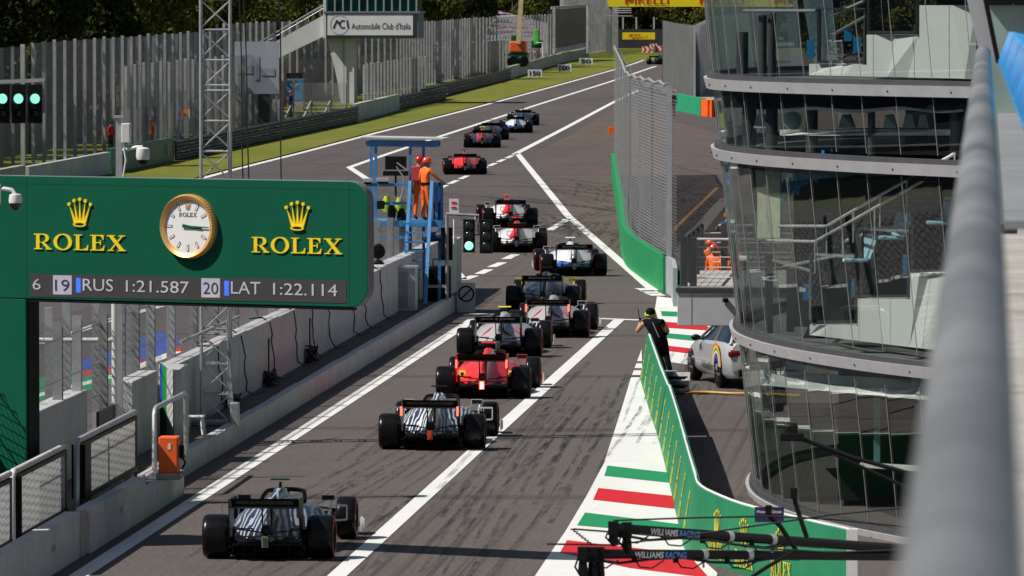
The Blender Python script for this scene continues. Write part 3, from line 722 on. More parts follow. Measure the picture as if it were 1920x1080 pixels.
race_car(*car_at(921, 262, 4.0), 'dark green racing car mostly hidden by the orange tailed one', P_green, M_carbon, [], W1, M_carbon, M_yel_side, 'off', False, M_carbon)
race_car(*car_at(967, 249, 4.0), 'far white and blue racing car following a black one', P_wil, M_carbon, [], W1, M_carbon, M_wht_side, 'off', False, m_wht)
race_car(*car_at(981, 235, 4.0), 'black racing car ahead of the far white and blue one', P_mer, M_carbon, [], W1, M_carbon, M_wht_side, 'off', False, M_carbon)
race_car(*car_at(1230, 121, -14), 'farthest racing car, dark blue, turning in before the red and white chevron boards', P_blue, M_carbon, [], W1, M_carbon, M_wht_side, 'off', False, M_carbon)
# ================================================================== PEOPLE
BONES = {'pelvis': None, 'spine': 'pelvis', 'chest': 'spine', 'neck': 'chest', 'head': 'neck', 'crown': 'head'}
RAD = {'pelvis': (.165, .115), 'spine': (.15, .105), 'chest': (.165, .115), 'neck': (.058, .06), 'head': (.078, .095), 'crown': (.06, .07), 'shoulder': (.068, .07), 'elbow': (.045, .045), 'wrist': (.031, .034), 'hand': (.040, .022),
       'hip': (.098, .105), 'knee': (.064, .066), 'ankle': (.046, .05), 'toe': (.045, .035)}
STAND = dict(pelvis=(0, 0, .95), spine=(0, 0, 1.15), chest=(0, 0, 1.36), neck=(0, 0, 1.50), head=(0, .02, 1.62), crown=(0, .02, 1.70))
for s, n in ((-1, 'L'), (1, 'R')):
    STAND.update({'shoulder'+n: (s*.185, 0, 1.42), 'elbow'+n: (s*.25, -.02, 1.14), 'wrist'+n: (s*.25, .08, .90), 'hand'+n: (s*.25, .11, .82), 'hip'+n: (s*.095, 0, .90), 'knee'+n: (s*.11, .03, .50), 'ankle'+n: (s*.115, -.02, .09), 'toe'+n: (s*.13, .14, .04)})
m_skin = mat('skin', (.48, .26, .17), .5); m_orange = mat('orange_suit', (.95, .15, .012), .7, var=.25, scale=12, bump=.3); m_redsuit = mat('red_suit', (.55, .02, .015), .7, var=.2, scale=12); m_black = mat('black_cloth', (.006, .006, .007), .85, var=.3, scale=10, spec=.1); m_navy = mat('navy_cloth', (.015, .02, .05), .75)
m_boot = mat('black_boot', (.015, .014, .013), .5); m_helm_o = mat('orange_helmet', (.85, .07, .01), .25, coat=.6); m_helm_r = mat('red_helmet', (.55, .015, .01), .25, coat=.6); m_mask = mat('pale_mask', (.5, .6, .62), .7); m_grey = mat('grey_cloth', (.22, .23, .25), .7); m_hiviz = mat('yellow_vest', (.55, .75, .03), .7); m_bluecloth = mat('blue_cloth', (.05, .15, .5), .7); m_helm_y = mat('yellow_helmet', (.8, .5, .02), .3)
m_hair = mat('dark_hair', (.02, .015, .012), .6); m_redvest = mat('dark_red_vest', (.30, .02, .03), .7)
_S2 = None
def person(loc, rz, label, pose=None, top=None, legs=None, arms=None, hands=None, group=None, helmet=None, mask=False, hscale=1.0, fingers=True, curl=.5, bulk=1.0):
    J = dict(STAND); J.update(pose or {})
    J = {k: Vector(v)*hscale for k, v in J.items()}
    par = {'spine': 'pelvis', 'chest': 'spine', 'neck': 'chest', 'head': 'neck', 'crown': 'head'}
    for n in 'LR': par.update({'shoulder'+n: 'chest', 'elbow'+n: 'shoulder'+n, 'wrist'+n: 'elbow'+n, 'hand'+n: 'wrist'+n, 'hip'+n: 'pelvis', 'knee'+n: 'hip'+n, 'ankle'+n: 'knee'+n, 'toe'+n: 'ankle'+n})
    names = list(J); idx = {n: i for i, n in enumerate(names)}
    me = bpy.data.meshes.new('person'); me.from_pydata([J[n] for n in names], [(idx[c], idx[p]) for c, p in par.items()], [])
    o = bpy.data.objects.new('tmp', me); C.objects.link(o)
    md = o.modifiers.new('s', 'SKIN'); md.use_smooth_shade = True; md.branch_smoothing = .4
    for n, sv in zip(names, me.skin_vertices[0].data):
        r = RAD[n.rstrip('LR')]; sv.radius = (r[0]*hscale*bulk, r[1]*hscale*bulk); sv.use_root = (n == 'pelvis')
    sb = o.modifiers.new('b', 'SUBSURF'); sb.levels = 1; sb.render_levels = 1
    ev = o.evaluated_get(bpy.context.evaluated_depsgraph_get()); m2 = bpy.data.meshes.new_from_object(ev)
    vs = [v.co.copy() for v in m2.vertices]; fs = [tuple(p.vertices) for p in m2.polygons]
    bpy.data.objects.remove(o); bpy.data.meshes.remove(m2)
    def seg(p, a, b):
        ab = b-a; t = max(0, min(1, (p-a).dot(ab)/max(ab.length_squared, 1e-9))); return (p-a-ab*t).length
    mb = MB(); b0 = 0
    segs = [(c, J[par[c]], J[c], RAD[c.rstrip('LR')][0]) for c in par]
    SL = {'top': 0, 'legs': 1, 'arms': 2, 'skin': 3, 'shoe': 4, 'hands': 5}
    mb.v = [tuple(v) for v in vs]
    for f in fs:
        c = sum((vs[i] for i in f), Vector())/len(f)
        best = min(segs, key=lambda q: seg(c, q[1], q[2])-q[3]*.6)[0].rstrip('LR')
        k = {'spine': 'top', 'chest': 'top', 'neck': 'top', 'head': 'skin', 'crown': 'skin', 'shoulder': 'top', 'elbow': 'arms', 'wrist': 'arms', 'hand': 'hands', 'hip': 'legs', 'knee': 'legs', 'ankle': 'legs', 'toe': 'shoe'}[best]
        if best == 'neck' and c.z > J['neck'].z-.02: k = 'skin'
        if best == 'spine' and (c-J['pelvis']).length < .11: k = 'legs'
        mb.f.append(list(f)); mb.m.append(SL[k]); mb.uv.append(None)
    for n, s in (('L', -1), ('R', 1)):     # five fingers rooted in the palm, bent at the knuckles
        w_, h = J['wrist'+n], J['hand'+n]; d = (h-w_).normalized()
        side = d.cross(Vector((0, 0, 1))); side = side.normalized() if side.length > .2 else Vector((0, 1, 0)); pal = d.cross(side).normalized()
        if pal.z > 0: pal = -pal
        for k, (ln, off) in enumerate(((.070, -.028), (.082, -.009), (.076, .010), (.058, .028))):
            p0 = h+side*off; p1 = p0+d*(.035+.02); p2 = p1+(d*(1-curl)+pal*curl).normalized()*ln*.5; p3 = p2+(d*(1-2*curl)+pal*curl*1.6).normalized()*ln*.45
            mb.tube([p0, p1, p2, p3], [.010, .0095, .0085, .0065], 5, 5)
        q0 = h-d*.02+side*-.03; q1 = q0+(side*-.7+d*.6+pal*.3).normalized()*.045; mb.tube([q0, q1, q1+(d*.8+pal*.5).normalized()*.035], [.012, .010, .008], 5, 5)
    H = J['head']; fw = Vector((0, 1, 0)); fw = (fw-(J['crown']-H).normalized()*fw.dot((J['crown']-H).normalized())).normalized()
    if 'look' in (pose or {}): fw = Vector(pose['look']).normalized()
    rt = fw.cross(Vector((0, 0, 1))).normalized()
    mb.sphere(H+fw*.098+Vector((0, 0, -.005)), (.014, .02, .022), 3, 6, 4)            # nose
    for s in (-1, 1):
        mb.sphere(H+fw*.085+rt*s*.034+Vector((0, 0, .025)), .012, 4, 6, 4); mb.sphere(H+rt*s*.082, (.012, .02, .03), 3, 6, 4)
    mb.bar(H+fw*.092-rt*.025-Vector((0, 0, .045)), H+fw*.092+rt*.025-Vector((0, 0, .045)), .008, .008, 4)
    me = mb.mesh('person', [top or m_orange, legs or top or m_orange, arms or top or m_orange, m_skin, m_boot, hands or m_skin], 180)
    r = bpy.data.objects.new('person', me); C.objects.link(r); r.location = loc; r.rotation_euler = (0, 0, rz)
    WM[r.name] = Matrix.Translation(Vector(loc)) @ Matrix.Rotation(rz, 4, 'Z'); tag(r, label, 'person', group)
    up = (J['crown']-H).normalized()
    if helmet:
        hb = MB(); Mx = Matrix.Translation(H+up*.035-fw*.005)
        hb.sphere((0, 0, 0), (.118, .138, .125), 0, 16, 10, None)
        hb.v = [tuple(Mx @ Vector((a, b, max(c, -.03)))) for a, b, c in hb.v]
        hb.box(H+up*.03+fw*.15, (.17, .06, .012), 0)
        addpart('helmet', hb.mesh('helmet', [helmet], 50), r)
    else:
        hb = MB(); hb.sphere((0, 0, 0), (.095, .11, .105), 0, 12, 8); Mx = Matrix.Translation(H+up*.045-fw*.02)
        hb.v = [tuple(Mx @ Vector((a, b, max(c, -.05 if b < .02 else .03)))) for a, b, c in hb.v]
        addpart('hair', hb.mesh('hair', [m_hair], 60), r)
    if mask:
        hb = MB(); hb.sphere(H+fw*.075-Vector((0, 0, .04)), (.065, .05, .05), 0, 10, 6); addpart('mask', hb.mesh('mask', [m_mask], 60), r)
    r['_j'] = 0; del r['_j']
    return r, J
def belt(r, J, z, m, name='belt'):
    mb = MB(); mb.lathe([(.168, z-.03), (.172, z), (.168, z+.03)], Matrix.Diagonal((1, .74, 1, 1)), 16, 0, False); addpart(name, mb.mesh(name, [m], 60), r)
def backpack(r, m, x=0, w=.3):
    mb = MB(); mb.box((x, -.17, 1.24), (w, .14, .42)); o = addpart('backpack', mb.mesh('backpack', [m], 0), r); b = o.modifiers.new('b', 'BEVEL'); b.width = .04; b.segments = 3
# ================================================================== LEFT SIDE, NEAR: PIT WALL, SIGN, TOWER, PLATFORM
M_conc = mat('white_painted_concrete', (.54, .54, .545), .8, 0, .10, 2.5, .25, dirt=.35, dcol=(.25, .235, .22))
M_conc2 = mat('grey_concrete', (.36, .345, .32), .85, 0, .2, 2.5, .4, dirt=.6, dcol=(.15, .13, .11))
M_walk = mat('walkway_asphalt', (.105, .085, .070), .9, 0, .3, 4, .4, dirt=.5)
M_galv = mat('galvanised_steel', (.50, .51, .52), .42, .5, .12, 4, dirt=.12, dcol=(.25, .24, .23))
M_galv_d = mat('weathered_steel', (.30, .31, .32), .55, .3, .15, 4, dirt=.2)
M_pipe = mat('white_pipe_rust', (.60, .60, .58), .5, 0, .1, 3, dirt=.8, dcol=(.35, .12, .05))
M_sgreen = mat('sign_green', (.002, .088, .048), .5, 0, .06, 1.2, spec=.2)
M_sgreen2 = mat('barrier_green', (.006, .20, .085), .55, 0, .12, 1.5, dirt=.25, dcol=(.02, .10, .05))
M_gold = mat('gold_letters', (.86, .64, .02), .4, 0, .05)
M_goldm = mat('gold_bezel', (.90, .50, .17), .35, .55, .08, 10)
M_dial = mat('clock_dial', (.78, .77, .76), .5, 0, .03); M_handg = mat('dark_green_hand', (.01, .09, .05), .4)
M_blackp = mat('black_plastic', (.006, .006, .0065), .5, 0, .2, spec=.2); M_whitep = mat('white_plastic', (.72, .72, .71), .45, 0, .06, dirt=.2, dcol=(.3, .28, .25))
M_blue = mat('blue_painted_steel', (.055, .24, .52), .45, 0, .15, 3, dirt=.35, dcol=(.03, .08, .16))
M_orangep = mat('orange_box_paint', (.90, .13, .02), .5, 0, .06)
M_cable = mat('black_cable', (.01, .01, .01), .6)
def mesh_mat(name, col, cell, wire, metal=.3, diamond=True, cap=1.0):
    m, nt = _new(name); uv = N(nt, 'UVMap'); sep = N(nt, 'SeparateXYZ'); L(nt, uv.outputs[0], sep.inputs[0])
    u, v = sep.outputs[0], sep.outputs[1]
    if diamond:
        a = math_(nt, 'ADD', u, v); b = math_(nt, 'SUBTRACT', u, v)
    else: a, b = u, v
    f = lambda x: math_(nt, 'LESS_THAN', math_(nt, 'ABSOLUTE', math_(nt, 'SUBTRACT', math_(nt, 'FRACT', math_(nt, 'MULTIPLY', x, 1/cell)), .5)), wire/2)
    k = math_(nt, 'MAXIMUM', f(a), f(b))
    p = N(nt, 'BsdfPrincipled'); p.inputs['Base Color'].default_value = tuple(col)+(1,); p.inputs['Metallic'].default_value = metal; p.inputs['Roughness'].default_value = .5
    t = N(nt, 'BsdfTransparent'); mx = N(nt, 'MixShader'); o = N(nt, 'OutputMaterial')
    L(nt, k, mx.inputs[0]); L(nt, t.outputs[0], mx.inputs[1]); L(nt, p.outputs[0], mx.inputs[2]); L(nt, mx.outputs[0], o.inputs[0]); return m
M_link = mesh_mat('chain_link_mesh', (.34, .35, .36), .16, .14)
M_link_d = mesh_mat('dark_chain_link', (.16, .165, .17), .16, .16)
M_grid = mesh_mat('welded_grid_mesh', (.42, .43, .44), .10, .26, .3, False)
M_gridfar = mesh_mat('debris_fence_mesh', (.25, .255, .265), .095, .25, .1, False)
# ---------------------------------------------------------------- gantry sign
SA = P(690, 577, 100.0); SB = P(0, 566, 102.8)
sux = Vector((SA.x-SB.x, SA.y-SB.y, 0)).normalized(); suy = Vector((0, 0, 1)); sn = sux.cross(suy)
def SP(x, y, off=0):      # a pixel brought onto the face of the sign
    d = ray(x, y); o = Vector((0, 0, CAMZ)); t = (SA-o).dot(sn)/d.dot(sn); return o+d*t+sn*off
zt, zb = 5.81, 3.90
sg = thing('sign_gantry', 'dark green advertising gantry over the pit wall with gold crowns and a lap time strip', 'sign', (SB.x, SB.y, 0))
def rounded(w0, w1, z0, z1, r):
    pts = [(w0, z0)]
    for cx, cz, a0 in ((w1-r, z0+r, -PI/2), (w1-r, z1-r, 0)):
        pts += [(cx+r*math.cos(a0+PI/2*i/8), cz+r*math.sin(a0+PI/2*i/8)) for i in range(9)]
    return pts+[(w0, z1)]
wid = (Vector((SA.x, SA.y, 0))-Vector((SB.x, SB.y, 0))).length
MS = Matrix.Translation(Vector((SB.x, SB.y, 0))) @ Matrix((sux, suy, sn)).transposed().to_4x4()
mb = MB(); pl = rounded(-2.2, wid, zb, zt, .32); nP = len(pl)
mb.prism(pl, MS @ Matrix.Translation((0, 0, -.19)), .19, 0)
for i in range(nP): mb.m[2+i] = 1 if 0 < i < nP-1 and pl[i][0] > wid-.33 else 0
o = mb.build('panel', [M_sgreen, mat('sign_edge_grey', (.16, .165, .17), .5)], sg, 30, bev=.012)
mb = MB(); q = SP(48, 700)
u0 = (q-Vector((SB.x, SB.y, q.z))).dot(sux)
mb.prism([(-2.2, 0), (u0, 0), (u0, zb-.004), (-2.2, zb-.004)], MS @ Matrix.Translation((0, 0, -.20)), .19, 0); mb.build('pillar', [M_sgreen], sg, 0, bev=.01)
mb = MB(); mb.prism([(u0+.004, .0), (u0+.02, .0), (u0+.02, zb-.03), (u0+.004, zb-.03)], MS @ Matrix.Translation((0, 0, -.36)), .30, 0)
mb.prism([(u0+.02, zb-.045), (wid-.3, zb-.045), (wid-.3, zb-.005), (u0+.02, zb-.005)], MS @ Matrix.Translation((0, 0, -.18)), .165, 0); mb.build('dark_trim', [M_blackp], sg, 0)
mb = MB()
for x in (50, 655): mb.prism([(-.004, zb+.02), (.004, zb+.02), (.004, zt-.02), (-.004, zt-.02)], MS @ Matrix.Translation(((SP(x, 450)-Vector((SB.x, SB.y, SP(x, 450).z))).dot(sux), 0, -.001)), .003, 0)
mb.prism([(-2.1, zt-.13), (wid-.2, zt-.13), (wid-.2, zt-.125), (-2.1, zt-.125)], MS @ Matrix.Translation((0, 0, -.001)), .003, 0)
mb.build('panel_seam', [mat('seam', (.003, .03, .02), .5)], sg, 0)
# letters and crowns
for (x0, x1, yb0, yb1, yt) in ((65, 237, 467, 471, 438), (473, 643, 473, 477, 446)):
    mb = MB(); a, b = SP(x0, yb0), SP(x1, yb1); h = (SP(x0, yb0-29)-a).length
    put_serif(mb, 'ROLEX', a, sux, suy, (b-a).length, h, .022, 0); mb.build('lettering', [M_gold], sg, 0)
for (x, yb, yt, w_) in ((151, 426, 373, 52), (559, 433, 379, 52)):
    mb = MB(); a = SP(x, yb); put_crown(mb, a, sux, suy, w_/122, (SP(x, yt)-a).length*1.04, .02, 0, None); mb.build('crown_emblem', [M_gold], sg, 0)
# clock
cc = SP(356, 424.5); MCk = Matrix.Translation(cc) @ Matrix((sux, suy, sn)).transposed().to_4x4(); R0 = 61/122.5
mb = MB(); nf = 72
ring = []
for i in range(nf*2):
    a = 2*PI*i/(nf*2); k = .985 if i % 2 else 1.0
    ring.append([MCk @ Vector((r*math.cos(a)*(k if j in (1, 2) else 1), r*math.sin(a)*(k if j in (1, 2) else 1), z)) for j, (r, z) in enumerate(((R0, 0), (R0, .07), (R0*.95, .12), (R0*.83, .09), (R0*.81, .05)))])
ring.append(ring[0]); mb.loft(ring, 0, False, False); ck = thing('clock', 'round white clock with fluted gold bezel on the green sign', 'clock', cc)
mb.build('bezel', [M_goldm], ck, 20)
mb = MB(); mb.lathe([(R0*.86, .0), (R0*.86, .055), (.001, .055)], MCk, 48, 0); mb.build('dial', [M_dial], ck, 20)
mb = MB()
for k in range(1, 12):
    a = PI/2-2*PI*k/12; c, s = math.cos(a), math.sin(a)
    e1, e2 = R0*.56, R0*.76; hw = .019
    pts = [(e1*c-hw*s, e1*s+hw*c), (e1*c+hw*s, e1*s-hw*c), (e2*c+hw*s, e2*s-hw*c), (e2*c-hw*s, e2*s+hw*c)]
    if k != 3:
        mb.prism(pts, MCk @ Matrix.Translation((0, 0, .056)), .004, 0)
        e1, e2, hw = R0*.58, R0*.74, .010; pts = [(e1*c-hw*s, e1*s+hw*c), (e1*c+hw*s, e1*s-hw*c), (e2*c+hw*s, e2*s-hw*c), (e2*c-hw*s, e2*s+hw*c)]
        mb.prism(pts, MCk @ Matrix.Translation((0, 0, .058)), .004, 1)
mb.build('hour_mark', [mat('mark_edge', (.05, .05, .05), .4), M_dial], ck, 0)
mb = MB(); put_serif(mb, 'ROLEX', MCk @ Vector((-.16, .150, .057)), sux, suy, .32, .062, .003, 0); mb.build('dial_lettering', [mat('dark_letters', (.03, .06, .04), .5)], ck, 0)
mb = MB(); put_crown(mb, MCk @ Vector((0, .255, .057)), sux, suy, .13, .14, .003, 0); mb.build('dial_crown', [M_goldm], ck, 0)
for nm, ang, ln, wd, z in (('minute_hand', -1.5, R0*.78, .018, .075), ('hour_hand', -7.5, R0*.52, .026, .066)):
    mb = MB(); mb.prism([(-.09, -wd), (ln, -wd*.45), (ln, wd*.45), (-.09, wd)], MCk @ Matrix.Rotation(math.radians(ang), 4, 'Z') @ Matrix.Translation((0, 0, z)), .006, 0); mb.build(nm, [M_handg], ck, 0)
# lap time strip
M_led = mat('led_panel_dark', (.045, .045, .045), .5, 0, .1, 30)
M_ledw = mat('led_text_lit', (.36, .36, .40), .5, emit=(.72, .74, .86), estr=.12); M_ledb = mat('led_blue_lit', (.05, .15, .8), .5, emit=(.06, .16, .9), estr=.3); M_ledbox = mat('led_box_lit', (.38, .38, .46), .5, emit=(.55, .55, .70), estr=.10); M_leddk = mat('led_dark_digits', (.03, .03, .05), .5)
def squad(mb, x0, y0, x1, y1, off, m, slope=.0175):
    f = lambda x, y: SP(x, y+slope*(x-x0), off)
    mb.quad(f(x0, y1), f(x1, y1), f(x1, y0), f(x0, y0), m)
mb = MB(); squad(mb, 57, 513, 650, 556, .006, 0, .021); lp = mb.build('lap_time_screen', [M_led], sg, 0)
LM = [M_ledw, M_ledb, M_ledbox, M_leddk]
def stext(txt, x0, x1, yb, h, m):
    mb = MB(); a = SP(x0, yb, .014); b = SP(x1, yb, .014); put_text(mb, txt, a, sux, suy, (b-a).length, h/122, 0); mb.build('lap_time_text', [LM[m]], lp, 0)
for xx in (100, 378): mb = MB(); squad(mb, xx, 515+.02*(xx-57), xx+35, 551+.02*(xx-57), .009, 0, .02); mb.build('position_box', [M_ledbox], lp, 0)
for xx in (143, 421): mb = MB(); squad(mb, xx, 519+.02*(xx-57), xx+9, 547+.02*(xx-57), .009, 0, .02); mb.build('team_bar', [M_ledb], lp, 0)
for q in (('6', 62, 77, 543, 21, 0), ('19', 104, 131, 545.5, 22, 3), ('RUS', 156, 213, 545, 23, 0), ('1:21.587', 237, 355, 547, 22, 0), ('20', 382, 410, 551, 22, 3), ('LAT', 434, 489, 550.5, 23, 0), ('1:22.114', 513, 633, 552.5, 22, 0)): stext(*q)
# ---------------------------------------------------------------- cameras on and by the sign
cv = thing('security_camera', 'white dome camera on a bent arm in front of the green sign', 'camera', P(24, 372, 92))
a = SP(-6, 372, .55); b = SP(24, 356, .55)
mb = MB(); mb.tube([(P(-14, 356, 92).x, 92, 0), P(-14, 356, 92), P(8, 354, 92), P(22, 356, 92), P(29, 366, 92)], .03, 8); mb.tube([P(-5, 345, 92), P(-5, 383, 92)], .05, 8); mb.build('arm', [M_whitep], cv, 60)
c = P(29, 378, 92); mb = MB(); mb.lathe([(.04, .11), (.085, .10), (.095, .02), (.09, -.02)], Matrix.Translation(c), 16); mb.build('housing', [M_whitep], cv, 60)
mb = MB(); mb.sphere(c-Vector((0, 0, .05)), .078, 0, 14, 10); mb.build('dome', [mat('smoked_dome', (.01, .01, .012), .12, coat=.5)], cv, 60)
def PS(x, y, Y): return P(x, y, Y)
cp = thing('camera_pole', 'grey steel pole with white cabinet and dome camera rising behind the sign', 'camera pole', (P(223, 300, 112).x, 112, 0))
mb = MB(); a = P(223, 221, 112); mb.box((a.x, 112, a.z/2), (.10, .10, a.z)); mb.box((a.x, 112, a.z+.02), (.16, .16, .04)); mb.build('pole', [M_galv], cp, 0)
mb = MB(); a, b = P(229, 268, 111.9), P(245, 231, 111.9); mb.span((a.x, 111.8, a.z), (b.x, 112.0, b.z)); mb.build('cabinet', [M_whitep], cp, 0, bev=.015)
c = P(268, 293, 111.8); mb = MB(); mb.tube([P(228, 282, 112), P(255, 276, 111.8), P(266, 275, 111.8), c+Vector((0, 0, .1))], .03, 8); mb.build('arm', [M_whitep], cp, 60)
mb = MB(); mb.lathe([(.05, .15), (.11, .13), (.12, .0), (.10, -.06)], Matrix.Translation(c), 16); mb.sphere(c-Vector((0, 0, .06)), .085, 1, 12, 8); mb.build('dome_camera', [M_whitep, M_blackp], cp, 60)
mb = MB(); mb.tube([P(232, 275, 111.9), P(236, 300, 111.9), P(231, 330, 111.9), P(231, 420, 111.9)], .016, 6); mb.build('cable', [M_whitep], cp, 60)
# ---------------------------------------------------------------- platform, kerb and pit wall
PZ = .35
mb = MB(); mb.span((-15.6, 60, -.02), (-14.03, 112.6, PZ)); mb.span((-15.3, 112.6, -.02), (-14.47, 178.2, PZ)); struct(mb.build('walkway', M_walk, smooth=0))
def kerb(name, label, x0, x1, segs):
    mb = MB()
    for y0, y1, z in segs: mb.span((x0, y0, -.02), (x1, y1, z))
    o = mb.build(name, M_conc, smooth=0, bev=.015); tag(o, label, 'wall'); return o
kw = thing('kerb_wall', 'long low white kerb wall edging the pit lane walkway below the tower', 'wall', (-14.37, 145, 0))
y = 112.7; k = 0
while y < 178:
    y1 = min(178.2, y+2.9); mb = MB(); mb.span((-14.47, y+.012, -.02), (-14.27, y1-.012, .42+.008*((k*7) % 3))); mb.build('block', M_conc, kw, 0, bev=.02); y = y1; k += 1
kerb('stepped_wall', 'stepped white concrete wall under the orange box with a lower end', -14.03, -13.80, [(103.5, 108.7, .68), (108.7, 113.9, .42), (101.9, 103.5, .70)])
kerb('front_wall', 'white concrete wall in the bottom left corner below the nearest mesh panel', -14.10, -13.86, [(60, 101.1, .71)])
mb = MB(); mb.span((-14.06, 101.12, .0), (-13.82, 101.88, .66)); mb.v = [(a+random.uniform(-.02, .02), b+random.uniform(-.015, .015), c) for a, b, c in mb.v]
tag(mb.build('broken_block', M_conc2, smooth=0, bev=.03), 'chipped bare concrete block in the gap between two white walls', 'block')
# stencilled marks left on the wall
mb = MB(); put_text(mb, 'LINE', (-13.797, 105.3, .34), (0, 1, 0), (0, 0, 1), .42, .10); o = mb.build('wall_stencil', [mat('faded_red_stencil', (.42, .16, .12), .8)], smooth=0); tag(o, 'faded red stencil on the stepped white wall', 'stencil')
mb = MB(); put_text(mb, 'LINE', (-13.857, 98.0, .34), (0, 1, 0), (0, 0, 1), .42, .10); o = mb.build('wall_stencil', [mat('faded_red_stencil', (.42, .16, .12), .8)], smooth=0); tag(o, 'faded red stencil on the white wall in the bottom left corner', 'stencil')
pwall = thing('pit_wall', 'tall white concrete pit wall topped by the debris fence', 'wall', (-15.3, 150, 0))
for i, (x0, x1, y0, y1, z) in enumerate(((-15.95, -15.6, 92, 114.8, 1.74), (-15.5, -15.15, 117.6, 121.0, 1.72))):
    mb = MB(); mb.span((x0, y0, -.02), (x1, y1, z)); mb.build('block', M_conc, pwall, 0, bev=.025)
y = 124.0; k = 0
while y < 190:
    y1 = min(190, y+6.0); mb = MB(); mb.span((-15.5, y+.01, -.02), (-15.15, y1-.01, 1.66+.015*((k*5) % 3)-(.12 if y > 180 else 0))); mb.build('block', M_conc, pwall, 0, bev=.025); y = y1; k += 1
mb = MB(); mb.span((-15.75, 190.02, -.02), (-15.13, 191.4, 1.50)); mb.build('end_block', mat('pale_blue_grey_concrete', (.42, .44, .48), .8), pwall, 0, bev=.03)
mb = MB(); mb.span((-15.45, 114.85, 0), (-15.40, 117.55, 1.35)); mb.span((-15.45, 121.05, 0), (-15.40, 123.9, 1.3)); mb.build('gate_panel', mat('dark_gate_panel', (.03, .03, .032), .5), pwall, 0)
# ---------------------------------------------------------------- debris fence on the pit wall
df = thing('debris_fence', 'grey steel post fence with wire mesh standing on the pit wall', 'fence', (-15.6, 150, 0))
fy = [104, 108, 112.0, 114.4, 116.6, 119.0, 121.0, 123.3, 126.4, 130]+[130+3.6*i for i in range(1, 17)]
for y in fy:
    z1 = 3.05 if y < 123 else 2.95 if y < 165 else 2.35+.02*(190-y)
    mb = MB(); X = -15.72 if y < 116 else -15.56
    mb.box((X, y-.065, z1/2), (.16, .014, z1)); mb.box((X, y+.065, z1/2), (.16, .014, z1)); mb.box((X, y, z1/2), (.016, .115, z1)); mb.build('post', M_galv_d if (int(y) % 3) else M_galv, df, 0)
mb = MB(); mb.wall([(-15.66, 100), (-15.62, 116), (-15.57, 130), (-15.57, 170), (-15.57, 189.8)], 1.3, [2.9, 2.9, 2.85, 2.7, 2.3]); mb.build('mesh_panel', [M_link], df, 0)
mb = MB()
for z in (1.55, 2.1, 2.8): mb.tube([(-15.66, 100, z), (-15.62, 116, z), (-15.57, 130, z-.02), (-15.57, 165, z-.05)], .012, 5)
mb.build('wire', [M_galv_d], df, 60)
bw = thing('wire_fence', 'inner row of leaning grey posts and mesh between the pit wall and the grid', 'fence', (-16.6, 118, 0))
for y in (108.5, 110.5, 113.2, 115.3, 118.2, 120.5, 124.5, 129):
    mb = MB(); mb.box((-16.75, y, 1.5), (.14, .12, 3.0)); mb.build('post', M_galv, bw, 0)
mb = MB(); mb.wall([(-16.8, 106), (-16.8, 135)], .9, 2.75); mb.build('mesh_panel', [M_link], bw, 0)
mb = MB(); mb.span((-16.95, 100, 0), (-16.6, 117, .95)); mb.build('base_block', M_conc, bw, 0, bev=.02)
# pipe frame in front of it
pf = thing('pipe_frame', 'rusty white horizontal pipe fixed to a tall white pole beside the sign pillar', 'pipe frame', (-15.3, 117, PZ))
X = P(216, 700, 117)
mb = MB(); mb.tube([(X.x, 117, PZ), (X.x, 117, 4.2)], .065, 12); mb.build('pole', [M_pipe], pf, 60)
mb = MB(); a, b = P(62, 638, 117), P(211, 638, 117); mb.tube([a, b], .045, 10); mb.build('pipe', [M_pipe], pf, 60)
mb = MB(); mb.tube([a, Vector((a.x, a.y, PZ))], .04, 8); mb.build('pole', [M_pipe], pf, 60)
# painted pillar
pp = thing('painted_pillar', 'concrete pillar striped blue, green and white beside the tower foot', 'pillar', (-15.0, 121.5, PZ))
a = P(290, 690, 121.6).x; b = P(341, 690, 121.6).x
mb = MB(); w_ = b-a
mb.add([(a, 122.35, PZ), (a+.15*w_, 122.1, PZ), (a+.40*w_, 121.75, PZ), (a+.80*w_, 121.25, PZ), (b, 121.45, PZ), (b, 122.5, PZ), (a, 122.5, PZ)]+[(a, 122.35, 1.78), (a+.15*w_, 122.1, 1.78), (a+.40*w_, 121.75, 1.74), (a+.80*w_, 121.25, 1.71), (b, 121.45, 1.71), (b, 122.5, 1.74), (a, 122.5, 1.78)],
       [(0, 1, 8, 7)], 0); 
base = 0
mb.f += [[1, 2, 9, 8], [2, 3, 10, 9], [3, 4, 11, 10], [4, 5, 12, 11], [5, 6, 13, 12], [6, 0, 7, 13], [7, 8, 9, 10, 11, 12, 13]]; mb.m += [1, 2, 2, 2, 2, 0, 2]; mb.uv += [None]*7
mb.build('column', [M_pblue, mat('bright_green_paint', (.01, .33, .08), .5), M_conc], pp, 0)
# handrail, orange box
hr = thing('handrail', 'grey tubular handrail hoop behind the orange box', 'handrail', (-14.25, 115.5, PZ))
mb = MB(); mb.tube([(-14.25, 113.4, PZ), (-14.25, 113.4, 1.40), (-14.25, 113.5, 1.48), (-14.25, 113.7, 1.51), (-14.25, 117.6, 1.50), (-14.25, 117.85, 1.46), (-14.25, 117.9, 1.36), (-14.25, 117.9, PZ)], .045, 10); mb.build('rail', [M_galv], hr, 60)
ob = thing('orange_box', 'bright orange metal box with a small white plate on the wall end', 'box', (-13.83, 112.1, .42))
a, b = P(297, 889, 111.6), P(333, 822, 111.6)
mb = MB(); mb.span((a.x, 111.6, .53), (b.x, 112.0, 1.14)); mb.build('cabinet', [M_orangep], ob, 0, bev=.02)
mb = MB(); mb.span((a.x-.03, 111.5, .425), (b.x+.05, 112.1, .53)); mb.build('plinth', [M_conc2], ob, 0, bev=.01)
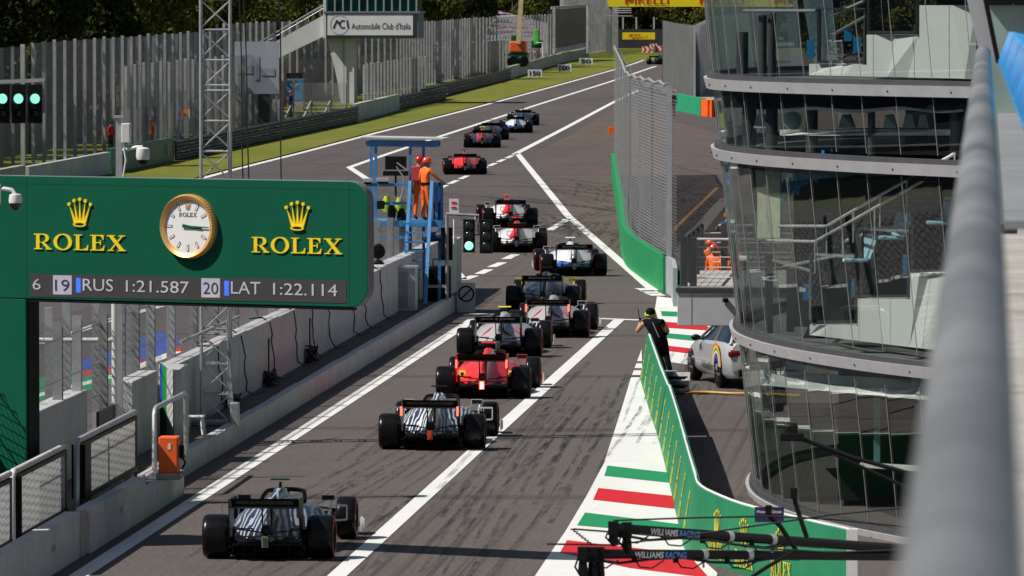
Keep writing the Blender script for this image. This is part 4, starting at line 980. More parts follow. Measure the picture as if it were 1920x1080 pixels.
mb = MB(); mb.box((b.x-.14, 111.596, .98), (.05, .006, .10)); mb.build('plate', [M_whitep], ob, 0)
mb = MB(); mb.box((b.x+.05, 111.8, .88), (.07, .14, .22)); mb.tube([(b.x+.06, 111.72, .8), (b.x+.12, 111.7, .7), (b.x+.06, 111.72, .6)], .018, 6); mb.build('plug', [M_blackp], ob, 0)
# mesh railings
M_exp = mesh_mat('expanded_metal', (.55, .555, .56), .055, .62, .5, False)
def slit_mat():
    m, nt = _new('expanded_sheet'); uv = N(nt, 'UVMap'); sep = N(nt, 'SeparateXYZ'); L(nt, uv.outputs[0], sep.inputs[0])
    u, v = sep.outputs[0], sep.outputs[1]
    row = math_(nt, 'FRACT', math_(nt, 'ADD', math_(nt, 'MULTIPLY', v, 8.0), math_(nt, 'MULTIPLY', math_(nt, 'FLOOR', math_(nt, 'MULTIPLY', u, 2.2)), .37)))
    sl = math_(nt, 'FRACT', math_(nt, 'ADD', math_(nt, 'MULTIPLY', u, 7.5), math_(nt, 'MULTIPLY', v, 9)))
    k = math_(nt, 'MULTIPLY', math_(nt, 'LESS_THAN', math_(nt, 'ABSOLUTE', math_(nt, 'SUBTRACT', row, .5)), .17), math_(nt, 'LESS_THAN', sl, .48))
    nz = noise(nt, 7, 5, .7, ocoord(nt))
    c = mixc(nt, ramp(nt, nz, .3, .7), (.60, .61, .61), (.76, .765, .76)); c = mixc(nt, k, c, (.13, .13, .135))
    sl2 = math_(nt, 'FRACT', math_(nt, 'MULTIPLY', u, 15)); c = mixc(nt, math_(nt, 'MULTIPLY', math_(nt, 'LESS_THAN', sl2, .35), .75), c, (.16, .16, .165))
    pr = finish(nt, c, .55, 0, k, .4); tr_ = N(nt, 'BsdfTranslucent'); L(nt, c, tr_.inputs[0]); mx = N(nt, 'MixShader'); mx.inputs[0].default_value = .35
    o = [n for n in nt.nodes if n.type == 'OUTPUT_MATERIAL'][0]; L(nt, pr.outputs[0], mx.inputs[1]); L(nt, tr_.outputs[0], mx.inputs[2]); L(nt, mx.outputs[0], o.inputs[0]); return m
M_slit = slit_mat()
def railing(label, y0, y1, X, z0, z1, dark=0, rust=False):
    t = thing('mesh_railing', label, 'railing', (X, (y0+y1)/2, PZ), 0, 'mesh railing panels on the white wall')
    mt = M_pipe if rust else M_galv
    mb = MB(); mb.tube([(X, y0, PZ), (X, y0, z1-.08), (X, y0+.12, z1), (X, y1, z1)], .05, 10); mb.build('top_rail', [mt], t, 60)
    mb = MB(); mb.tube([(X, y1, PZ), (X, y1, z1-.06)], .045, 8); mb.build('post', [mat('dark_frame_steel', (.07, .07, .075), .5)], t, 60)
    mb = MB(); mb.quad((X+.012, y0+dark, z0), (X+.012, y1-.05, z0), (X+.012, y1-.05, z1-.06), (X+.012, y0+dark, z1-.06), 0, [(0, 0), (y1-y0-dark, 0), (y1-y0-dark, z1-z0), (0, z1-z0)])
    mb.build('panel', [M_slit], t, 0)
    mb = MB(); mb.bar((X+.02, y0+.06, z0-.03), (X+.02, y1, z0-.03), .07, .08); mb.bar((X+.02, y0+.06, z1-.09), (X+.02, y1, z1-.09), .05, .06); mb.bar((X+.02, y0+.09, z0), (X+.02, y0+.09, z1-.06), .22, .05, up=(0, 1, 0)); mb.build('dark_frame', [M_blackp], t, 0)
    if dark:
        mb = MB(); mb.span((X-.01, y0+.1, z0-.15), (X+.02, y0+dark-.02, z1-.1)); mb.build('side_plate', [M_blackp], t, 0)
railing('mesh railing panel with a dark side plate, right of the broken block', 104.7, 111.9, -14.4, .62, 1.54, 1.6)
railing('mesh railing panel with a rusty top rail, second from the broken block', 97.7, 103.3, -14.4, .58, 1.56, 0, True)
railing('mesh railing panel cut by the left edge of the picture', 91.5, 97.4, -14.4, .58, 1.56, 0, True)
# ---------------------------------------------------------------- lattice tower
def truss(t, cx, cy, w_, z0, z1, rz, step=.58):
    R_ = Matrix.Rotation(rz, 3, 'Z'); cor = [Vector((cx, cy, 0))+R_ @ Vector((a*w_/2, b*w_/2, 0)) for a, b in ((-1, -1), (1, -1), (1, 1), (-1, 1))]
    for c in cor:
        mb = MB(); mb.tube([(c.x, c.y, z0), (c.x, c.y, z1)], .032, 8); mb.build('leg', [M_galv], t, 60)
    n = int((z1-z0)/step)
    for f in range(4):
        a, b = cor[f], cor[(f+1) % 4]; mb = MB()
        for k in range(n):
            za, zb_ = z0+k*step, z0+(k+1)*step
            p, q = ((a, b) if k % 2 else (b, a))
            mb.tube([(p.x, p.y, za+.04), (q.x, q.y, zb_-.02)], .016, 6)
            if k % 3 == 0 or True: mb.tube([(a.x, a.y, za), (b.x, b.y, za)], .016, 6)
            if k % 4 == 3: mb.tube([(a.x, a.y, za+.1), (b.x, b.y, za+.1)], .016, 6)
        mb.build('lattice', [M_galv], t, 60)
tw = thing('lattice_tower', 'tall aluminium lattice tower standing on the pit walkway behind the sign', 'tower', (-14.72, 126.6, PZ))
truss(tw, -14.72, 126.6, .56, PZ+.02, 11.5, .12)
mb = MB(); mb.box((-14.72, 126.6, PZ+.05), (.8, .8, .06)); mb.build('base_plate', [M_galv_d], tw, 0)
mb = MB()
for k in range(5): mb.tube([(-14.44+.03*k, 126.28-.02*k, PZ+.1), (-14.45+.035*math.sin(k), 126.27, 1.5+.2*k), (-14.42+.03*k, 126.25, 3.0), (-14.44, 126.27, 6.0)], .016, 5)
mb.build('cable_bundle', [M_galv_d], tw, 60)
mb = MB(); mb.box((-14.28, 125.9, PZ+.25), (.16, .22, .46)); tag(mb.build('metal_box', [M_galv], smooth=0, bev=.02), 'small bare metal box at the foot of the lattice tower', 'box')
st = thing('stool', 'small white plastic stool left of the lattice tower foot', 'stool', (-15.0, 124, PZ)); x = P(366, 800, 124).x
mb = MB(); mb.box((x, 124, PZ+.33), (.34, .30, .04)); mb.build('seat', [M_whitep], st, 0, bev=.015)
for a in (-1, 1):
    for b in (-1, 1): mb = MB(); mb.bar((x+a*.12, 124+b*.1, PZ+.31), (x+a*.17, 124+b*.15, PZ), .045, .045); mb.build('leg', [M_whitep], st, 0)
# beam leaning from the tower
mb = MB(); mb.tube([P(338, 642, 124.8), P(448, 594, 127.5)], .035, 8); tag(mb.build('brace_pipe', [M_galv], smooth=60), 'slanting steel pipe clamped across the lattice tower', 'pipe')
# hanging cables
for i, (x0, x1, ya) in enumerate(((447, 463, 335), (455, 476, 335), (522, 533, 338))):
    mb = MB(); pts = [P(x0+(x1-x0)*k/8+2*math.sin(k), -25+(ya+200+25)*k/8, 128+i*.4) for k in range(9)]; mb.tube(pts, .014, 5)
    tag(mb.build('hanging_cable', [M_cable], smooth=60), ['thin black cable hanging nearest the lattice tower', 'thin black cable, middle of the three beside the lattice tower', 'thin black cable hanging well right of the lattice tower'][i], 'cable')
rnd = random.Random(4)
for i in range(9):
    y = 131+i*4.4+rnd.uniform(-1, 1); z = 1.70; pts = [(-15.55, y-.2, 1.72), (-15.3, y, 1.74), (-15.13, y, 1.62)]
    for k in range(6): pts.append((-15.11+rnd.uniform(-.01, .04), y+rnd.uniform(-.2, .2)+.1*k, 1.4-.18*k))
    pts += [(-15.0, y+1, PZ+.03), (-14.9, y+2.4, PZ+.03)]
    mb = MB(); mb.tube(pts, .016, 5); o = mb.build('wall_cable', [M_cable], smooth=60); tag(o, 'black cable draped over the white pit wall down to the walkway', 'cable', 'cables draped over the pit wall')
for i, (y, s) in enumerate(((132, .3), (139, .34), (147.5, .4))):
    mb = MB()
    pts = []
    for k in range(60): a = k*1.3; pts.append((-15.0+.13*math.cos(a)*rnd.uniform(.5, 1.2), y+.4*math.sin(a)*rnd.uniform(.4, 1.2), PZ+.03+s*.9*rnd.random()**2))
    mb.tube(pts, .018, 5)
    mb.tube([(-15.05, y, PZ), (-15.05, y, PZ+1.0)], .02, 6); o = mb.build('cable_coil', [M_cable], smooth=60)
    tag(o, ['tangle of black cable at the wall foot right of the lattice tower', 'tangle of black cable halfway along the wall foot', 'largest tangle of black cable near the dark green covered kit'][i], 'cable coil')
# ---------------------------------------------------------------- marshals' platform
bp = thing('marshal_platform', 'light blue steel marshal platform with roof, ladder and monitor', 'platform', (-15.6, 177, PZ))
Yp = 176.5; fz = 2.49
def Xp(x, Y=Yp): return P(x, 400, Y).x
mb = MB(); mb.span((Xp(684), Yp, fz-.16), (Xp(826), Yp+2.0, fz)); mb.build('deck', [M_blue], bp, 0, bev=.01)
for x, dy in ((684, 1.9), (699, .9), (764, .9), (783, 1.9), (824, 0)):
    z0 = PZ if x > 700 else 0; top = 4.58 if x < 800 else fz
    mb = MB(); mb.box((Xp(x), Yp+dy, (z0+top)/2), (.075, .075, top-z0)); mb.build('post', [M_blue], bp, 0)
for (x0, z0_, x1, z1_, dy) in ((684, 3.45, 772, 3.45, 0), (684, 2.95, 772, 2.95, 0), (699, 2.05, 770, 2.05, 0)):
    mb = MB(); mb.bar((Xp(x0), Yp+dy, z0_), (Xp(x1), Yp+dy, z1_), .06, .08); mb.build('rail', [M_blue], bp, 0)
for dy in (.9, 1.9): mb = MB(); mb.bar((Xp(680), Yp+dy, 4.52), (Xp(815), Yp+dy, 4.50), .08, .14); mb.build('roof_beam', [M_blue], bp, 0)
mb = MB(); mb.add([(Xp(672), Yp+.75, 4.66), (Xp(826), Yp+.75, 4.62), (Xp(829), Yp+2.5, 4.62), (Xp(672), Yp+2.5, 4.66)]+[(Xp(672), Yp+.75, 4.70), (Xp(826), Yp+.75, 4.66), (Xp(829), Yp+2.5, 4.66), (Xp(672), Yp+2.5, 4.70)], [(3, 2, 1, 0), (4, 5, 6, 7), (0, 1, 5, 4), (1, 2, 6, 5), (2, 3, 7, 6), (3, 0, 4, 7)]); mb.build('roof', [mat('roof_sheet', (.45, .46, .47), .6)], bp, 0)
# side guard on the right of the deck
for x in (806, 815, 824):
    mb = MB(); mb.box((Xp(x), Yp+.3+.25*(x-806)/9, fz+.5), (.07, .05, 1.05)); mb.build('guard_post', [M_blue], bp, 0)
mb = MB(); mb.span((Xp(807), Yp+.9, fz), (Xp(825), Yp+.93, fz+1.0)); mb.build('guard_panel', [mat('dark_blue_panel', (.02, .08, .22), .5)], bp, 0)
mb = MB(); mb.tube([(Xp(795), Yp-.1, 2.03), (Xp(831), Yp-.1, 2.1)], .13, 10); mb.build('rolled_cover', [mat('dark_blue_roll', (.015, .04, .11), .6)], bp, 0)
# ladder
for xb, xt in ((756, 769), (797, 810)):
    mb = MB(); a = Vector((Xp(xb, 174.3), 174.3, PZ)); b = Vector((Xp(xt, Yp), Yp-.02, fz+1.04)); mb.bar(a, b, .10, .085, up=(1, 0, 0)); mb.build('stringer', [M_blue], bp, 0)
for k in range(9):
    t_ = .06+.075*k; y = 174.3+(Yp-.02-174.3)*t_; z = PZ+(fz+1.04-PZ)*t_
    mb = MB(); mb.box(((Xp(756+13*t_)+Xp(797+13*t_))/2, y, z), (.54, .16, .04)); mb.build('step', [M_blue], bp, 0)
# kit on the platform
mo = thing('monitor', 'black monitor mounted under the blue platform roof', 'monitor', (Xp(742), Yp+.5, 3.4))
a, b = P(722, 318, Yp+.5), P(762, 293, Yp+.5); mb = MB(); mb.span((a.x, Yp+.5, a.z), (b.x, Yp+.56, b.z)); mb.build('screen', [M_blackp], mo, 0, bev=.01)
mb = MB(); mb.box(((a.x+b.x)/2, Yp+.5, a.z-.1), (.66, .3, .12)); mb.box(((a.x+b.x)/2, Yp+.5, a.z-.4), (.05, .05, .62)); mb.build('stand', [M_blackp], mo, 0)
mb = MB(); mb.tube([P(743, 312, Yp+.2), P(757, 332, Yp+.2), P(756, 355, Yp+.2), P(748, 385, Yp+.2)], .022, 6); mb.tube([P(744, 305, Yp+.2), P(764, 320, Yp+.2)], .022, 6); tag(mb.build('lamp_arm', [M_galv], smooth=60), 'bent grey lamp arm in front of the monitor', 'lamp arm')
for i, (x, y, w_) in enumerate(((690, 338, .25), (718, 337, .36))):
    c = P(x, y, Yp-.1); mb = MB(); mb.box(c, (w_, .2, .10)); mb.box(c+Vector((0, 0, -.08)), (w_*.8, .14, .05), 1); tag(mb.build('floodlight', [M_galv, M_blackp], smooth=0, bev=.01), ['narrow silver floodlight on the blue rail', 'wide silver floodlight on the blue rail'][i], 'floodlight')
c = P(736, 387, Yp+.3)
mb = MB()
for k in range(4):
    q = c+Vector((rnd.uniform(-.26, .26), rnd.uniform(-.1, .1), rnd.uniform(-.05, .3))); mb.loft([[q+Vector((wx*math.cos(2*PI*j/8)*(1+.3*math.sin(3*j+k)), .05*math.sin(2*PI*j/8)+.02*zz, -.14*zz)) for j in range(8)] for zz, wx in ((0, .05), (1, .10), (2, .12+.03*math.sin(k)), (3, .08))], 0 if k % 3 else 1)
tag(mb.build('safety_jackets', [m_hiviz, M_blackp], smooth=60), 'yellow safety jackets heaped over the blue platform rail', 'jackets')
c = P(714, 384, Yp-.08); mb = MB(); mb.box(c, (.20, .12, .22)); tag(mb.build('junction_box', [M_blackp], smooth=0, bev=.01), 'black junction box on the blue platform rail', 'box')
# cabinet, bag, lights
cb = thing('grey_cabinet', 'grey metal cabinet at the foot of the blue ladder', 'cabinet', (P(755, 585, 171).x, 171.3, PZ))
a, b = P(731, 584, 171), P(779, 503, 171); mb = MB(); mb.span((a.x, 171, PZ), (b.x, 171.7, b.z)); mb.build('body', [M_galv], cb, 0, bev=.01)
mb = MB(); mb.span((a.x+.06, 170.985, PZ+.1), (b.x-.2, 170.998, b.z-.08)); mb.build('door', [M_galv_d], cb, 0)
mb = MB(); mb.span((a.x-.03, 170.95, b.z), (b.x+.03, 171.75, b.z+.05)); mb.build('lid', [M_galv], cb, 0)
bg = thing('equipment_case', 'large black wheeled equipment case behind the no-entry board', 'case', (P(823, 555, 177).x, 177, PZ))
a, b = P(801, 556, 176.5), P(842, 500, 176.5); mb = MB(); mb.span((a.x, 176.5, PZ), (b.x, 177.2, b.z)); mb.build('body', [m_black], bg, 0, bev=.06)
mb = MB(); mb.tube([(a.x+.12, 176.9, b.z), (a.x+.12, 176.9, b.z+.18), (b.x-.12, 176.9, b.z+.18), (b.x-.12, 176.9, b.z)], .02, 6); mb.build('handle', [M_blackp], bg, 60)
mb = MB(); mb.span((a.x+.02, 176.45, PZ+.36), (b.x-.06, 176.49, PZ+.44)); mb.build('strap', [mat('grey_strap', (.35, .35, .36), .7)], bg, 0)
tl = thing('traffic_light', 'pit exit traffic light gallows with one green lamp lit', 'traffic light', (P(838, 540, 176).x, 176, PZ))
Yt = 176.0
mb = MB(); mb.tube([(P(838, 400, Yt).x, Yt, PZ), P(838, 402, Yt)], .045, 8); mb.build('pole', [M_galv_d], tl, 60)
mb = MB(); mb.tube([P(836, 401, Yt), P(898, 404, Yt)], .035, 8); mb.tube([P(897, 403, Yt), P(897, 440, Yt)], .025, 6); mb.tube([P(884, 440, Yt), P(908, 440, Yt)], .02, 6); mb.build('arm', [M_galv_d], tl, 60)
for (x0, y0, x1, y1, lit) in ((869, 411, 891, 473, 1), (900, 411, 924, 475, 0), (826, 427, 848, 488, 0)):
    a, b = P(x0, y1, Yt), P(x1, y0, Yt); yy = Yt+(-.12 if lit or x0 == 900 else .06)
    mb = MB(); mb.span((a.x, yy, a.z), (b.x, yy+.10, b.z)); h = mb.build('housing', [M_blackp], tl, 0, bev=.01)
    if x0 != 826:
        for k, fr in enumerate((.80, .50, .20)):
            c = Vector(((a.x+b.x)/2, yy-.002, a.z+(b.z-a.z)*fr)); on = lit and k == 2
            mb = MB(); mb.lathe([(.115, 0), (.10, .015), (.001, .03)], Matrix.Translation(c) @ Matrix.Rotation(PI/2, 4, 'X'), 18)
            mb.build('lamp', [mat('green_lamp_lit', (.2, .9, .6), .3, emit=(.30, 1, .68), estr=1.3) if on else mat('lamp_glass_dark', (.015, .018, .016), .2)], h, 60)
ns = thing('no_entry_board', 'pale board with a black slashed circle at the kerb wall end', 'sign', (P(874, 587, 177.8).x, 177.8, 0))
a, b = P(857, 586, 177.7), P(891, 530, 177.7); mb = MB(); mb.span((a.x, 177.7, .0), (b.x, 177.75, b.z)); mb.build('board', [mat('pale_grey_board', (.50, .52, .56), .6)], ns, 0)
c = Vector(((a.x+b.x)/2, 177.697, b.z-.30)); mb = MB(); Mn = Matrix.Translation(c) @ Matrix.Rotation(PI/2, 4, 'X')
for k in range(28):
    t0, t1 = 2*PI*k/28, 2*PI*(k+1)/28; mb.prism([(r*math.cos(t), r*math.sin(t)) for r, t in ((.22, t0), (.22, t1), (.175, t1), (.175, t0))], Mn, .004)
mb.prism([(-.155, -.125), (-.125, -.155), (.155, .125), (.125, .155)], Mn, .006); mb.build('slashed_circle', [M_blackp], ns, 0)
# tripod kit under tarpaulin and round lamps beside the sign end
tp = thing('covered_equipment', 'camera kit under a dark green tarpaulin beneath the sign end', 'covered kit', (P(670, 625, 150).x, 165, PZ))
M_tarp = mat('dark_green_tarpaulin', (.012, .03, .02), .6, 0, .5, 4, .6)
for i, (x0, x1, yt, Yq) in enumerate(((642, 672, 545, 163), (668, 700, 560, 165))):
    a, b = P(x0, yt, Yq), P(x1, yt, Yq); xm, hw = (a.x+b.x)/2, (b.x-a.x)/2; rings = []
    for k in range(7):
        z = PZ+(a.z-PZ)*k/6; f = 1.0-.45*(k/6)**2
        rings.append([Vector((xm+hw*f*math.cos(2*PI*j/14)*(1+.12*math.sin(5*j+k)), Yq+.35*f*math.sin(2*PI*j/14)*(1+.12*math.cos(3*j+k)), z)) for j in range(14)])
    mb = MB(); mb.loft(rings); mb.build('tarpaulin', [M_tarp], tp, 60)
fl = thing('black_lamp', 'pair of round black lamps clamped behind the sign end', 'lamp', (P(708, 490, 168).x, 168, 1.8))
for y in (470, 500):
    mb = MB(); mb.lathe([(.06, -.12), (.17, -.06), (.19, .08), (.17, .1), (.001, .06)], Matrix.Translation(P(709, y, 168)) @ Matrix.Rotation(PI/2+.3, 4, 'X'), 18); mb.build('lamp_head', [M_blackp], fl, 40)
mb = MB(); mb.tube([P(709, 470, 168.2), P(709, 560, 168.2)], .025, 6); mb.build('stem', [M_blackp], fl, 60)
mb = MB(); a, b = P(842, 400, 186), P(860, 373, 186); mb.span((a.x, 186, a.z), (b.x, 186.05, b.z)); mb.tube([((a.x+b.x)/2, 186.08, 1.5), ((a.x+b.x)/2, 186.08, a.z)], .03, 6)
for k in (0, 1): mb.box(((a.x+b.x)/2, 185.99, b.z-.10-.14*k), (.14, .01, .05), 1)
tag(mb.build('notice_board', [M_whitep, m_red], smooth=0), 'small white notice with red lines at the fence end', 'sign')
# the two marshals on the deck
pp_ = {'elbowR': (.30, .18, 1.18), 'wristR': (.22, .40, 1.10), 'handR': (.20, .46, 1.07), 'head': (0, .05, 1.61), 'crown': (.0, .07, 1.69)}
r, J = person((Xp(797), Yp+.15, fz), math.radians(-50), 'marshal in orange overalls and orange helmet leaning on the blue guard rail', pp_, m_orange, helmet=m_helm_o, mask=True, hscale=.96)
belt(r, J, .99, m_black)
r, J = person((Xp(783), Yp+.55, fz), math.radians(-20), 'marshal in orange overalls and dark red helmet with a backpack, behind the other marshal', None, m_orange, helmet=m_helm_r, hscale=.97); backpack(r, m_redvest)
# ================================================================== RIGHT SIDE: GLASS BUILDING, BALCONY, BARRIERS
def catmull(pts, n=8):
    pts = [Vector(p) for p in pts]; out = []
    for i in range(len(pts)-1):
        p0, p1, p2, p3 = pts[max(i-1, 0)], pts[i], pts[i+1], pts[min(i+2, len(pts)-1)]
        for k in range(n):
            t = k/n; out.append(.5*((2*p1)+(-p0+p2)*t+(2*p0-5*p1+4*p2-p3)*t*t+(-p0+3*p1-3*p2+p3)*t**3))
    return out+[pts[-1]]
PLAN = catmull([(3, 128.5), (-1.2, 127), (-3.3, 123.5), (-4.0, 119), (-3.95, 114.5), (-3.35, 110.6), (-2.3, 107.2), (-.7, 103.7), (1.6, 100.3), (5, 98), (13, 97)], 8)
# walk it evenly
def resample(pts, st):
    out = [pts[0]]; acc = 0
    for a, b in zip(pts, pts[1:]):
        L_ = (b-a).length; d = 0
        while acc+L_-d >= st:
            d += st-acc; acc = 0; out.append(a+(b-a)*(d/L_))
        acc += L_-d
    return out
PLAN = resample(PLAN, .40)
def pnorm(i, pl=None):
    pl = pl or PLAN; d = (pl[min(i+1, len(pl)-1)]-pl[max(i-1, 0)]).normalized(); return Vector((d.y, -d.x))*-1 if False else Vector((-d.y, d.x))*-1
LEAN = .105
def KZ(z):      # the upper storeys have a flatter front
    if z <= 2.95: return 1
    if z <= 6.1: return .86
    return .68 if z < 7.3 else .55
def FP(i, z, off=0, zk=None):
    n = pnorm(i); p = PLAN[i]+n*(LEAN*z+off); k = KZ(z if zk is None else zk)
    return Vector((p.x, 113-(113-p.y)*k if p.y < 113 else p.y, z))
# make sure the normal points out of the building (towards -x at the nose)
if pnorm(len(PLAN)//3).x > 0:
    _p = pnorm
    def pnorm(i, pl=None): return -_p(i, pl)
def glass_mat():
    m, nt = _new('tinted_glass'); co = ocoord(nt)
    wob = noise(nt, .35, 3, .5, co); b = N(nt, 'Bump'); b.inputs['Strength'].default_value = .03; b.inputs['Distance'].default_value = .12; L(nt, wob, b.inputs['Height'])
    t = N(nt, 'BsdfTransparent'); t.inputs[0].default_value = (.86, .91, .88, 1)
    g = N(nt, 'BsdfGlossy'); g.inputs['Roughness'].default_value = .012; g.inputs['Color'].default_value = (.86, .92, .90, 1); L(nt, b.outputs[0], g.inputs['Normal'])
    lw = N(nt, 'LayerWeight'); lw.inputs[0].default_value = .5; L(nt, b.outputs[0], lw.inputs['Normal'])
    k = math_(nt, 'ADD', .24, math_(nt, 'MULTIPLY', math_(nt, 'POWER', lw.outputs['Facing'], 3.0), .6))
    mx = N(nt, 'MixShader'); o = N(nt, 'OutputMaterial'); L(nt, k, mx.inputs[0]); L(nt, t.outputs[0], mx.inputs[1]); L(nt, g.outputs[0], mx.inputs[2]); L(nt, mx.outputs[0], o.inputs[0]); return m
M_glass = glass_mat()
M_band = mat('pale_aluminium_band', (.52, .52, .54), .45, .3, .08, 3, dirt=.2, dcol=(.3, .3, .3)); M_groove = mat('dark_groove', (.05, .05, .055), .5)
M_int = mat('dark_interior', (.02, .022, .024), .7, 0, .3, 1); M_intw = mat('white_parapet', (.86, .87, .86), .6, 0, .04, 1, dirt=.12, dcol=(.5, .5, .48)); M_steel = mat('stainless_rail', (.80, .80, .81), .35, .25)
M_bluec = mat('bright_blue_cover', (.02, .28, .62), .5, 0, .2, 6); M_paleb = mat('pale_blue_seat', (.40, .66, .78), .45); M_fl = mat('interior_floor', (.16, .165, .16), .6)
gb = thing('glass_building', 'rounded glass hospitality building with pale floor bands on the right', 'building', (1, 112, 0))
LV = [.05, 2.80, 5.92, 7.12, 11.6]
i0, i1 = 0, len(PLAN)-1
for a, b in zip(LV, LV[1:]):
    mb = MB(); z0, z1 = a+.14, b-.12; zm = (a+b)/2
    gi = list(range(i0, i1, 3))+[i1]
    for i, j in zip(gi, gi[1:]): mb.quad(FP(i, z0, .004*math.sin(i*2.1), zm), FP(j, z0, .004*math.sin(j*1.3), zm), FP(j, z1, .004*math.sin(j*1.7), zm), FP(i, z1, .004*math.sin(i*.9), zm))
    for i in range(i0+3, i1, 3): mb.tube([FP(i, z0, .012, zm), FP(i, z1, .012, zm)], .0065, 5, 1)
    mb.build('glazing', [M_glass, mat('grey_glazing_joint', (.30, .31, .31), .5)], gb, 0)
for k, z in enumerate(LV[:-1]):
    rings = []; r2 = []
    for i in range(i0, i1+1):
        n = 0
        rings.append([FP(i, z-.13, -.1), FP(i, z-.13, .13), FP(i, z+.05, .16), FP(i, z+.05, -.1)])
        r2.append([FP(i, z+.052, -.1), FP(i, z+.052, .10), FP(i, z+.13, .08), FP(i, z+.13, -.1)])
    mb = MB(); mb.loft(rings); bd = mb.build('floor_band', [M_band], gb, 40)
    mb = MB(); mb.loft(r2); mb.build('band_groove', [M_groove], bd, 40)
    mb = MB()
    for i in range(i0+2, i1, 5): mb.lathe([(.022, 0), (.001, .006)], Matrix.Translation(FP(i, z-.05, .148)) @ Matrix.Rotation(PI/2, 4, 'X'), 8)
    mb.build('band_bolts', [M_groove], bd, 60)
    mb = MB(); poly = [FP(i, z-.05, -.12) for i in range(i0, i1+1)]+[Vector((13, 128.5, z-.05))]
    mb.poly(poly); mb.poly([p+Vector((0, 0, -.18)) for p in poly][::-1]); mb.build('floor_slab', [M_fl], gb, 0)
mb = MB(); mb.poly([FP(i, 11.6, .3) for i in range(i0, i1+1)]+[Vector((13, 128.5, 11.6))]); mb.poly([FP(i, 11.9, .3) for i in range(i0, i1+1)]+[Vector((13, 128.5, 11.9))]); mb.build('roof', [M_band], gb, 0)
# dark core and side walls behind the glass
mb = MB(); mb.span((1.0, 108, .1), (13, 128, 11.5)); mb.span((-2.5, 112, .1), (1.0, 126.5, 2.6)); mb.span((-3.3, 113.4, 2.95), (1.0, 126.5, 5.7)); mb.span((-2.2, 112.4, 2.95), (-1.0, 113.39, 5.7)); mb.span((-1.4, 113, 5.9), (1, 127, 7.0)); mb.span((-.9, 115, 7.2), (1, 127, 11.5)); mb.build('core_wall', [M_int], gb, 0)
def Yin(x, z=5, inset=.55):     # how far back the inside of the glass lies along the pixel column x
    best = None
    for i in range(len(PLAN)*2//8, i1):
        p = FP(i, z, 0, z); X = p.x
        pxl = 1854+p.x/p.y*FPX
        if best is None or abs(pxl-x) < best[0]: best = (abs(pxl-x), p.y)
    return best[1]+inset
def inpoly(mb, pts, th, m=0, z=5, inset=.55):
    """a panel standing behind the glass: outline given as photo columns and rows on the inner line"""
    f = [P(x, y, Yin(x, z, inset)) for x, y in pts]; b = [p+Vector((.02, th, 0)) for p in f]; n = len(f)
    mb.add(f+b, [tuple(range(n))[::-1], tuple(range(n, 2*n))]+[(i, (i+1) % n, n+(i+1) % n, n+i) for i in range(n)], m)
def strip(pts, n=6):
    out = []
    for a, b in zip(pts, pts[1:]):
        k = n if abs(a[0]-b[0]) > 40 else 1
        out += [(a[0]+(b[0]-a[0])*j/k, a[1]+(b[1]-a[1])*j/k) for j in range(k)]
    return out+[pts[-1]]
for nm, z, steps, yb in (('upper', 8, [(1517, 120, 1623), (1623, 65, 1722), (1722, 10, 1830)], [(1517, 141), (1830, 148)]),
                     ('lower', 4, [(1518, 609, 1607), (1607, 560, 1705), (1705, 512, 1800)], [(1518, 628), (1800, 662)])):
    for x0, yt, x1 in steps:
        mb = MB(); y0 = yb[0][1]+(yb[1][1]-yb[0][1])*(x0-yb[0][0])/(yb[1][0]-yb[0][0]); y1 = yb[0][1]+(yb[1][1]-yb[0][1])*(x1-yb[0][0])/(yb[1][0]-yb[0][0])
        xs = [x0+(x1-x0)*k/5 for k in range(6)]
        inpoly(mb, [(x, y0+(y1-y0)*k/5) for k, x in enumerate(xs)]+[(x, yt) for x in xs[::-1]], .35, 0, z, .45); mb.build('stepped_parapet', [M_intw], gb, 0)
# dark window openings with frames above the steps
for (x0, y0, x1, y1, z) in ((1532, 15, 1622, 118, 8), (1625, -25, 1720, 63, 8), (1518, 475, 1606, 606, 4), (1612, 425, 1704, 558, 4), (1708, 375, 1800, 510, 4)):
    mb = MB()
    for a, b, c, d in ((x0, y0, x0+5, y1), (x1-4, y0, x1, y1), (x0, y1-5, x1, y1), (x0, y0, x1, y0+3)): inpoly(mb, [(a, d), (c, d), (c, b), (a, b)], .06, 0, z, .42)
    mb.build('inner_frame', [M_groove], gb, 0)
# columns
for x, y0, y1, z, r in ((1405, 200, 283, 6.5, .12), (1447, 205, 284, 6.5, .10), (1522, 205, 285, 6.5, .10), (1634, 206, 290, 6.5, .06), (1790, 210, 295, 6.5, .08), (1392, 60, 140, 8, .1), (1430, 28, 143, 8, .07), (1447, 25, 143, 8, .07)):
    Y = Yin(x, z, .9); a, b = P(x, y1, Y), P(x, y0, Y); mb = MB(); mb.tube([a, b], r, 12); mb.build('column', [mat('dark_column', (.10, .105, .11), .4)], gb, 60)
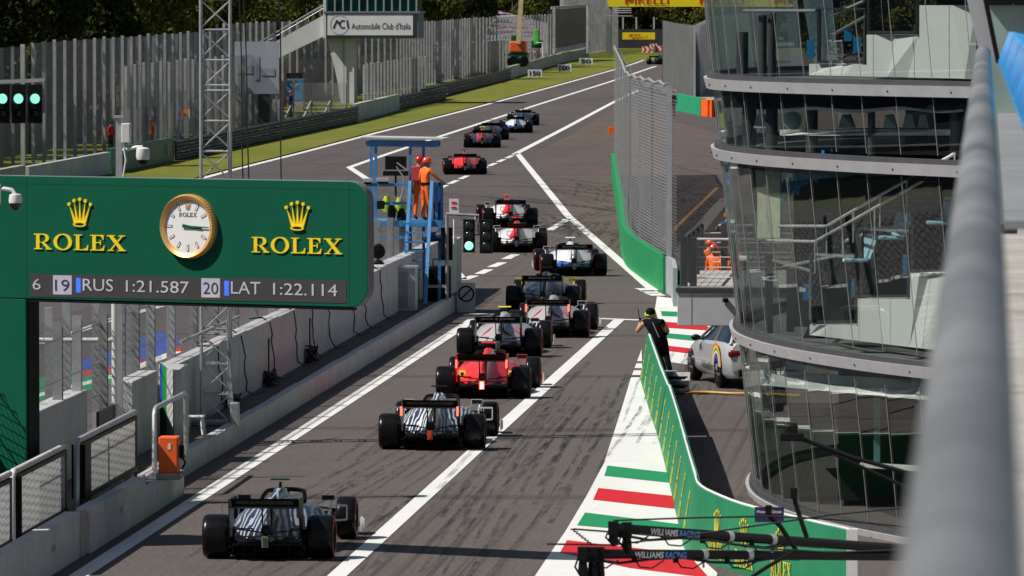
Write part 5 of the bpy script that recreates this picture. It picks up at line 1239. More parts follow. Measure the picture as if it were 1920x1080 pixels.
# spandrel with wavy white hem, white ledge and tank behind it on the half storey
mb = MB(); xs = [1355+20*k for k in range(24)]
inpoly(mb, [(x, 203+3*math.sin((x-1400)/26)) for x in xs]+[(x, 160) for x in xs[::-1]], .08, 0, 6.5, .35); mb.build('spandrel', [mat('dark_grey_spandrel', (.045, .048, .052), .5)], gb, 0)
mb = MB(); xs = [1465+20*k for k in range(18)]; inpoly(mb, [(x, 209+3*math.sin((x-1400)/26)) for x in xs]+[(x, 204+3*math.sin((x-1400)/26)) for x in xs[::-1]], .05, 0, 6.5, .33); mb.build('spandrel_hem', [M_intw], gb, 0)
mb = MB(); xs = [1462+20*k for k in range(17)]; inpoly(mb, [(x, 254) for x in xs]+[(x, 243) for x in xs[::-1]], .3, 0, 6.5, .75); mb.build('ledge', [M_intw], gb, 0)
Y = Yin(1487, 6.5, .95); c = P(1486, 226, Y); mb = MB(); mb.lathe([(.155, 0), (.155, .1), (.001, .11)], Matrix.Translation(c) @ Matrix.Rotation(PI/2, 4, 'X'), 24); mb.build('round_panel', [mat('pale_teal', (.42, .58, .55), .4)], gb, 40)
for x, w_ in ((1413, 26), (1572, 30), (1655, 26), (1692, 24), (1720, 22)):
    mb = MB(); inpoly(mb, [(x, 240), (x+w_, 240), (x+w_*.7, 214), (x+w_*.2, 216)], .2, 0, 6.5, 1.0); mb.build('covered_seat', [mat('pale_cover', (.50, .60, .60), .6)], gb, 0)
# pale wall panel, blue curtain
mb = MB(); xs = [1420, 1441, 1463]; inpoly(mb, [(x, 446) for x in xs]+[(x, 298) for x in xs[::-1]], .05, 0, 4, .3); mb.build('pale_panel', [mat('pale_lime_panel', (.62, .66, .50), .5)], gb, 0)
mb = MB(); mb.add([P(1413, 452, Yin(1413, 4, .25)), P(1421, 452, Yin(1421, 4, .25)), P(1416, 298, Yin(1416, 4, .25)), P(1408, 298, Yin(1408, 4, .25))], [(0, 1, 2, 3)]); mb.build('slanting_post', [M_groove], gb, 0)
mb = MB(); rr = random.Random(2)
for k in range(24):
    x = 1466+k*3.6; yb_ = 375-k*2.2+rr.uniform(-14, 10); Y = Yin(x, 4, .5); a = P(x, yb_, Y); b = P(x+1.5, yb_-rr.uniform(22, 42), Y); mb.bar(a, b, .045, .02, up=(0, 1, 0))
mb.build('blue_curtain', [M_bluec], gb, 0)
# seats on the inner tiers
for x, y, sc in ((1605, 490, 1), (1672, 448, 1), (1762, 420, 1)):
    Y = Yin(x, 4, .55); c = P(x, y, Y); mb = MB(); mb.box(c+Vector((0, 0, .02)), (.42*sc, .4, .06)); mb.bar(c+Vector((.12, .2, .02)), c+Vector((.22, .3, .42)), .38, .05); mb.build('seat', [M_paleb], gb, 0, bev=.02)
for x, y, h, z in ((1513, 548, 30, 4), (1604, 540, 34, 4), (1700, 496, 36, 4), (1520, 92, 34, 8), (1607, 84, 30, 8), (1590, 66, 22, 8)):
    Y = Yin(x, z, .5); mb = MB(); a, b = P(x, y+h/2, Y), P(x, y-h/2, Y); mb.bar(a, b, .13, .08, up=(0, 1, 0)); mb.build('folded_seat', [M_bluec], gb, 0)
# stair rails inside, stair flights
for k, pts in enumerate(([(1440, 451), (1528, 453), (1580, 424), (1640, 390), (1700, 356), (1790, 306)], [(1460, 424), (1550, 424), (1600, 395), (1650, 366), (1700, 338), (1790, 288)])):
    mb = MB(); mb.tube([P(x, y, Yin(x, 4, .28)) for x, y in pts], .026, 8)
    for x, y in pts[1:]: mb.tube([P(x, y, Yin(x, 4, .28)), P(x, y+60, Yin(x, 4, .28))], .014, 6)
    mb.build('stair_handrail', [M_steel], gb, 60)
mb = MB()
for k in range(12):
    x, y = 1540+19*k, 470-11*k; Y = Yin(x, 4, 4.5); a = P(x, y, Y); mb.box(a, (.3, 1.6, .05))
mb.build('stair', [M_fl], gb, 0)
for pts in ([(1470, 500), (1570, 480), (1610, 484)], [(1530, 478), (1605, 481), (1605, 560)], [(1615, 428), (1705, 434)], [(1450, 488), (1520, 508), (1520, 600)], [(1560, 28), (1620, 2)], [(1570, 60), (1625, 30)], [(1395, 20), (1530, 20)]):
    z = 4 if pts[0][1] > 200 else 8; mb = MB(); mb.tube([P(x, y, Yin(x, z, .45)) for x, y in pts], .028, 6); mb.build('tier_rail', [M_galv], gb, 60)
for x, y0, y1 in ((1442, 478, 625), (1482, 505, 622), (1526, 480, 600), (1612, 430, 560)):
    Y = Yin(x, 4, .5); mb = MB(); mb.bar(P(x, y1, Y), P(x, y0, Y), .13, .08, up=(0, 1, 0)); mb.build('tier_post', [M_groove], gb, 0)
# ground floor: bright ledge inside
mb = MB(); xs = [1425+20*k for k in range(19)]; inpoly(mb, [(x, 722+(x-1425)*.09) for x in xs]+[(x, 694+(x-1425)*.065) for x in xs[::-1]], .06, 0, 2, .16); mb.build('white_fascia', [M_intw], gb, 0)
mb = MB(); inpoly(mb, [(1612, 876), (1800, 890), (1800, 880), (1612, 869)], .3, 0, 1, 1.0); inpoly(mb, [(1638, 870), (1650, 870), (1650, 742), (1638, 742)], .05, 1, 1, 1.6); mb.build('inner_counter', [M_intw, mat('teal_edge', (.2, .4, .4), .3)], gb, 0)
# main body of the pit building beyond
pb = thing('pit_building', 'long pale pit building running on behind the glass building', 'building', (8, 165, 0))
mb = MB(); mb.span((1.2, 131.5, 0), (16, 230, 6.4)); mb.build('wall', [M_band], pb, 0)
for k in range(12): mb = MB(); mb.span((1.15, 134+8*k, .05), (1.19, 140+8*k, 3.4)); mb.build('garage_door', [M_galv_d], pb, 0)
mb = MB(); mb.span((.9, 131.4, 6.42), (16.4, 230.2, 6.8)); mb.build('roof', [M_galv_d], pb, 0)
# balcony
bc = thing('balcony', 'pale grey balcony deck with dark railing sticking out left of the glass building', 'balcony', (-3, 134, 2.06))
xl = P(1270, 540, 131).x
mb = MB(); mb.span((xl, 131, 2.06), (1.1, 139, 2.72)); mb.build('fascia', [mat('pale_grey_cladding', (.56, .56, .58), .45, .1, .06, 2, dirt=.15)], bc, 0, bev=.01)
mb = MB(); mb.span((xl-.03, 130.97, 2.722), (1.1, 139.02, 2.80)); mb.build('deck_edge', [M_groove], bc, 0)
mb = MB(); mb.span((xl+.06, 131.1, 2.802), (1.05, 138.95, 2.82)); mb.build('deck', [M_conc2], bc, 0)
mb = MB(); mb.box((P(1297, 590, 131).x, 130.997, 2.4), (.008, .004, .64)); mb.build('cladding_joint', [M_groove], bc, 0)
mb = MB(); c = P(1360, 563, 130.95); mb.box(c, (.09, .10, .08), rz=.3); mb.build('wall_lamp', [M_blackp], bc, 0)
for X, Y in [(xl+.12, 131.3), (xl+.30, 131.3), (xl+.12, 133.0), (xl+.12, 134.8), (xl+.12, 136.8), (xl+.12, 138.7), (xl+.62, 138.7)]:
    mb = MB(); mb.box((X, Y, 3.30), (.14, .14, .98)); mb.build('railing_post', [M_groove], bc, 0)
mb = MB()
for z in (3.0, 3.2, 3.4, 3.6): mb.tube([(xl+.12, 131.3, z), (xl+.12, 138.7, z), (1.0, 138.7, z)], .008, 4); mb.tube([(xl+.3, 131.3, z), (1.0, 131.3, z)], .008, 4)
mb.build('railing_wire', [M_steel], bc, 60)
mb = MB(); mb.tube([(xl+.12, 131.3, 3.80), (xl+.12, 138.7, 3.80)], .03, 6); mb.build('top_rail', [M_groove], bc, 60)
mb = MB(); mb.tube([(xl+.3, 131.25, 3.76), (.9, 131.25, 3.72)], .022, 6); mb.tube([(xl+.5, 138.7, 3.76), (.9, 138.7, 3.76)], .022, 6); mb.build('steel_rail', [M_steel], bc, 60)
# ---------------------------------------------------------------- green barrier with emblems
rb = thing('rolex_barrier', 'curved dark green barrier with yellow crowns along the striped run-off', 'barrier', (-5.5, 118, 0)); rb.name = 'green_barrier'; WM['green_barrier'] = WM['rolex_barrier']
BB = [(-7.72, 148), (-6.85, 135.5), (-6.39, 129.1), (-5.76, 119.7), (-5.24, 111.6), (-4.86, 105.8), (-4.66, 103.0), (-4.30, 101.3), (-3.73, 99.3), (-2.9, 97.0), (-1.98, 94.6)]
BBc = resample(catmull(BB, 8), .35)
def bface(i, z, off=0):
    d = (BBc[min(i+1, len(BBc)-1)]-BBc[max(i-1, 0)]).normalized(); n = Vector((d.y, -d.x))      # right-hand side of travel towards the camera = track side
    lean = .16 if BBc[i].y > 102.5 else .16*max(0, (BBc[i].y-99)/3.5)
    p = BBc[i]+n*(off-lean*z); return Vector((p.x, p.y, z))
def barr(iA, iB, z1, nm):
    rings = []
    for i in range(iA, iB+1): rings.append([bface(i, 0), bface(i, z1), bface(i, z1, -.10), bface(i, 0, -.16)])
    mb = MB(); mb.loft(rings); return mb.build(nm, [M_sgreen2], rb, 30)
nB = len(BBc)-1; iM = min(range(nB), key=lambda i: abs(BBc[i].y-129))
barr(0, iM, .98, 'panel'); barr(iM+1, nB, 1.02, 'panel')
mb = MB(); mb.tube([bface(i, 1.03 if i > iM else .99, -.05) for i in range(0, nB+1, 2)], .022, 6); mb.build('white_edge', [M_whitep], rb, 60)
mb = MB(); mb.box((BBc[-1].x+.08, BBc[-1].y+.02, .52), (.16, .18, 1.04)); mb.build('end_post', [M_whitep], rb, 0)
flip = 1 if bface(10, 0, .1).x < bface(10, 0).x else -1
def bspot(y):
    return min(range(1, nB), key=lambda i: abs(BBc[i].y-y))
k = 0; y = 146
spots = []
i = 4
while i < nB-3: spots.append(i); i += 5 if BBc[i].y < 103.5 else 11
for i in spots:
    a = bface(i, 0); d = (bface(min(i+1, nB), 0)-bface(i-1, 0)).normalized(); u = (bface(i, 1)-bface(i, 0)).normalized()
    n = d.cross(u)
    if n.y > 0 or n.x > 0 and abs(n.x) > abs(n.y): d = -d; n = d.cross(u)
    o = a+u*.42+n*.012
    mb = MB(); put_crown(mb, o, d, u, .42, .42, .006, 0); put_serif(mb, 'ROLEX', a+u*.10+n*.012-d*.46, d, u, .92, .25, .006, 0); mb.build('emblem', [mat('barrier_yellow', (.62, .55, .05), .5)], rb, 0)
# continuation at the pit exit: grey post and small green end
mb = MB(); mb.wall([G(1240, 545)[:2], G(1258, 556)[:2], G(1262, 575)[:2]], 0, 1.05, 0, .12); tag(mb.build('barrier_end', [mat('grey_sponsor_panel', (.33, .36, .38), .6)], smooth=0), 'grey padded end of the green exit wall', 'barrier')
mb = MB(); mb.wall([G(1262, 562)[:2], G(1280, 580)[:2], G(1330, 612)[:2], G(1400, 622)[:2]], 0, .95, 0, .12)
o = tag(mb.build('low_barrier', [M_sgreen2], smooth=0), 'low green barrier with yellow flashes under the balcony', 'barrier')
# ---------------------------------------------------------------- wall and tall mesh fence at the pit exit
GW = [G(1146, 330), G(1152, 372), G(1160, 428), G(1168, 488), G(1200, 520), G(1243, 550)]
GWc = catmull([p[:2] for p in GW], 5)
mb = MB(); mb.wall(GWc, -.02, 1.05, 0, .25); tag(mb.build('exit_wall', [mat('bright_wall_green', (.004, .24, .075), .6, 0, .08, 1)], smooth=30), 'bright green concrete wall below the tall mesh fence at the pit exit', 'wall')
tf = thing('tall_fence', 'tall curved wire mesh fence standing on the bright green wall', 'fence', (-11.5, 215, 1.05))
inn = [(p.x+.12, p.y+.12) for p in [Vector(q) for q in GWc]]
mb = MB(); mb.wall(inn, 1.05, 5.9); mb.build('mesh', [M_gridfar], tf, 0)
mb = MB(); mb.wall([(x+.25, y+.3) for x, y in inn], 1.05, 5.8); mb.build('mesh', [M_gridfar], tf, 0)
for i in range(0, len(inn), 3):
    mb = MB(); mb.box((inn[i][0]+.1, inn[i][1]+.1, 3.45), (.07, .07, 4.9)); mb.build('post', [M_galv_d], tf, 0)
mb = MB(); mb.box((inn[-1][0]+.05, inn[-1][1]-.05, 3.42), (.15, .15, 4.95)); mb.build('end_post', [M_galv], tf, 0)
mb = MB(); pts = []
for i, (x, y) in enumerate(inn): pts += [(x, y, 5.9+.08*(i % 2))]
mb.tube(pts, .04, 6); mb.build('top_cable', [M_galv], tf, 60)
# ---------------------------------------------------------------- silver estate car
def estate(loc, rz):
    t = thing('estate_car', 'silver estate car with a rainbow arch painted on its side, parked by the glass building', 'car', loc, rz)
    M_sil = mat('silver_paint', (.56, .57, .60), .32, .3, .05, 2, coat=.6); M_cg = mat('car_glass', (.008, .014, .025), .1, 0, .05, spec=.35)
    # side outline sections along y (rear bumper y=-.95, rear axle y=0, front axle 2.84)
    S = [(-.98, .35, .62, .70, .55), (-.92, .28, .80, .98, .62), (-.80, .24, .86, 1.02, .68), (-.30, .2, .90, 1.0, .72), (.5, .2, .91, .99, .74), (1.6, .2, .91, .97, .74), (2.3, .2, .90, .93, .72), (3.0, .22, .89, .84, .68), (3.45, .26, .82, .70, .6), (3.62, .32, .66, .58, .5)]
    rings = []
    for y, zb_, hw, zs, sh in S:
        h = [(hw*.86, zb_), (hw*.98, zb_+.12), (hw, (zb_+zs)/2), (hw*.97, zs-.08), (hw*.88, zs), (0, zs+.03)]
        rings.append([Vector((x, y, z)) for x, z in h]+[Vector((-x, y, z)) for x, z in h[-2::-1]])
    mb = MB(); mb.loft(rings); b = mb.build('body', [M_sil], t, 40, local=True)
    R_ = [(-.86, .98, .70, 1.0), (-.55, 1.36, .62, 1.0), (0, 1.44, .60, 1.0), (.9, 1.45, .60, 1), (1.35, 1.40, .60, 1), (2.15, .98, .68, 1)]
    rings = []
    for y, zt_, hw, _ in R_:
        zb_ = .95; h = [(.82 if y > -.8 else .8, zb_), ((.82+hw)/2, (zb_+zt_)/2), (hw, max(zt_-.05, zb_+.01)), (hw*.8, zt_), (0, zt_+.02)]
        rings.append([Vector((x, y, z)) for x, z in h]+[Vector((-x, y, z)) for x, z in h[-2::-1]])
    mb = MB(); mb.loft(rings); mb.build('windows', [M_cg], t, 40, local=True)
    mb = MB()
    rings = [[Vector((x, y, z+.012)) for x, z in ((hw, zt_-.05), (hw*.8, zt_+.005), (0, zt_+.025), (-hw*.8, zt_+.005), (-hw, zt_-.05))] for y, zt_, hw, _ in R_[1:5]]
    mb.loft(rings, 0, False, False)
    for s in (-1, 1):
        for pts in ([(s*.80, -.86, .98), (s*.64, -.55, 1.33), (s*.62, .0, 1.40), (s*.62, .9, 1.41), (s*.62, 1.35, 1.37), (s*.83, 2.15, .97)],): mb.tube(pts, .035, 6)
        mb.bar((s*.83, .62, .97), (s*.625, .60, 1.40), .03, .05)
    mb.build('roof', [M_sil], t, 60, local=True)
    tm = MB(); MR = Matrix.Rotation(PI/2, 4, 'Y'); tm.lathe([(.21, -.11), (.30, -.115), (.33, -.08), (.335, 0), (.33, .08), (.30, .115), (.21, .11)], MR, 28, 0, False); tm = tm.mesh('tyre', [M_tyre], 50)
    rm = MB()
    for s in (-1, 1):
        rm.lathe([(.23, s*.09), (.20, s*.095), (.06, s*.10), (.001, s*.11)], MR, 24, 0, False)
        for k in range(5): a = 2*PI*k/5; rm.bar(MR @ Vector((.04*math.cos(a), .04*math.sin(a), s*.115)), MR @ Vector((.21*math.cos(a), .21*math.sin(a), s*.112)), .05, .012, 1)
    rm = rm.mesh('rim', [M_blackp, M_alu], 40)
    for s in (-1, 1):
        for y in (0, 2.84):
            ty = addpart('tyre', tm, t, (s*.80, y, .335)); addpart('rim', rm, ty)
            mb = MB(); mb.lathe([(.37, 0), (.345, .012), (.34, 0)], Matrix.Translation((s*.895, y, .34)) @ Matrix.Rotation(s*PI/2, 4, 'Y'), 28, 0, False); mb.build('wheel_arch', [M_blackp], t, 40, local=True)
        mb = MB(); mb.box((s*.72, -.915, .78), (.30, .10, .16)); mb.build('tail_light', [mat('tail_light_red', (.22, .006, .010), .15, coat=.5)], t, 30, local=True, bev=.06)
        mb = MB(); mb.sphere((s*1.0, 1.85, 1.0), (.11, .08, .07), 0, 10, 6); mb.bar((s*.98, 1.85, .97), (s*.82, 1.9, .95), .05, .03); mb.build('mirror', [M_blackp], t, 50, local=True)
        mb = MB()
        for k, col in enumerate(range(6)):
            r0, r1 = .50-.055*k, .50-.055*(k+1)
            for j in range(12):
                a, c = PI*j/12, PI*(j+1)/12
                f = lambda r, q: Vector((s*(.915+.004), .12+r*math.cos(q), .46+r*math.sin(q)*1.02))
                mb.add([f(r0, a), f(r0, c), f(r1, c), f(r1, a)], [(0, 1, 2, 3)], k)
        mb.build('rainbow_arch', [mat('arch_'+n_, c_, .4) for n_, c_ in (('orange', (.8, .16, .02)), ('yellow', (.8, .6, .03)), ('green', (.03, .4, .1)), ('white', (.7, .7, .72)), ('blue', (.04, .1, .5)), ('violet', (.2, .04, .3)))], t, 0, local=True)
        mb = MB(); put_text(mb, 'WeRaceAsOne', (s*.918, .55 if s > 0 else 1.65, .36), (0, 1 if s > 0 else -1, 0), (0, 0, 1), 1.1, .15); put_text(mb, 'F1', (s*.918, 1.6 if s > 0 else 1.85, .72), (0, 1 if s > 0 else -1, 0), (0, 0, 1), .26, .12); mb.build('side_lettering', [M_blackp], t, 0, local=True)
    mb = MB(); mb.box((0, -.97, .62), (.50, .02, .11)); mb.build('number_plate', [M_whitep], t, 0, local=True)
    mb = MB(); mb.box((0, -.96, .36), (1.3, .06, .16)); mb.build('diffuser', [M_blackp], t, 0, local=True, bev=.02)
    return t
estate((-4.98, 145.0, .01), math.radians(14.5))
# ---------------------------------------------------------------- photographer, step, pallets, yellow hose
pose = dict(pelvis=(-.02, 0, .88), spine=(-.10, .03, 1.04), chest=(-.19, .07, 1.22), neck=(-.24, .10, 1.35), head=(-.25, .13, 1.45), crown=(-.25, .15, 1.53),
            shoulderL=(-.42, .07, 1.28), elbowL=(-.58, .02, 1.02), wristL=(-.53, .20, 1.18), handL=(-.50, .25, 1.25), shoulderR=(.05, .05, 1.29), elbowR=(.19, .0, 1.03), wristR=(.08, .20, .95), handR=(.02, .27, .94),
            hipL=(-.11, 0, .84), kneeL=(-.03, .06, .47), ankleL=(.10, -.05, .09), toeL=(.12, .12, .04), hipR=(.08, 0, .85), kneeR=(.14, .08, .47), ankleR=(.24, -.02, .09), toeR=(.28, .14, .04))
f = G(1238, 702)
pr, J = person((f.x, f.y, .02), 0, 'man in sleeveless black top and yellow ear defenders leaning on the barrier with a radio', pose, m_black, m_black, m_skin, hscale=.91, bulk=1.38)
mb = MB(); H = J['head']; mb.tube([H+Vector((-.10, 0, 0)), H+Vector((-.095, -.01, .05))], .012, 6)
for s in (-1, 1): mb.sphere(H+Vector((s*.10, 0, 0)), (.035, .05, .06), 0, 10, 6)
mb.tube([H+Vector((-.10, -.02, -.01)), H+Vector((-.06, -.10, -.01)), H+Vector((.06, -.10, -.01)), H+Vector((.10, -.02, -.01))], .018, 6)
addpart('ear_defenders', mb.mesh('ear_defenders', [m_hiviz], 60), pr)
mb = MB(); Mx = H+Vector((0, -.02, .06)); mb.sphere(Mx, (.112, .128, .10), 0, 12, 8); addpart('cap', mb.mesh('cap', [m_black], 60), pr)
mb = MB(); mb.bar((-.17, -.06, 1.15), (-.02, -.12, .82), .11, .02, up=(1, 0, 0)); addpart('towel', mb.mesh('towel', [m_grey], 0), pr)
belt(pr, J, .89, m_black)
h = WM['person'] if False else Matrix.Translation(pr.location)
rd = thing('radio', 'black walkie-talkie held up by the man in the sleeveless top', 'radio', h @ (J['handL']+Vector((0, .03, .04))))
b = h @ (J['handL']+Vector((-.01, .05, .02))); mb = MB(); mb.box(b, (.06, .04, .16)); mb.build('body', [M_blackp], rd, 0, bev=.008); mb = MB(); mb.tube([b+Vector((-.02, 0, .08)), b+Vector((-.05, 0, .28))], .011, 6); mb.build('aerial', [M_blackp], rd, 60)
a = G(1256, 708); mb = MB(); mb.span((a.x-.12, a.y-.5, 0), (a.x+.18, a.y+.1, .16)); tag(mb.build('step_box', [M_galv_d], smooth=0, bev=.02), 'grey step box under the man leaning on the barrier', 'box')
a = G(1278, 735); mb = MB(); mb.add([(a.x-.2, a.y-.2, .02), (a.x+.16, a.y-.2, .02), (a.x+.18, a.y+.15, .42), (a.x-.18, a.y+.15, .42), (a.x-.2, a.y-.16, .02), (a.x+.16, a.y-.16, .02), (a.x+.18, a.y+.19, .42), (a.x-.18, a.y+.19, .42)], [(0, 1, 2, 3), (7, 6, 5, 4), (0, 4, 5, 1), (1, 5, 6, 2), (2, 6, 7, 3), (3, 7, 4, 0)]); tag(mb.build('leaning_board', [M_galv], smooth=0), 'pale grey board leaning by the cable stack', 'board')
cs = thing('cable_stack', 'stack of black cable trays on the ground behind the green barrier', 'cable stack', (G(1265, 738).x, G(1265, 738).y, 0)); a = G(1266, 738)
for k in range(4): mb = MB(); mb.box((a.x, a.y+.1*k, .05+.09*k), (.42, .5, .035)); mb.tube([(a.x-.2, a.y-.2+.1*k, .08+.09*k), (a.x+.1, a.y-.26, .10+.09*k), (a.x+.25, a.y+.1, .08+.09*k)], .02, 6); mb.build('tray', [M_blackp if k % 2 else M_galv_d], cs, 0)
mb = MB(); mb.tube([G(x, y, .03) for x, y in ((1284, 738), (1300, 736), (1325, 735.5), (1345, 736.5), (1370, 738), (1400, 738), (1440, 739), (1500, 742))], .032, 8); tag(mb.build('yellow_hose', [mat('yellow_hose', (.55, .27, .03), .5)], smooth=60), 'yellow hose lying across the tarmac towards the glass building', 'hose')
mb = MB(); mb.tube([G(x, y, .03) for x, y in ((1284, 733), (1310, 739), (1340, 738), (1400, 741), (1500, 745))], .014, 6); tag(mb.build('ground_cable', [M_cable], smooth=60), 'black cable lying beside the yellow hose', 'cable')
# ---------------------------------------------------------------- Monza board
a, b = P(1415, 979, 60.6), P(1470, 951, 60.6)
mbd = thing('circuit_board', 'small dark blue board with white words hung from the bent black bracket', 'sign', ((a.x+b.x)/2, 60.6, a.z))
mb = MB(); mb.span((a.x, 60.6, a.z), (b.x, 60.62, b.z)); mb.build('board', [mat('dark_violet_blue', (.03, .02, .10), .5)], mbd, 0)
mb = MB(); put_text(mb, 'Monza', (a.x+.02, 60.597, b.z-.055), (1, 0, 0), (0, 0, 1), .095, .026, 0, True); put_text(mb, 'Circuit', (a.x+.155, 60.597, b.z-.055), (1, 0, 0), (0, 0, 1), .09, .026, 0, True); mb.box((a.x+.133, 60.597, b.z-.042), (.024, .002, .03)); mb.build('lettering', [M_whitep], mbd, 0)
# ---------------------------------------------------------------- pit equipment booms
YB = 60.0
M_boom = mat('black_carbon_tube', (.007, .007, .008), .5, 0, .15, 4, spec=.25)
def boom(label, p0, p1, r, tx, ty, end):
    a, b = P(*p0, YB), P(*p1, YB+2.5); d = (b-a).normalized(); far = a+d*((2.6-a.x)/d.x)
    t = thing('equipment_boom', label, 'boom', far, 0, 'team equipment booms reaching over the pit lane')
    mb = MB(); mb.tube([a, far], r, 14); mb.build('tube', [M_boom], t, 60)
    lt = [P(*q, YB) for q in (tx, ty)]; u = Vector((d.x, d.y, d.z)); up = (Vector((0, -.15, 1))-u*u.dot(Vector((0, -.15, 1)))).normalized(); n = u.cross(up)
    mb = MB(); o = a+d*((lt[0].x-a.x)/d.x)+n*(r+.004)-up*.028; put_text(mb, 'WILLIAMS', o, u, up, .335, .060, 0, True); put_text(mb, 'RACING', o+u*.355, u, up, .245, .060, 1, True); mb.build('lettering', [mat('white_letters', (.9, .9, .9), .5), mat('blue_letters', (.12, .40, .95), .5)], t, 0)
    for k, (off, ln) in enumerate(end):
        c = a+d*off; mb = MB(); mb.box(c, (.09, .12, .12)); mb.tube([c, c-Vector((0, 0, ln*.6)), c-Vector((-.02, 0, ln))], [.03, .045, .03], 8); mb.tube([c-Vector((.03, 0, .0)), c-Vector((.07, .02, ln*.5)), c-Vector((0, 0, ln))], .01, 5); mb.build('hose_nozzle', [M_blackp], t, 40)
    for off in (1.42, 1.95): c = a+d*off; mb = MB(); mb.tube([c-d*.025, c+d*.025], r+.007, 14); mb.tube([c, c-Vector((0, 0, .12))], .012, 6); mb.build('clamp', [M_galv], t, 60)
    for off in (.10, .62, 1.1, 1.7):
        c = a+d*off-Vector((0, .03, r)); mb = MB(); mb.box(c, (.05, .06, .06)); mb.tube([c, c+Vector((.05, -.02, -.07)), c+Vector((.16, -.02, -.08)), c+Vector((.27, 0, -.01))], .008, 5); mb.build('line_fitting', [M_blackp], t, 40)
    mb = MB(); pts = [a+d*(.1+.35*k)-Vector((0, .02, r+.01+.03*math.sin(k*1.7))) for k in range(8)]; mb.tube(pts, .014, 5); mb.build('air_line', [M_cable], t, 60)
    return t
boom('upper black boom with white and blue lettering over the pit lane', (1147, 990), (1700, 1030), .045, (1210, 1000), (1332, 1003), [(.02, .16), (.18, .22)])
boom('lower black boom with white and blue lettering over the pit lane', (1088, 1038), (1700, 1043), .043, (1180, 1040), (1314, 1042), [(.03, .24), (.14, .26), (.22, .22)])
for i, pts in enumerate(([(1150, 976), (1300, 971), (1440, 968), (1560, 974), (1720, 990)], [(1075, 992), (1180, 1000), (1340, 1015), (1430, 1028), (1560, 1036), (1720, 1030)], [(1025, 1020), (1150, 1022), (1320, 1000), (1560, 965), (1720, 950)])):
    mb = MB(); mb.tube([P(x, y, YB+.1) for x, y in pts], .009, 5); tag(mb.build('boom_line', [M_cable], smooth=60), ['taut black line above the upper boom', 'slack black line looping between the two booms', 'thin black line rising to the right across both booms'][i], 'cable')
mb = MB(); c0 = P(1075, 992, YB+.1); mb.tube([P(1073+5*k*.5+(3 if k % 2 else -3), 992+2.0*k, YB+.1) for k in range(16)], .008, 5); tag(mb.build('coiled_lead', [M_cable], smooth=60), 'coiled black lead hanging at the tip of the lower boom', 'cable')
# inspection lamp on its arm, mast arms
la = thing('camera_crane', 'black camera on a long braced arm in front of the glass', 'camera arm', P(1720, 890, 62))
mb = MB(); mb.tube([P(1500, 822, 62), P(1600, 858, 62), P(1720, 892, 62), P(1900, 946, 62)], .021, 8); mb.build('arm', [M_boom], la, 60)
mb = MB(); mb.tube([P(1535, 838, 62), P(1680, 905, 62), P(1900, 1010, 62)], .015, 8); mb.build('brace', [M_boom], la, 60)
a, b = P(1470, 826, 62), P(1496, 794, 62); mb = MB(); mb.span((a.x, 62, a.z), (b.x, 62.16, b.z)); mb.build('camera_body', [M_blackp], la, 30, bev=.03)
a, b = P(1463, 827, 62), P(1508, 812, 62); mb = MB(); mb.span((a.x, 61.96, a.z), (b.x, 62.1, b.z)); mb.build('bracket', [M_blackp], la, 0, bev=.01)
for i, pts in enumerate(([(1441, 958), (1446, 972), (1462, 985), (1495, 1035)], [(1489, 925), (1492, 945), (1505, 985), (1513, 1008)])):
    mb = MB(); mb.tube([P(x, y, YB+.4) for x, y in pts], .022, 8); mb.box(P(*pts[0], YB+.4), (.06, .08, .10)); tag(mb.build('hose_bracket', [M_blackp], smooth=40), ['bent black bracket rising from the lower boom', 'upright black bracket rising from the upper boom'][i], 'bracket')
mb = MB(); mb.tube([P(1493, 1032, YB), P(1440, 1062, YB), P(1405, 1085, YB)], .018, 6); tag(mb.build('hanging_strut', [M_blackp], smooth=60), 'black strut dropping below the lower boom', 'strut')
# ---------------------------------------------------------------- the terrace the picture is taken from
tr = thing('terrace', 'roof terrace with a pale parapet wall and grating at the right edge', 'terrace', (6, 25, 0))
mb = MB(); mb.span((.42, -12, 0), (13, 96, 7.25)); mb.build('block', [M_band], tr, 0)
mb = MB(); mb.span((.06, 24, 7.9), (.40, 44, 7.93)); mb.build('grating', [M_galv_d], tr, 0)
rl = thing('foreground_rail', 'blurred thick steel handrail running away from the camera', 'handrail', (-.03, 22, 7.3))
mb = MB(); mb.tube([(-.018, 2.0, 8.36), (-.02, 12, 8.36), (-.032, 40.5, 8.36)], .046, 24); mb.build('rail', [mat('brushed_rail', (.20, .20, .205), .40, .3, .5, 1.3, dirt=.8, dcol=(.45, .45, .45))], rl, 60)
for y in (9, 17, 25, 33, 40): mb = MB(); mb.tube([(-.02, y, 7.2), (-.02, y, 8.32)], .022, 8); mb.build('post', [M_galv], rl, 60)
mb = MB(); mb.span((-.05, 1, 7.15), (.42, 41, 7.248)); mb.build('kerb', [M_conc2], rl, 0)
sc_ = thing('facade_fin', 'pale slanted metal fin at the top right corner beyond the handrail', 'facade fin', P(1845, 95, 41.5))
mb = MB(); mb.add([P(1806, -30, 41.5), P(1840, -30, 41.5), P(1866, 105, 41.5), P(1838, 105, 41.5), P(1806, -30, 41.7), P(1840, -30, 41.7), P(1866, 105, 41.7), P(1838, 105, 41.7)], [(3, 2, 1, 0), (4, 5, 6, 7), (0, 1, 5, 4), (1, 2, 6, 5), (2, 3, 7, 6), (3, 0, 4, 7)]); mb.build('fin', [M_band], sc_, 0)
mb = MB(); mb.bar(P(1842, -30, 41.45), P(1872, 118, 41.45), .02, .03); mb.build('seal', [M_blackp], sc_, 0)
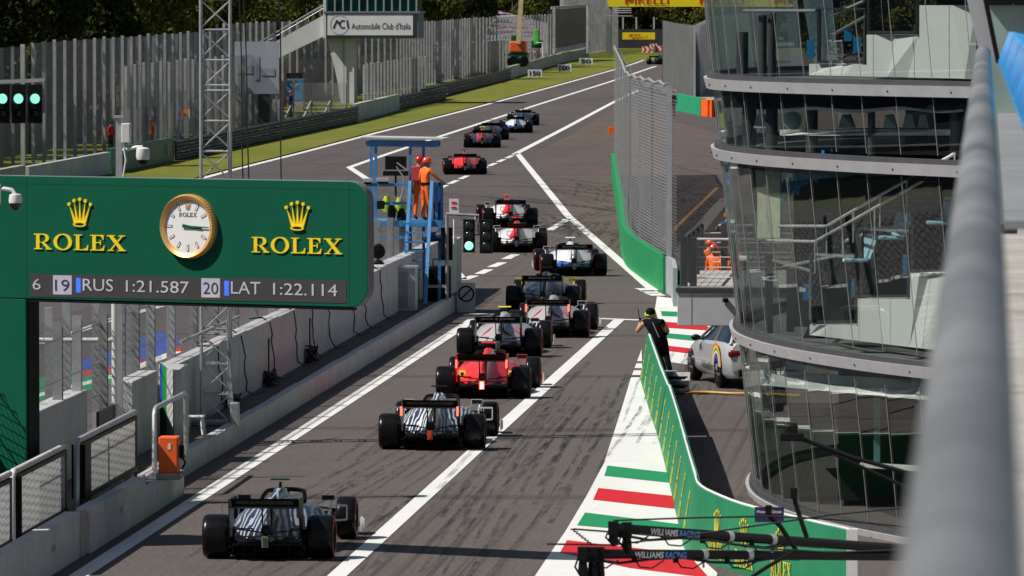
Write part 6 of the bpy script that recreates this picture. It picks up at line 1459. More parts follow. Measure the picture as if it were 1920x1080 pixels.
mb = MB(); a, b = P(1850, 100, 44), P(2000, 10, 44); mb.span((a.x, 44, 7.2), (3, 44.2, b.z)); tag(mb.build('screen_wall', [mat('pale_green_grey_glass', (.30, .40, .37), .3)], smooth=0), 'pale green grey screen wall in the top right corner', 'wall')
mb = MB(); a = P(1850, 8, 43.8); mb.span((a.x, 43.8, a.z), (3, 44.3, a.z+.05)); tag(mb.build('cap_beam', [M_blackp], smooth=0), 'dark capping bar above the pale screen wall', 'bar')
for k in range(4):
    f0, f1 = k/4, (k+.94)/4; L0 = lambda f: Vector((.058+.052*f, 38-17.2*f, 8.33)); nm = ['farthest along the handrail', 'second from the far end of the row', 'third from the far end of the row', 'nearest the camera'][k]
    t = thing('stadium_chair', 'bright blue folded seat by the handrail, '+nm, 'seat', L0(f0)-Vector((0, 0, .4)), 0, 'blue folded terrace seats')
    rings = []
    for f in (f0, f0+.004, f1-.004, f1):
        b_ = L0(f); e = .012 if f in (f0, f1) else 0; rings.append([b_+Vector((e, 0, e)), b_+Vector((.062, 0, .175-e)), b_+Vector((.085, 0, .18-e)), b_+Vector((.36, 0, .10-e)), b_+Vector((.34, 0, -.12)), b_+Vector((.02, 0, -.05+e))])
    mb = MB(); mb.loft(rings); mb.build('shell', [M_bluec], t, 30)
    for j in range(5):
        f = f0+(f1-f0)*(j+.5)/5; b_ = L0(f); mb = MB(); mb.tube([b_+Vector((.0, 0, .01)), b_+Vector((.06, 0, .178)), b_+Vector((.2, 0, .15))], .008, 6); mb.build('rib', [mat('darker_blue', (.012, .19, .46), .5)], t, 60)
    mb = MB(); c = L0((f0+f1)/2); mb.bar(c+Vector((.2, 0, -.4)), c+Vector((.2, 0, -.06)), .05, .05); mb.build('support', [M_galv_d], t, 0)
# ================================================================== FAR SIDE: FENCES, GUARD RAILS, TOWER, BOARDS, TREES
M_post = mat('weathered_fence_post', (.44, .445, .45), .75, .1, .25, 1.5, dirt=.5, dcol=(.14, .13, .12)); M_veil = mesh_mat('far_wire_mesh', (.33, .335, .345), .11, .25, .1, True)
M_rail = mat('dark_guard_rail', (.030, .030, .034), .5, .2, .3, 2); M_conc3 = mat('mossy_concrete', (.34, .36, .32), .85, 0, .2, 1.2, .3, dirt=.6, dcol=(.12, .13, .09)); M_rust = mat('rusty_boards', (.13, .05, .03), .85, 0, .35, 1.5)
M_slatd = mat('dull_dark_post', (.20, .20, .205), .8, 0, .2, 1.5)
def post_fence(label, pts_y, X, z1, wd=.2, veil=True, group=None, m=None, name='wire_fence', lowwhite=0):
    Xf = X if callable(X) else (lambda y: X)
    t = thing(name, label, 'fence', (Xf(pts_y[0]), sum(pts_y)/len(pts_y), 0), 0, group)
    for k, y in enumerate(pts_y):
        h = (z1(y) if callable(z1) else z1)+.12*((k*37) % 5)/5; mb = MB(); mb.box((Xf(y), y, h/2), (wd, .14, h)); mb.build('post', m or M_post, t, 0)
        if lowwhite and k % 1 == 0: mb = MB(); mb.box((Xf(y)+.16, y-.1, lowwhite/2), (.16, .12, lowwhite)); mb.build('short_post', M_conc2, t, 0)
    if veil:
        mb = MB(); ys = [pts_y[0]+(pts_y[-1]-pts_y[0])*k/12 for k in range(13)]; mb.wall([(Xf(y)+.12, y) for y in ys], .2, [(z1(y) if callable(z1) else z1) for y in ys]); mb.build('mesh', [M_veil], t, 0)
    return t
post_fence('long grey post and wire fence running behind the guard rail towards the tower', [318+4*k for k in range(31)], lambda y: -45.8-.010*(y-318), lambda y: 5.95+(.35 if y > 400 else 0), .15)
post_fence('rear row of dull posts standing just behind the long fence', [320+4*k for k in range(30)], lambda y: -47.6-.010*(y-318), 5.7, .16, False, m=M_slatd)
post_fence('shorter inner row of pale posts between the long fence and the green banner', [338+3.6*k for k in range(17)], -43.9, 4.6, .14, True, lowwhite=2.4)
post_fence('close-set grey fence running away from the control tower to the big screen', [490+3.2*k for k in range(72)], lambda y: -52+3.7*min(1, (y-490)/55)-.9*max(0, min(1, (y-545)/95))+2.2*max(0, (y-640)/80), lambda y: 6.0 if y < 560 else 5.5, .15)
post_fence('low grey mesh fence with a dark frame in front of the control tower', [452+2.6*k for k in range(20)], -42.4, 3.3, .13)
mb = MB(); mb.wall([(-53.2, 478), (-51.5, 560), (-50.8, 700)], 0, 2.9, 0, .1); tag(mb.build('board_wall', [M_rust], smooth=0), 'rust brown board wall behind the close-set fence', 'wall')
mb = MB(); mb.wall([(-50.5, 300), (-51.5, 445)], 0, 1.6, 0, .1); tag(mb.build('dark_hoarding', [mat('dark_hoarding', (.035, .035, .035), .8)], smooth=0), 'low dark hoarding behind the long fence', 'wall')
# chain link at the left edge and dark stand behind
cf = thing('wire_fence', 'dark chain link fence at the left edge behind the start lights', 'fence', (-47.5, 305, 0))
mb = MB(); mb.wall([(-46.0, 288), (-46, 318)], .1, 5.8); mb.build('mesh', [M_link], cf, 0)
for y in (296, 306, 316): mb = MB(); mb.box((-46, y, 2.95), (.2, .14, 5.9)); mb.build('post', M_post, cf, 0)
bl = thing('bleachers', 'dark empty terrace of plank seats behind the chain link fence', 'stand', (-56, 305, 0))
for k in range(9): mb = MB(); mb.span((-50-1.1*k, 285, .6*k), (-51.1-1.1*k, 335, .6*k+.35)); mb.build('tier', [mat('dark_plank', (.045, .045, .05), .8, 0, .3)], bl, 0)
# start lights
YL = 250
sl_ = thing('start_lights', 'row of black start light boxes with three green lamps lit at the left edge', 'start lights', P(40, 330, YL))
a, b = P(-60, 156, YL), P(84, 150, YL); mb = MB(); mb.bar(a, b, .10, .14); mb.build('beam', [M_galv], sl_, 0)
for k, x in enumerate((-26, 5, 35, 66)):
    a, b = P(x-13, 231, YL), P(x+13, 158, YL); mb = MB(); mb.span((a.x, YL-.1, a.z), (b.x, YL+.15, b.z)); h = mb.build('housing', [M_blackp], sl_, 0, bev=.02)
    for j, y in enumerate((185, 213)):
        c = P(x, y, YL-.12); mb = MB(); mb.lathe([(.19, 0), (.17, .02), (.001, .04)], Matrix.Translation(c) @ Matrix.Rotation(PI/2, 4, 'X'), 18)
        mb.build('lamp', [mat('teal_lamp_lit', (.3, .9, .75), .3, emit=(.35, 1, .78), estr=.9) if j == 0 else mat('lamp_glass_dark', (.015, .018, .016), .2)], h, 60)
        mb = MB(); mb.lathe([(.21, 0), (.21, .16), (.20, .16), (.20, 0)], Matrix.Translation(c) @ Matrix.Rotation(PI/2, 4, 'X'), 16, 0, False); mb.build('hood', [M_blackp], h, 60)
    mb = MB(); c = P(x+15, 195, YL); mb.box(c, (.12, .06, .7)); mb.build('bracket', [M_galv_d], sl_, 0)
a = P(78, 160, YL+.1); mb = MB(); mb.tube([P(-70, 160, YL), (P(-70, 160, YL).x, YL, 0)], .14, 10); mb.build('mast', [M_galv], sl_, 60)
# ---------------------------------------------------------------- guard rails, concrete and banner barriers along the verge
PR = [(.02, .30), (.07, .36), (.07, .42), (.02, .47), (.0, .50)]
def guard_rail(label, pts, h=.95, m=None, ticks=True):
    pts = [Vector((p[0], p[1])) for p in pts]; t = thing('guard_rail', label, 'guard rail', (pts[0].x, pts[0].y, 0))
    pts = resample(pts, 4.0)+[pts[-1]]
    nb = 3
    for b in range(nb):
        z0 = h*b/nb; hh = h/nb; rings = []
        for i, p in enumerate(pts):
            d = (pts[min(i+1, len(pts)-1)]-pts[max(i-1, 0)]).normalized(); n = Vector((d.y, -d.x))
            rings.append([vv(p.x+n.x*o, p.y+n.y*o, z0+hh*f) for o, f in ((0, .02), (.09, .2), (.09, .38), (.03, .5), (.09, .62), (.09, .8), (0, .98), (-.03, .98), (-.03, .02))])
        mb = MB(); mb.loft(rings)
        if ticks and b:
            for i in range(len(pts)-1):
                p, q = pts[i], pts[i+1]; d = (q-p).normalized(); n = Vector((d.y, -d.x)); rr = random.Random(i*3+b)
                if rr.random() < .75: s_ = p+d*rr.uniform(0, 2); e = s_+d*rr.uniform(.6, 1.8); mb.bar(vv(s_.x+n.x*.10, s_.y+n.y*.10, z0+.06), vv(e.x+n.x*.10, e.y+n.y*.10, z0+.06), .03, .035, 1)
        mb.build('beam', [m or M_rail, mat('pale_reflector', (.45, .45, .45), .5)], t, 30)
    for i in range(0, len(pts)):
        mb = MB(); mb.box((pts[i].x-.12, pts[i].y, h/2), (.12, .12, h+.06)); mb.build('post', [M_rail], t, 0)
    return t
guard_rail('dark triple beam guard rail along the grass left of the control tower', [(-40.4, 330), (-40.2, 424)], 1.0)
guard_rail('dark triple beam guard rail to the right of the first mossy concrete wall', [(-41.2, 463), (-41.4, 508)], .95)
guard_rail('dark guard rail of the far part of the verge before the distance boards', [(-42.3, 497), (-44.3, 618)], .95)
guard_rail('farthest dark guard rail under the tall grey screen fence', [(-50.6, 800), (-52, 905)], .9)
def cwall(label, pts, h, m, name='concrete_wall', th=.3):
    mb = MB(); mb.wall(pts, -.02, h, 0, th); return tag(mb.build(name, [m], smooth=20), label, 'wall')
cwall('mossy pale concrete wall on the verge below the control tower', [(-40.3, 424.5), (-40.9, 462.5)], 1.12, mat('mint_grey_concrete', (.40, .45, .42), .85, 0, .15, 1, dirt=.6, dcol=(.2, .22, .18)))
cwall('long pale concrete wall behind the distance boards', [(-44.4, 619), (-47.4, 741), (-47.9, 800)], 1.1, M_conc3)
cwall('grey sponsor wall at the left edge before the green banner', [(-40.8, 282), (-40.6, 307)], 1.0, mat('pale_blue_grey', (.36, .40, .45), .7, 0, .15, .5, dirt=.3))
gbn = thing('banner_barrier', 'dark green banner barrier with faint pale crowns on the far verge', 'barrier', (-40.6, 318, 0))
mb = MB(); mb.wall([(-40.55, 307.3), (-40.45, 329.5)], -.02, 1.15, 0, .3); mb.build('panel', [mat('deep_green_banner', (.006, .10, .06), .5)], gbn, 0)
for y in (311, 319, 327): mb = MB(); put_crown(mb, (-40.36, y, .35), (0, 1, 0), (0, 0, 1), .8, .55, .01, 0); mb.build('crown_emblem', [mat('pale_green_print', (.25, .40, .33), .5)], gbn, 0)
# ---------------------------------------------------------------- distance boards
for txt, x, yb, w_ in (('150', 1003, 147, 27), ('100', 1058.5, 136, 26), ('50', 1098.5, 123, 26)):
    g = G(x, yb); Y = g.y; s = FPX/Y; t = thing('distance_board', 'white distance board reading %s on the grass verge' % txt, 'sign', g, 0, 'braking distance boards')
    w2 = w_/s/2; mb = MB(); mb.span((g.x-w2, Y, .12), (g.x+w2, Y+.06, .82)); mb.build('board', [M_whitep], t, 0)
    mb = MB(); put_text(mb, txt, (g.x-w2*.74, Y-.03, .24), (1, 0, 0), (0, 0, 1), w2*1.48, .46, 0, True); mb.build('numerals', [M_blackp], t, 0)
    for q in (-.7, .7): mb = MB(); mb.box((g.x+w2*q, Y+.1, .3), (.07, .07, .6)); mb.build('leg', [M_galv_d], t, 0)
# ---------------------------------------------------------------- control tower
ct = thing('control_tower', 'white race control tower with green windows and a club banner on a flared stem', 'tower', (-47, 488, 0))
Yc = 488
def B(x0, y0, x1, y1, Y, d, nm, m, par=ct, bev=0):
    a, b = P(x0, y1, Y), P(x1, y0, Y); mb = MB(); mb.span((a.x, Y, a.z), (b.x, Y+d, b.z)); return mb.build(nm, m if isinstance(m, list) else [m], par, 0, bev=bev)
M_tw = mat('white_render', (.62, .63, .63), .75, 0, .08, .8, dirt=.35, dcol=(.35, .34, .32))
M_twg = mat('blue_grey_panel', (.16, .18, .22), .6); M_gwin = mat('green_tinted_window', (.015, .10, .075), .08, 0, .5, .6)
B(609, 24, 784, 72, Yc+.02, 5.0, 'cabin_base', M_twg)
B(614, 27, 774, 66, Yc-.10, .1, 'banner', mat('banner_white', (.74, .74, .76), .6, 0, .04, .4))
B(612, -42, 781, 22, Yc+.15, 4.6, 'window', M_gwin)
for k in range(12): B(611+15.3*k, -42, 613.5+15.3*k, 23, Yc-.02, .12, 'mullion', M_galv)
B(607, 21, 787, 25, Yc-.15, 5.2, 'window_sill', M_twg); B(600, -50, 790, -42, Yc-.3, 5.6, 'roof', M_twg); B(606, -45, 611, 72, Yc-.08, 5.0, 'corner_post', M_tw)
mb = MB(); q = [P(x, y, Yc+.6) for x, y in ((612, 70), (664, 70), (664, 205), (640, 205), (637, 175), (628, 130))]; n = len(q); f2 = [p+Vector((0, 2.4, 0)) for p in q]
mb.add(q+f2, [tuple(range(n)), tuple(range(n, 2*n))[::-1]]+[(i, n+i, n+(i+1) % n, (i+1) % n) for i in range(n)]); mb.build('stem', [M_tw], ct, 0)
mb = MB(); mb.bar(P(645, 72, Yc+.5), P(645, 190, Yc+.5), .06, .06); mb.build('downpipe', [M_galv_d], ct, 0)
mb = MB(); Yb = Yc-.115; nv = 0
a = P(659, 52.5, Yb); wtx = P(770, 52.5, Yb).x-a.x; put_text(mb, "Automobile Club d'Italia", a+Vector((0, 0, -.10)), (1, 0, 0), (0, 0, 1), wtx, (52-39.5)/25.6, 0)
c0 = P(624, 53, Yb); u = 1/25.6
def bar2(x0, y0, x1, y1, w_): mb.bar(P(x0, y0, Yb), P(x1, y1, Yb), w_*u, .01, up=(0, 1, 0))
bar2(625, 53, 632, 38, 3); bar2(632, 38, 636, 46, 3); bar2(651, 38, 653, 53, 3)
for k in range(9):
    a0, a1 = PI*(.30+1.4*k/9), PI*(.30+1.4*(k+1)/9); bar2(643+6*math.cos(a0), 45.5-7*math.sin(a0), 643+6*math.cos(a1), 45.5-7*math.sin(a1), 2.6)
mb.build('banner_lettering', [mat('navy_print', (.012, .018, .06), .5)], ct, 0)
mb = MB()
for k in range(30):
    a0, a1 = 2*PI*k/30, 2*PI*(k+.7)/30; bar2(636+17*math.cos(a0), 46-18*math.sin(a0), 636+17*math.cos(a1), 46-18*math.sin(a1), 1.6)
mb.build('gear_emblem', [mat('pale_grey_print', (.52, .52, .55), .5)], ct, 0)
mb = MB(); q = [P(x, y, Yc+.3) for x, y in ((520, 76), (609, 27), (609, 67), (520, 110))]; f2 = [p+Vector((0, .25, 0)) for p in q]; mb.add(q+f2, [(0, 3, 2, 1), (4, 5, 6, 7), (0, 1, 5, 4), (2, 3, 7, 6), (0, 4, 7, 3), (1, 2, 6, 5)])
q = [P(x, y, Yc+.3) for x, y in ((440, 120), (520, 76), (520, 110), (440, 152))]; f2 = [p+Vector((0, .25, 0)) for p in q]; mb.add(q+f2, [(0, 3, 2, 1), (4, 5, 6, 7), (0, 1, 5, 4), (2, 3, 7, 6), (0, 4, 7, 3)]); mb.build('stair_parapet', [M_tw], ct, 0)
mb = MB(); mb.tube([P(480, 83, Yc+.3), P(609, 8, Yc+.3)], .05, 6); mb.tube([P(480, 90, Yc+.3), P(609, 14, Yc+.3)], .03, 6)
for k in range(6): x = 490+22*k; y = 77-12.8*k; mb.tube([P(x, y, Yc+.3), P(x, y+16, Yc+.3)], .03, 5)
mb.build('stair_rail', [M_galv], ct, 60)
# sign board, hut, marshal boards
B(440, 78, 523, 176, 395, .15, 'board', mat('pale_blue_board', (.34, .37, .43), .6, 0, .12, .5), thing('sponsor_board', 'large pale blue-grey board with faded print left of the stair', 'sign', (-44, 395, 0)))
par = [o for o in C.objects if o.name.startswith('sponsor_board')][0]
for x0, y0, x1, y1 in ((445, 122, 474, 138), (478, 106, 486, 150), (490, 128, 515, 142)): B(x0, y0, x1, y1, 394.97, .02, 'faded_print', mat('faded_print', (.27, .29, .35), .7), par)
for x in (446, 518): B(x-2, 176, x+2, 236, 395.02, .1, 'leg', M_galv_d, par)
ht = thing('marshal_hut', 'grey marshal hut with a dark doorway below the pale board', 'hut', (-44.6, 402, 0))
B(476, 162, 524, 232, 402, 2.2, 'wall', mat('hut_grey', (.30, .31, .34), .7, 0, .1, 1), ht); B(472, 159, 527, 164, 401.8, 2.6, 'roof', M_groove, ht); B(484, 172, 506, 230, 401.95, .04, 'doorway', M_groove, ht)
lf = thing('letter_board', 'small white board with a red letter F by the green banner', 'sign', P(337, 240, 345))
B(334, 208, 343, 224, 345, .06, 'board', M_whitep, lf); mb = MB(); put_text(mb, 'F', P(336, 222, 344.95), (1, 0, 0), (0, 0, 1), .14, .34); mb.build('letter', [m_red], lf, 0); B(333, 224, 336, 290, 345.1, .08, 'post', M_post, lf)
op = thing('warning_panel', 'small orange light panel beside the letter board', 'panel', P(350, 240, 346)); B(344, 205, 354, 217, 346, .1, 'panel', mat('orange_panel', (.7, .2, .03), .5), op); B(354, 204, 356, 290, 346, .08, 'post', M_post, op)
pt = thing('portable_toilet', 'bright blue portable toilet with a white emblem near the tower stem', 'toilet', (P(553, 190, 462).x, 462, 0))
B(538, 150, 567, 190, 462, 1.1, 'cabin', mat('toilet_blue', (.02, .20, .52), .5), pt); B(539, 146, 566, 151, 461.99, 1.08, 'white_band', M_whitep, pt); B(537, 137, 568, 147, 461.95, 1.2, 'roof', mat('navy_roof', (.02, .03, .08), .5), pt); B(538, 188, 568, 212, 462, 1.1, 'plinth', M_galv, pt)
mb = MB(); mb.add([P(543, 157, 461.96), P(559, 157, 461.96), P(551, 167, 461.96)], [(0, 2, 1)]); mb.build('emblem', [M_whitep], pt, 0)
yf = thing('wire_frame_fence', 'light framed wire fence with slanting stays in front of the blue toilet', 'fence', (-46, 440, 0))
Yw = 436
for x in (550, 584, 620, 650): B(x-1.5, 152 if x != 584 else 158, x+1.5, 218, Yw, .1, 'post', M_post, yf)
for x in (550, 584, 620): mb = MB(); mb.bar(P(x-1, 190, Yw), P(x-16, 222, Yw-2), .10, .10); mb.build('stay', [M_post], yf, 0)
a, b = P(548, 155, Yw), P(652, 220, Yw); mb = MB(); mb.wall([(a.x, Yw), (b.x, Yw)], 0, a.z); mb.build('mesh', [M_veil], yf, 0)
cbx = thing('control_cabinet', 'dark control cabinet on the verge by the hut', 'cabinet', G(483, 228)); B(471, 205, 494, 229, G(483, 228).y, .8, 'body', M_blackp, cbx); B(475, 207, 491, 214, G(483, 228).y-.03, .04, 'panel', mat('pale_blue_panel', (.25, .35, .45), .5), cbx)
# far marshals
def far_person(x, yb, label, top, legs=None, helm=None, rz=0, Y=None, **k):
    g = G(x, yb) if Y is None else P(x, yb, Y); return person((g.x, g.y, max(g.z, 0) if Y else 0), rz, label, None, top, legs or top, helmet=helm, **k)
far_person(528, 222, 'marshal in dark red overalls standing left of the blue toilet', m_redsuit, None, m_helm_r)
far_person(545, 221, 'marshal in navy overalls with a red helmet right beside the dark red one', m_navy, None, m_helm_r, 1.2)
far_person(996, 122, 'marshal in red-orange overalls, left of the pair by the telehandler', m_orange, None, m_helm_o)
far_person(1009, 119, 'marshal in red overalls, right of the pair by the telehandler', m_redsuit, m_navy, m_helm_r, 1)
far_person(285, 284, 'marshal in orange overalls behind the green banner barrier', m_orange, None, m_helm_o, 2)
far_person(208, 290, 'marshal in a red top behind the inner row of pale posts', m_redsuit, m_navy, None, 1)
far_person(1152, 76, 'distant marshal in bright red at the far guard rail end', m_redsuit, None, m_helm_o)
far_person(1262, 221, 'person in black top and red trousers beside the tall fence end post', m_black, m_redsuit, None, .6)
# marshals below the balcony
for x, y, lab, tp_, lg, hm, mk, hs in ((1339, 455, 'marshal in orange overalls and helmet, left of the masked pair under the balcony', m_orange, None, m_helm_o, True, 1.0), (1361, 461, 'marshal in orange overalls and helmet, right of the masked pair under the balcony', m_orange, None, m_helm_o, True, 1.0),
                                 (1331, 446, 'marshal in orange half hidden behind the left masked marshal', m_orange, None, m_helm_o, False, 1.0), (1307, 486, 'marshal in orange crouching behind the balcony railing posts', m_orange, None, m_helm_o, False, .9), (1388, 470, 'marshal in orange seen through the corner of the glass', m_orange, None, m_helm_o, False, 1.0)):
    s = (y+30)/(CAMZ-1.80*hs); Y = FPX/s; person((P(x, 600, Y).x, Y, 0), math.radians(150 if mk else 20), lab, None, tp_, lg or tp_, helmet=hm, mask=mk, hscale=hs)
s = (396+30)/(CAMZ-1.8); Y = FPX/s; r, J = person((P(1364, 600, Y).x, Y, 0), .3, 'bare-armed man in blue with a yellow vest and yellow cap beyond the balcony', dict(elbowL=(-.36, .10, 1.22), wristL=(-.12, .22, 1.25), handL=(-.04, .24, 1.26), elbowR=(.36, .10, 1.22), wristR=(.12, .22, 1.25), handR=(.04, .25, 1.26)), m_bluecloth, m_hiviz, m_skin, helmet=m_helm_y)
# ---------------------------------------------------------------- telehandler, screen, stands, bridge
th = thing('telehandler', 'orange telehandler with a long beige boom raised behind the fence', 'telehandler', (P(970, 118, 640).x, 640, 0))
Yt = 640
B(955, 77, 986, 99, Yt, 2.2, 'body', mat('orange_machine_paint', (.72, .11, .02), .5), th, .15); B(958, 66, 968, 79, Yt+.2, 1.5, 'cab', M_gwin, th, .08)
mb = MB(); mb.bar(P(972, 82, Yt-.2), P(979, -28, Yt-.2), .42, .42); mb.bar(P(978, -10, Yt-.25), P(981, -45, Yt-.25), .30, .30); mb.build('boom', [mat('beige_boom', (.62, .47, .26), .5)], th, 0)
B(953, 98, 988, 116, Yt+.1, 2.0, 'chassis', M_sgreen, th, .1)
for x in (961, 981): mb = MB(); mb.lathe([(.001, -.2), (.45, -.2), (.55, -.1), (.55, .1), (.45, .2), (.001, .2)], Matrix.Translation(P(x, 115, Yt-.3)) @ Matrix.Rotation(PI/2, 4, 'X'), 16); mb.build('wheel', [M_tyre], th, 40)
gv = thing('green_machine', 'bright green machine with a white rail right of the telehandler', 'machine', G(1006, 116)); B(1001, 55, 1009, 84, 655, 1, 'mast', mat('lime_paint', (.06, .55, .05), .5), gv, .05); B(996, 76, 1016, 90, 655.2, 1.4, 'base', M_sgreen, gv, .1)
mb = MB(); mb.tube([P(1006, 80, 654.8), P(1017, 80, 654.8), P(1018, 108, 654.8)], .07, 6); mb.build('rail', [M_whitep], gv, 60)
sn_ = thing('screen_fence', 'big dark screen in a pale frame behind the distance boards', 'screen', (P(1068, 100, 760).x, 760, 0))
Ys = 765
mb = MB(); q = [P(1041, 18, Ys-12), P(1101, 13, Ys+6), P(1101, 80, Ys+6), P(1041, 92, Ys-12)]; f2 = [p+Vector((-.1, .2, 0)) for p in q]; mb.add(q+f2, [(0, 3, 2, 1), (4, 5, 6, 7), (0, 1, 5, 4), (2, 3, 7, 6), (0, 4, 7, 3), (1, 2, 6, 5)]); mb.build('screen', [mat('dark_brown_screen', (.06, .05, .045), .4, 0, .5, .35)], sn_, 0)
for x0, y0, x1, y1 in ((1036, 14, 1041, 108), (1099, 10, 1103, 100)): B(x0, y0, x1, y1, Ys-13, .3, 'post', M_post, sn_)
mb = MB(); mb.bar(P(1034, 15, Ys-13), P(1104, 10, Ys+6), .2, .3); mb.bar(P(1038, 95, Ys-13), P(1103, 82, Ys+6), .3, .5); mb.build('frame', [M_post], sn_, 0)
B(1026, 20, 1038, 110, Ys-10, .5, 'dark_side', mat('navy_side', (.03, .035, .06), .6), sn_)
post_fence('tall pale slatted fence right of the big screen', [790+3.2*k for k in range(36)], lambda y: -50.5+.002*(y-790), lambda y: 7.6 if y < 860 else 7.0, .5)
M_crowd = None
def crowd_mat():
    m, nt = _new('grandstand_seats'); co = ocoord(nt, (1, 1, 1)); v = N(nt, 'TexVoronoi'); v.inputs['Scale'].default_value = 1.3; L(nt, co, v.inputs['Vector'])
    c = mixc(nt, ramp(nt, noise(nt, .12, 3, .5, co), .42, .6), (.16, .16, .18), (.26, .13, .18)); c = mixc(nt, .15, c, v.outputs['Color']); finish(nt, c, .8); return m
gs = thing('grandstand', 'distant grandstand with pinkish seats behind the telehandler', 'grandstand', (P(960, 60, 820).x, 830, 0))
mb = MB(); q = [P(880, 8, 860), P(1035, 45, 845), P(1035, 100, 820), P(880, 100, 820)]; mb.add(q, [(0, 3, 2, 1)]); f2 = [p+Vector((0, 3, -.5)) for p in q]; mb.add(f2, [(0, 1, 2, 3)]); mb.build('seating', [crowd_mat()], gs, 0)
for k in range(6): mb = MB(); mb.tube([P(890+24*k, 12+6*k, 856), P(890+24*k, 100, 822)], .12, 6); mb.build('mast', [M_galv_d], gs, 60)
mb = MB(); q = [P(895, 10, 862), P(1000, 36, 850), P(1000, 43, 850), P(895, 19, 862)]; mb.add(q+[p+Vector((0, 1, 0)) for p in q], [(0, 3, 2, 1), (4, 5, 6, 7), (0, 1, 5, 4), (2, 3, 7, 6)]); mb.build('roof_edge', [mat('pink_edge', (.45, .10, .22), .6)], gs, 0)
br_ = thing('footbridge', 'yellow advertising footbridge with red letters spanning the track', 'bridge', (P(1290, 10, 835).x, 835, 0)); Yr = 835
M_py = mat('banner_yellow', (.86, .68, .005), .5, 0, .04, .3); M_pr = mat('banner_red', (.60, .015, .02), .5)
B(1140, -42, 1560, 12.5, Yr, 3, 'deck', M_py, br_)
mb = MB(); lw = P(1253, 8, Yr-.1).x-P(1172, 8, Yr-.1).x
def pir(mb, x0, yb, Y, wid, ht, m=0):
    o = P(x0, yb, Y); put_text(mb, 'IRELLI', o+Vector((wid*.22, 0, 0)), (1, 0, 0), (0, 0, 1), wid*.78, ht, m)
    mb.quad(o, o+Vector((wid*.05, 0, 0)), o+Vector((wid*.05, 0, ht)), o+Vector((0, 0, ht)), m); mb.quad(o+Vector((.0, -.02, ht*1.02)), o+Vector((wid*.60, -.02, ht*1.02)), o+Vector((wid*.60, -.02, ht*1.30)), o+Vector((0, -.02, ht*1.30)), m)
    mb.quad(o+Vector((wid*.06, -.01, ht*.35)), o+Vector((wid*.16, -.01, ht*.35)), o+Vector((wid*.18, -.01, ht*.95)), o+Vector((wid*.06, -.01, ht*1.03)), m)
for x0 in (1172, 1312, 1452): pir(mb, x0, 8, Yr-.06, lw, .95)
mb.build('lettering', [M_pr], br_, 0)
for x in (1136, 1575): B(x, -42, x+10, 100, Yr+.5, 1.5, 'pillar', M_galv_d, br_)
B(1128, 29, 1184, 31, Yr-6, 4, 'platform', M_galv_d, br_)
mb = MB()
for y in (16, 20, 24): mb.tube([P(1150, y, Yr-6), P(1184, y, Yr-6)], .06, 5)
mb.build('platform_rail', [M_post], br_, 60)
pbn = thing('tyre_barrier', 'yellow banner with red letters at the end of the straight', 'barrier', (P(1196, 75, 905).x, 905, 0))
B(1167, 61, 1228, 74, 905, .6, 'banner', M_py, pbn); mb = MB(); pir(mb, 1180, 70.8, 904.9, P(1215, 70, 905).x-P(1180, 70, 905).x, .36); mb.build('lettering', [M_pr], pbn, 0)
cwall('dark tyre wall behind the yellow banner', [(P(1120, 80, 912).x, 912), (P(1300, 80, 912).x, 912)], 2.6, mat('dark_tyre_wall', (.03, .03, .035), .8, 0, .4, .4), 'tyre_wall')
for x in (1168, 1193, 1226): t = thing('pale_post', ['pale post behind the yellow banner, left one', 'pale post behind the yellow banner, middle one', 'pale post behind the yellow banner, right one'][(1168, 1193, 1226).index(x)], 'post', (P(x, 70, 915).x, 915, 0)); B(x-1.5, 32, x+1.5, 66, 915, .3, 'shaft', M_post, t)
def chev(label, x0, y0, x1, y1, Y):
    t = thing('chevron_board', label, 'sign', (P((x0+x1)/2, y1, Y).x, Y, 0), 0, 'red and white chevron boards'); B(x0, y0, x1, y1, Y, .3, 'board', M_whitep, t); mb = MB(); n = 2; w_ = (x1-x0)/n; ym = (y0+y1)/2
    for k in range(n):
        xa = x0+w_*k; f = lambda x, y: P(x, y, Y-.02)
        mb.add([f(xa+w_*.05, y0), f(xa+w_*.5, y0), f(xa+w_*.95, ym), f(xa+w_*.5, ym)], [(0, 3, 2, 1)]); mb.add([f(xa+w_*.5, ym), f(xa+w_*.95, ym), f(xa+w_*.5, y1), f(xa+w_*.05, y1)], [(0, 3, 2, 1)])
    mb.build('chevron', [m_red], t, 0); B((x0+x1)/2-.5, y1, (x0+x1)/2+.5, y1+2, Y+.1, .1, 'leg', M_galv_d, t)
chev('red and white chevron board, leftmost and nearest of the three', 1204, 87, 1222, 99, 830); chev('red and white chevron board, right one cut by the grey fence', 1226, 86, 1246, 99, 832); chev('red and white chevron board raised behind the front two', 1218, 82, 1232, 92, 850)
# ---------------------------------------------------------------- right-hand far fence, gravel, orange and green barrier
M_slat = mat('grey_slat_fence', (.13, .135, .14), .6, .2, .3, .6); M_slat2 = mesh_mat('pale_dense_mesh', (.55, .56, .57), .10, .42, .0, True)
vf = thing('tall_panel_fence', 'tall dark grey panel fence beyond the pit exit, bent at its near post', 'fence', (-24, 540, 0))
A_, B_ = G(1243, 157), G(1300, 182); D_ = G(1340, 130)
mb = MB(); mb.wall([(A_.x, A_.y), ((A_.x+B_.x)/2-.4, (A_.y+B_.y)/2), (B_.x, B_.y)], -.02, 5.55, 0, .12); mb.build('panel', [M_slat], vf, 30)
mb = MB(); mb.wall([(B_.x+.1, B_.y), (D_.x, D_.y), (D_.x+1, D_.y+80)], 0, 5.5); mb.wall([(B_.x+.5, B_.y+.5), (D_.x+.5, D_.y), (D_.x+2, D_.y+80)], 0, 5.5); mb.build('mesh', [M_slat2], vf, 0)
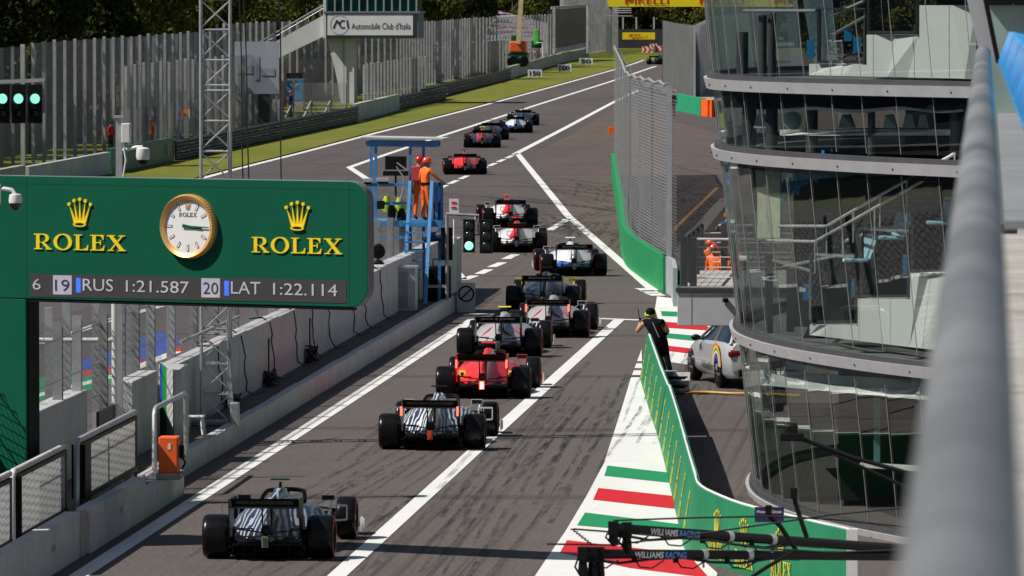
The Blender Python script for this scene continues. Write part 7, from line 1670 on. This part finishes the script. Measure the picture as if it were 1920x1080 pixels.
mb = MB(); mb.box((B_.x+.08, B_.y-.1, 2.8), (.2, .2, 5.6)); mb.build('post', [M_galv], vf, 0)
for k in range(18): t_ = k/17; mb = MB(); mb.box((B_.x+(D_.x-B_.x)*t_+.05, B_.y+(D_.y-B_.y)*t_, 2.78), (.16, .16, 5.56)); mb.build('post', [M_post], vf, 0)
for k in range(11): t_ = k/10; mb = MB(); mb.box((A_.x+(B_.x-A_.x)*t_, A_.y+(B_.y-A_.y)*t_-.12, 2.8), (.10, .10, 5.62)); mb.build('post', [M_slat], vf, 0)
area_sheet('gravel', px([(1296, 186), (1345, 192), (1420, 190), (1420, 130), (1338, 128)]), .004, mat('pale_gravel', (.32, .27, .23), .95, 0, .25, .8, .3))
ga, gb_, gc, gd = G(1263, 206), G(1313, 217), G(1344, 219), G(1400, 214)
mb = MB(); mb.wall([(ga.x, ga.y), (gb_.x, gb_.y)], -.02, 1.15, 0, .4); tag(mb.build('green_block', [mat('mint_green_block', (.01, .30, .14), .6)], smooth=0), 'bright green padded barrier left of the orange one', 'barrier')
mb = MB(); mb.wall(catmull([(gb_.x+.05, gb_.y), (gc.x-.4, gc.y-1), (gc.x, gc.y), (gc.x+.2, gc.y+3)], 5), -.02, 1.1, 0, .4); tag(mb.build('orange_block', [mat('vivid_orange', (.88, .12, .005), .6)], smooth=30), 'rounded bright orange barrier end beyond the pit exit', 'barrier')
a = G(1146, 251); mb = MB(); mb.span((a.x-.18, a.y, 0), (a.x+.18, a.y+.2, .40)); tag(mb.build('marker_block', [mat('vivid_orange', (.88, .12, .005), .6)], smooth=0, bev=.02), 'small orange marker block at the foot of the tall mesh fence', 'marker')
# ---------------------------------------------------------------- trees
def leaf_mat(name, a, b):
    m, nt = _new(name); co = ocoord(nt); n1 = noise(nt, .45, 4, .6, co); n2 = noise(nt, 5, 2, .6, co)
    c = mixc(nt, ramp(nt, n1, .35, .65), a, b); c = mixc(nt, math_(nt, 'MULTIPLY', ramp(nt, n2, .5, .7), .5), c, [x*1.5 for x in b])
    d = N(nt, 'BsdfDiffuse'); t = N(nt, 'BsdfTranslucent'); mx = N(nt, 'MixShader'); mx.inputs[0].default_value = .22; o = N(nt, 'OutputMaterial')
    L(nt, c, d.inputs[0]); L(nt, c, t.inputs[0]); L(nt, d.outputs[0], mx.inputs[1]); L(nt, t.outputs[0], mx.inputs[2]); L(nt, mx.outputs[0], o.inputs[0]); return m
M_leaf = [leaf_mat('leaves_mid_green', (.048, .062, .014), (.115, .130, .028)), leaf_mat('leaves_dark_green', (.018, .026, .010), (.042, .056, .018)), leaf_mat('leaves_olive', (.055, .062, .016), (.13, .13, .032))]
M_bark = mat('bark', (.06, .045, .035), .9, 0, .3, 3, .5)
def crown_mesh(seed, R, z0, z1, n, m, sz=.34):
    rr = random.Random(seed); mb = MB(); lobes = []
    for k in range(26):
        a = rr.uniform(0, 2*PI); t = rr.random(); z = z0+(z1-z0)*t; rad = R*math.sqrt(rr.random())*(1-.55*abs(t-.4)**1.5); lobes.append((Vector((rad*math.cos(a), rad*math.sin(a), z)), rr.uniform(.9, 1.9)))
    for k in range(n):
        c, r = rr.choice(lobes); d = Vector((rr.gauss(0, 1), rr.gauss(0, 1), rr.gauss(0, .8))).normalized(); p = c+d*r*rr.uniform(.65, 1.08)
        nn = (d+Vector((rr.gauss(0, .55), rr.gauss(0, .55), rr.gauss(0, .55)))).normalized(); u = nn.orthogonal().normalized(); v = nn.cross(u); a = rr.uniform(0, PI); u, v = u*math.cos(a)+v*math.sin(a), v*math.cos(a)-u*math.sin(a); s1, s2 = sz*rr.uniform(.5, 1.2), sz*rr.uniform(.4, .8)
        mb.add([p-u*s1, p-v*s2, p+u*s1, p+v*s2], [(0, 1, 2, 3)])
    return mb.mesh('crown', [m], 0)
def trunk_mesh(seed, h):
    rr = random.Random(seed); mb = MB(); mb.tube([(0, 0, 0), (.1, .05, h*.35), (.05, -.1, h*.75)], [.32, .24, .10], 8)
    for k in range(6):
        a = rr.uniform(0, 2*PI); z = h*rr.uniform(.25, .6); mb.tube([(.08, 0, z), (math.cos(a)*1.2, math.sin(a)*1.2, z+1.2), (math.cos(a)*2.4, math.sin(a)*2.4, z+2.6)], [.12, .08, .03], 5)
    return mb.mesh('trunk', [M_bark], 60)
CR = [crown_mesh(11+i, 4.4, 1.5+.4*i, 13.5+i, 11000, M_leaf[i % 3], .22) for i in range(6)]; TR = [trunk_mesh(5+i, 12) for i in range(2)]
rr = random.Random(21); spots = []
for k in range(13): spots.append((-54-rr.uniform(0, 3), 318+12*k, rr.choice((0, 3, 2, 5, 1)), 1))
for k in range(12): spots.append((-62-rr.uniform(0, 4), 322+15*k, rr.choice((1, 4, 0)), 1.1))
for k in range(13): spots.append((-56-rr.uniform(0, 4), 478+22*k, rr.choice((1, 4, 0, 3)), .95+.2*rr.random()))
for k in range(20): spots.append((-86+5.0*k+rr.uniform(-1, 1), 925+rr.uniform(0, 25), rr.choice((1, 4, 1, 0, 2)), .95+.3*rr.random()))
for k in range(8): spots.append((-19+6*k+rr.uniform(-1, 1), 720+rr.uniform(0, 25), rr.choice((1, 4, 2)), 1+.3*rr.random()))
for i, (x, y, ci, sc) in enumerate(spots):
    zone = 0 if i < 25 else 1 if i < 38 else 2 if i < 58 else 3
    t = thing('leafy_tree', ['leafy tree in the dark row behind the long post fence on the left', 'leafy tree in the row behind the control tower and close-set fence', 'dark tree in the belt closing the end of the straight behind the footbridge', 'dark tree beyond the far right fence, seen through the glass'][zone], 'tree', (x, y, 0), rr.uniform(0, 6.28), ['trees behind the long fence', 'trees behind the control tower', 'trees behind the footbridge', 'trees beyond the far right fence'][zone])
    t.scale = (sc, sc, sc); addpart('crown', CR[ci], t); addpart('trunk', TR[i % 2], t)
# the main stand opposite the pits, left of the picture: it darkens what the glass mirrors
ms = thing('main_grandstand', 'long dark grandstand facing the pits from beyond the left edge', 'grandstand', (-60, 40, 0))
for k in range(14): mb = MB(); mb.span((-46-1.5*k, -160, .7*k), (-47.5-1.5*k, 225, .7*k+.75)); mb.build('tier', [mat('stand_concrete', (.07, .07, .075), .85, 0, .3, .6) if k % 2 else mat('stand_seats', (.03, .045, .075), .6, 0, .4, .8)], ms, 0)
mb = MB(); mb.span((-69, -160, 15.5), (-50, 225, 16.1)); mb.build('roof', [M_galv_d], ms, 0)
mb = MB(); mb.span((-69.4, -160, 0), (-69, 225, 15.5)); mb.build('back_wall', [mat('stand_back', (.05, .05, .055), .8)], ms, 0)
mb = MB(); mb.wall([(-40.8, -160), (-40.8, 281)], -.02, 1.1, 0, .3); tag(mb.build('trackside_wall', [M_conc3], smooth=0), 'concrete wall along the main straight before the stand', 'wall')
# a wood far behind everything
rw = random.Random(9); mb = MB()
for k in range(15000):
    x = rw.uniform(-170, 90); y = 1010+rw.uniform(0, 50); top = 19+4*math.sin(x*.21)+3*math.sin(x*.53+1); z = top*rw.random()**.7; p = Vector((x, y, z)); u = Vector((rw.gauss(0, 1), rw.gauss(0, 1), rw.gauss(0, 1))).normalized(); v = u.orthogonal().normalized(); s = rw.uniform(.6, 1.5); mb.add([p-u*s, p-v*s, p+u*s, p+v*s], [(0, 1, 2, 3)])
for k in range(9000):
    x = rw.uniform(-95, -66); y = rw.uniform(300, 900); z = 16*rw.random()**.8; p = Vector((x, y, z)); u = Vector((rw.gauss(0, 1), rw.gauss(0, 1), rw.gauss(0, 1))).normalized(); v = u.orthogonal().normalized(); s = rw.uniform(.6, 1.5); mb.add([p-u*s, p-v*s, p+u*s, p+v*s], [(0, 1, 2, 3)])
o = mb.build('woodland', [M_leaf[1]], smooth=0); tag(o, 'dark wood closing the view far behind the track', 'woodland', kind='stuff')
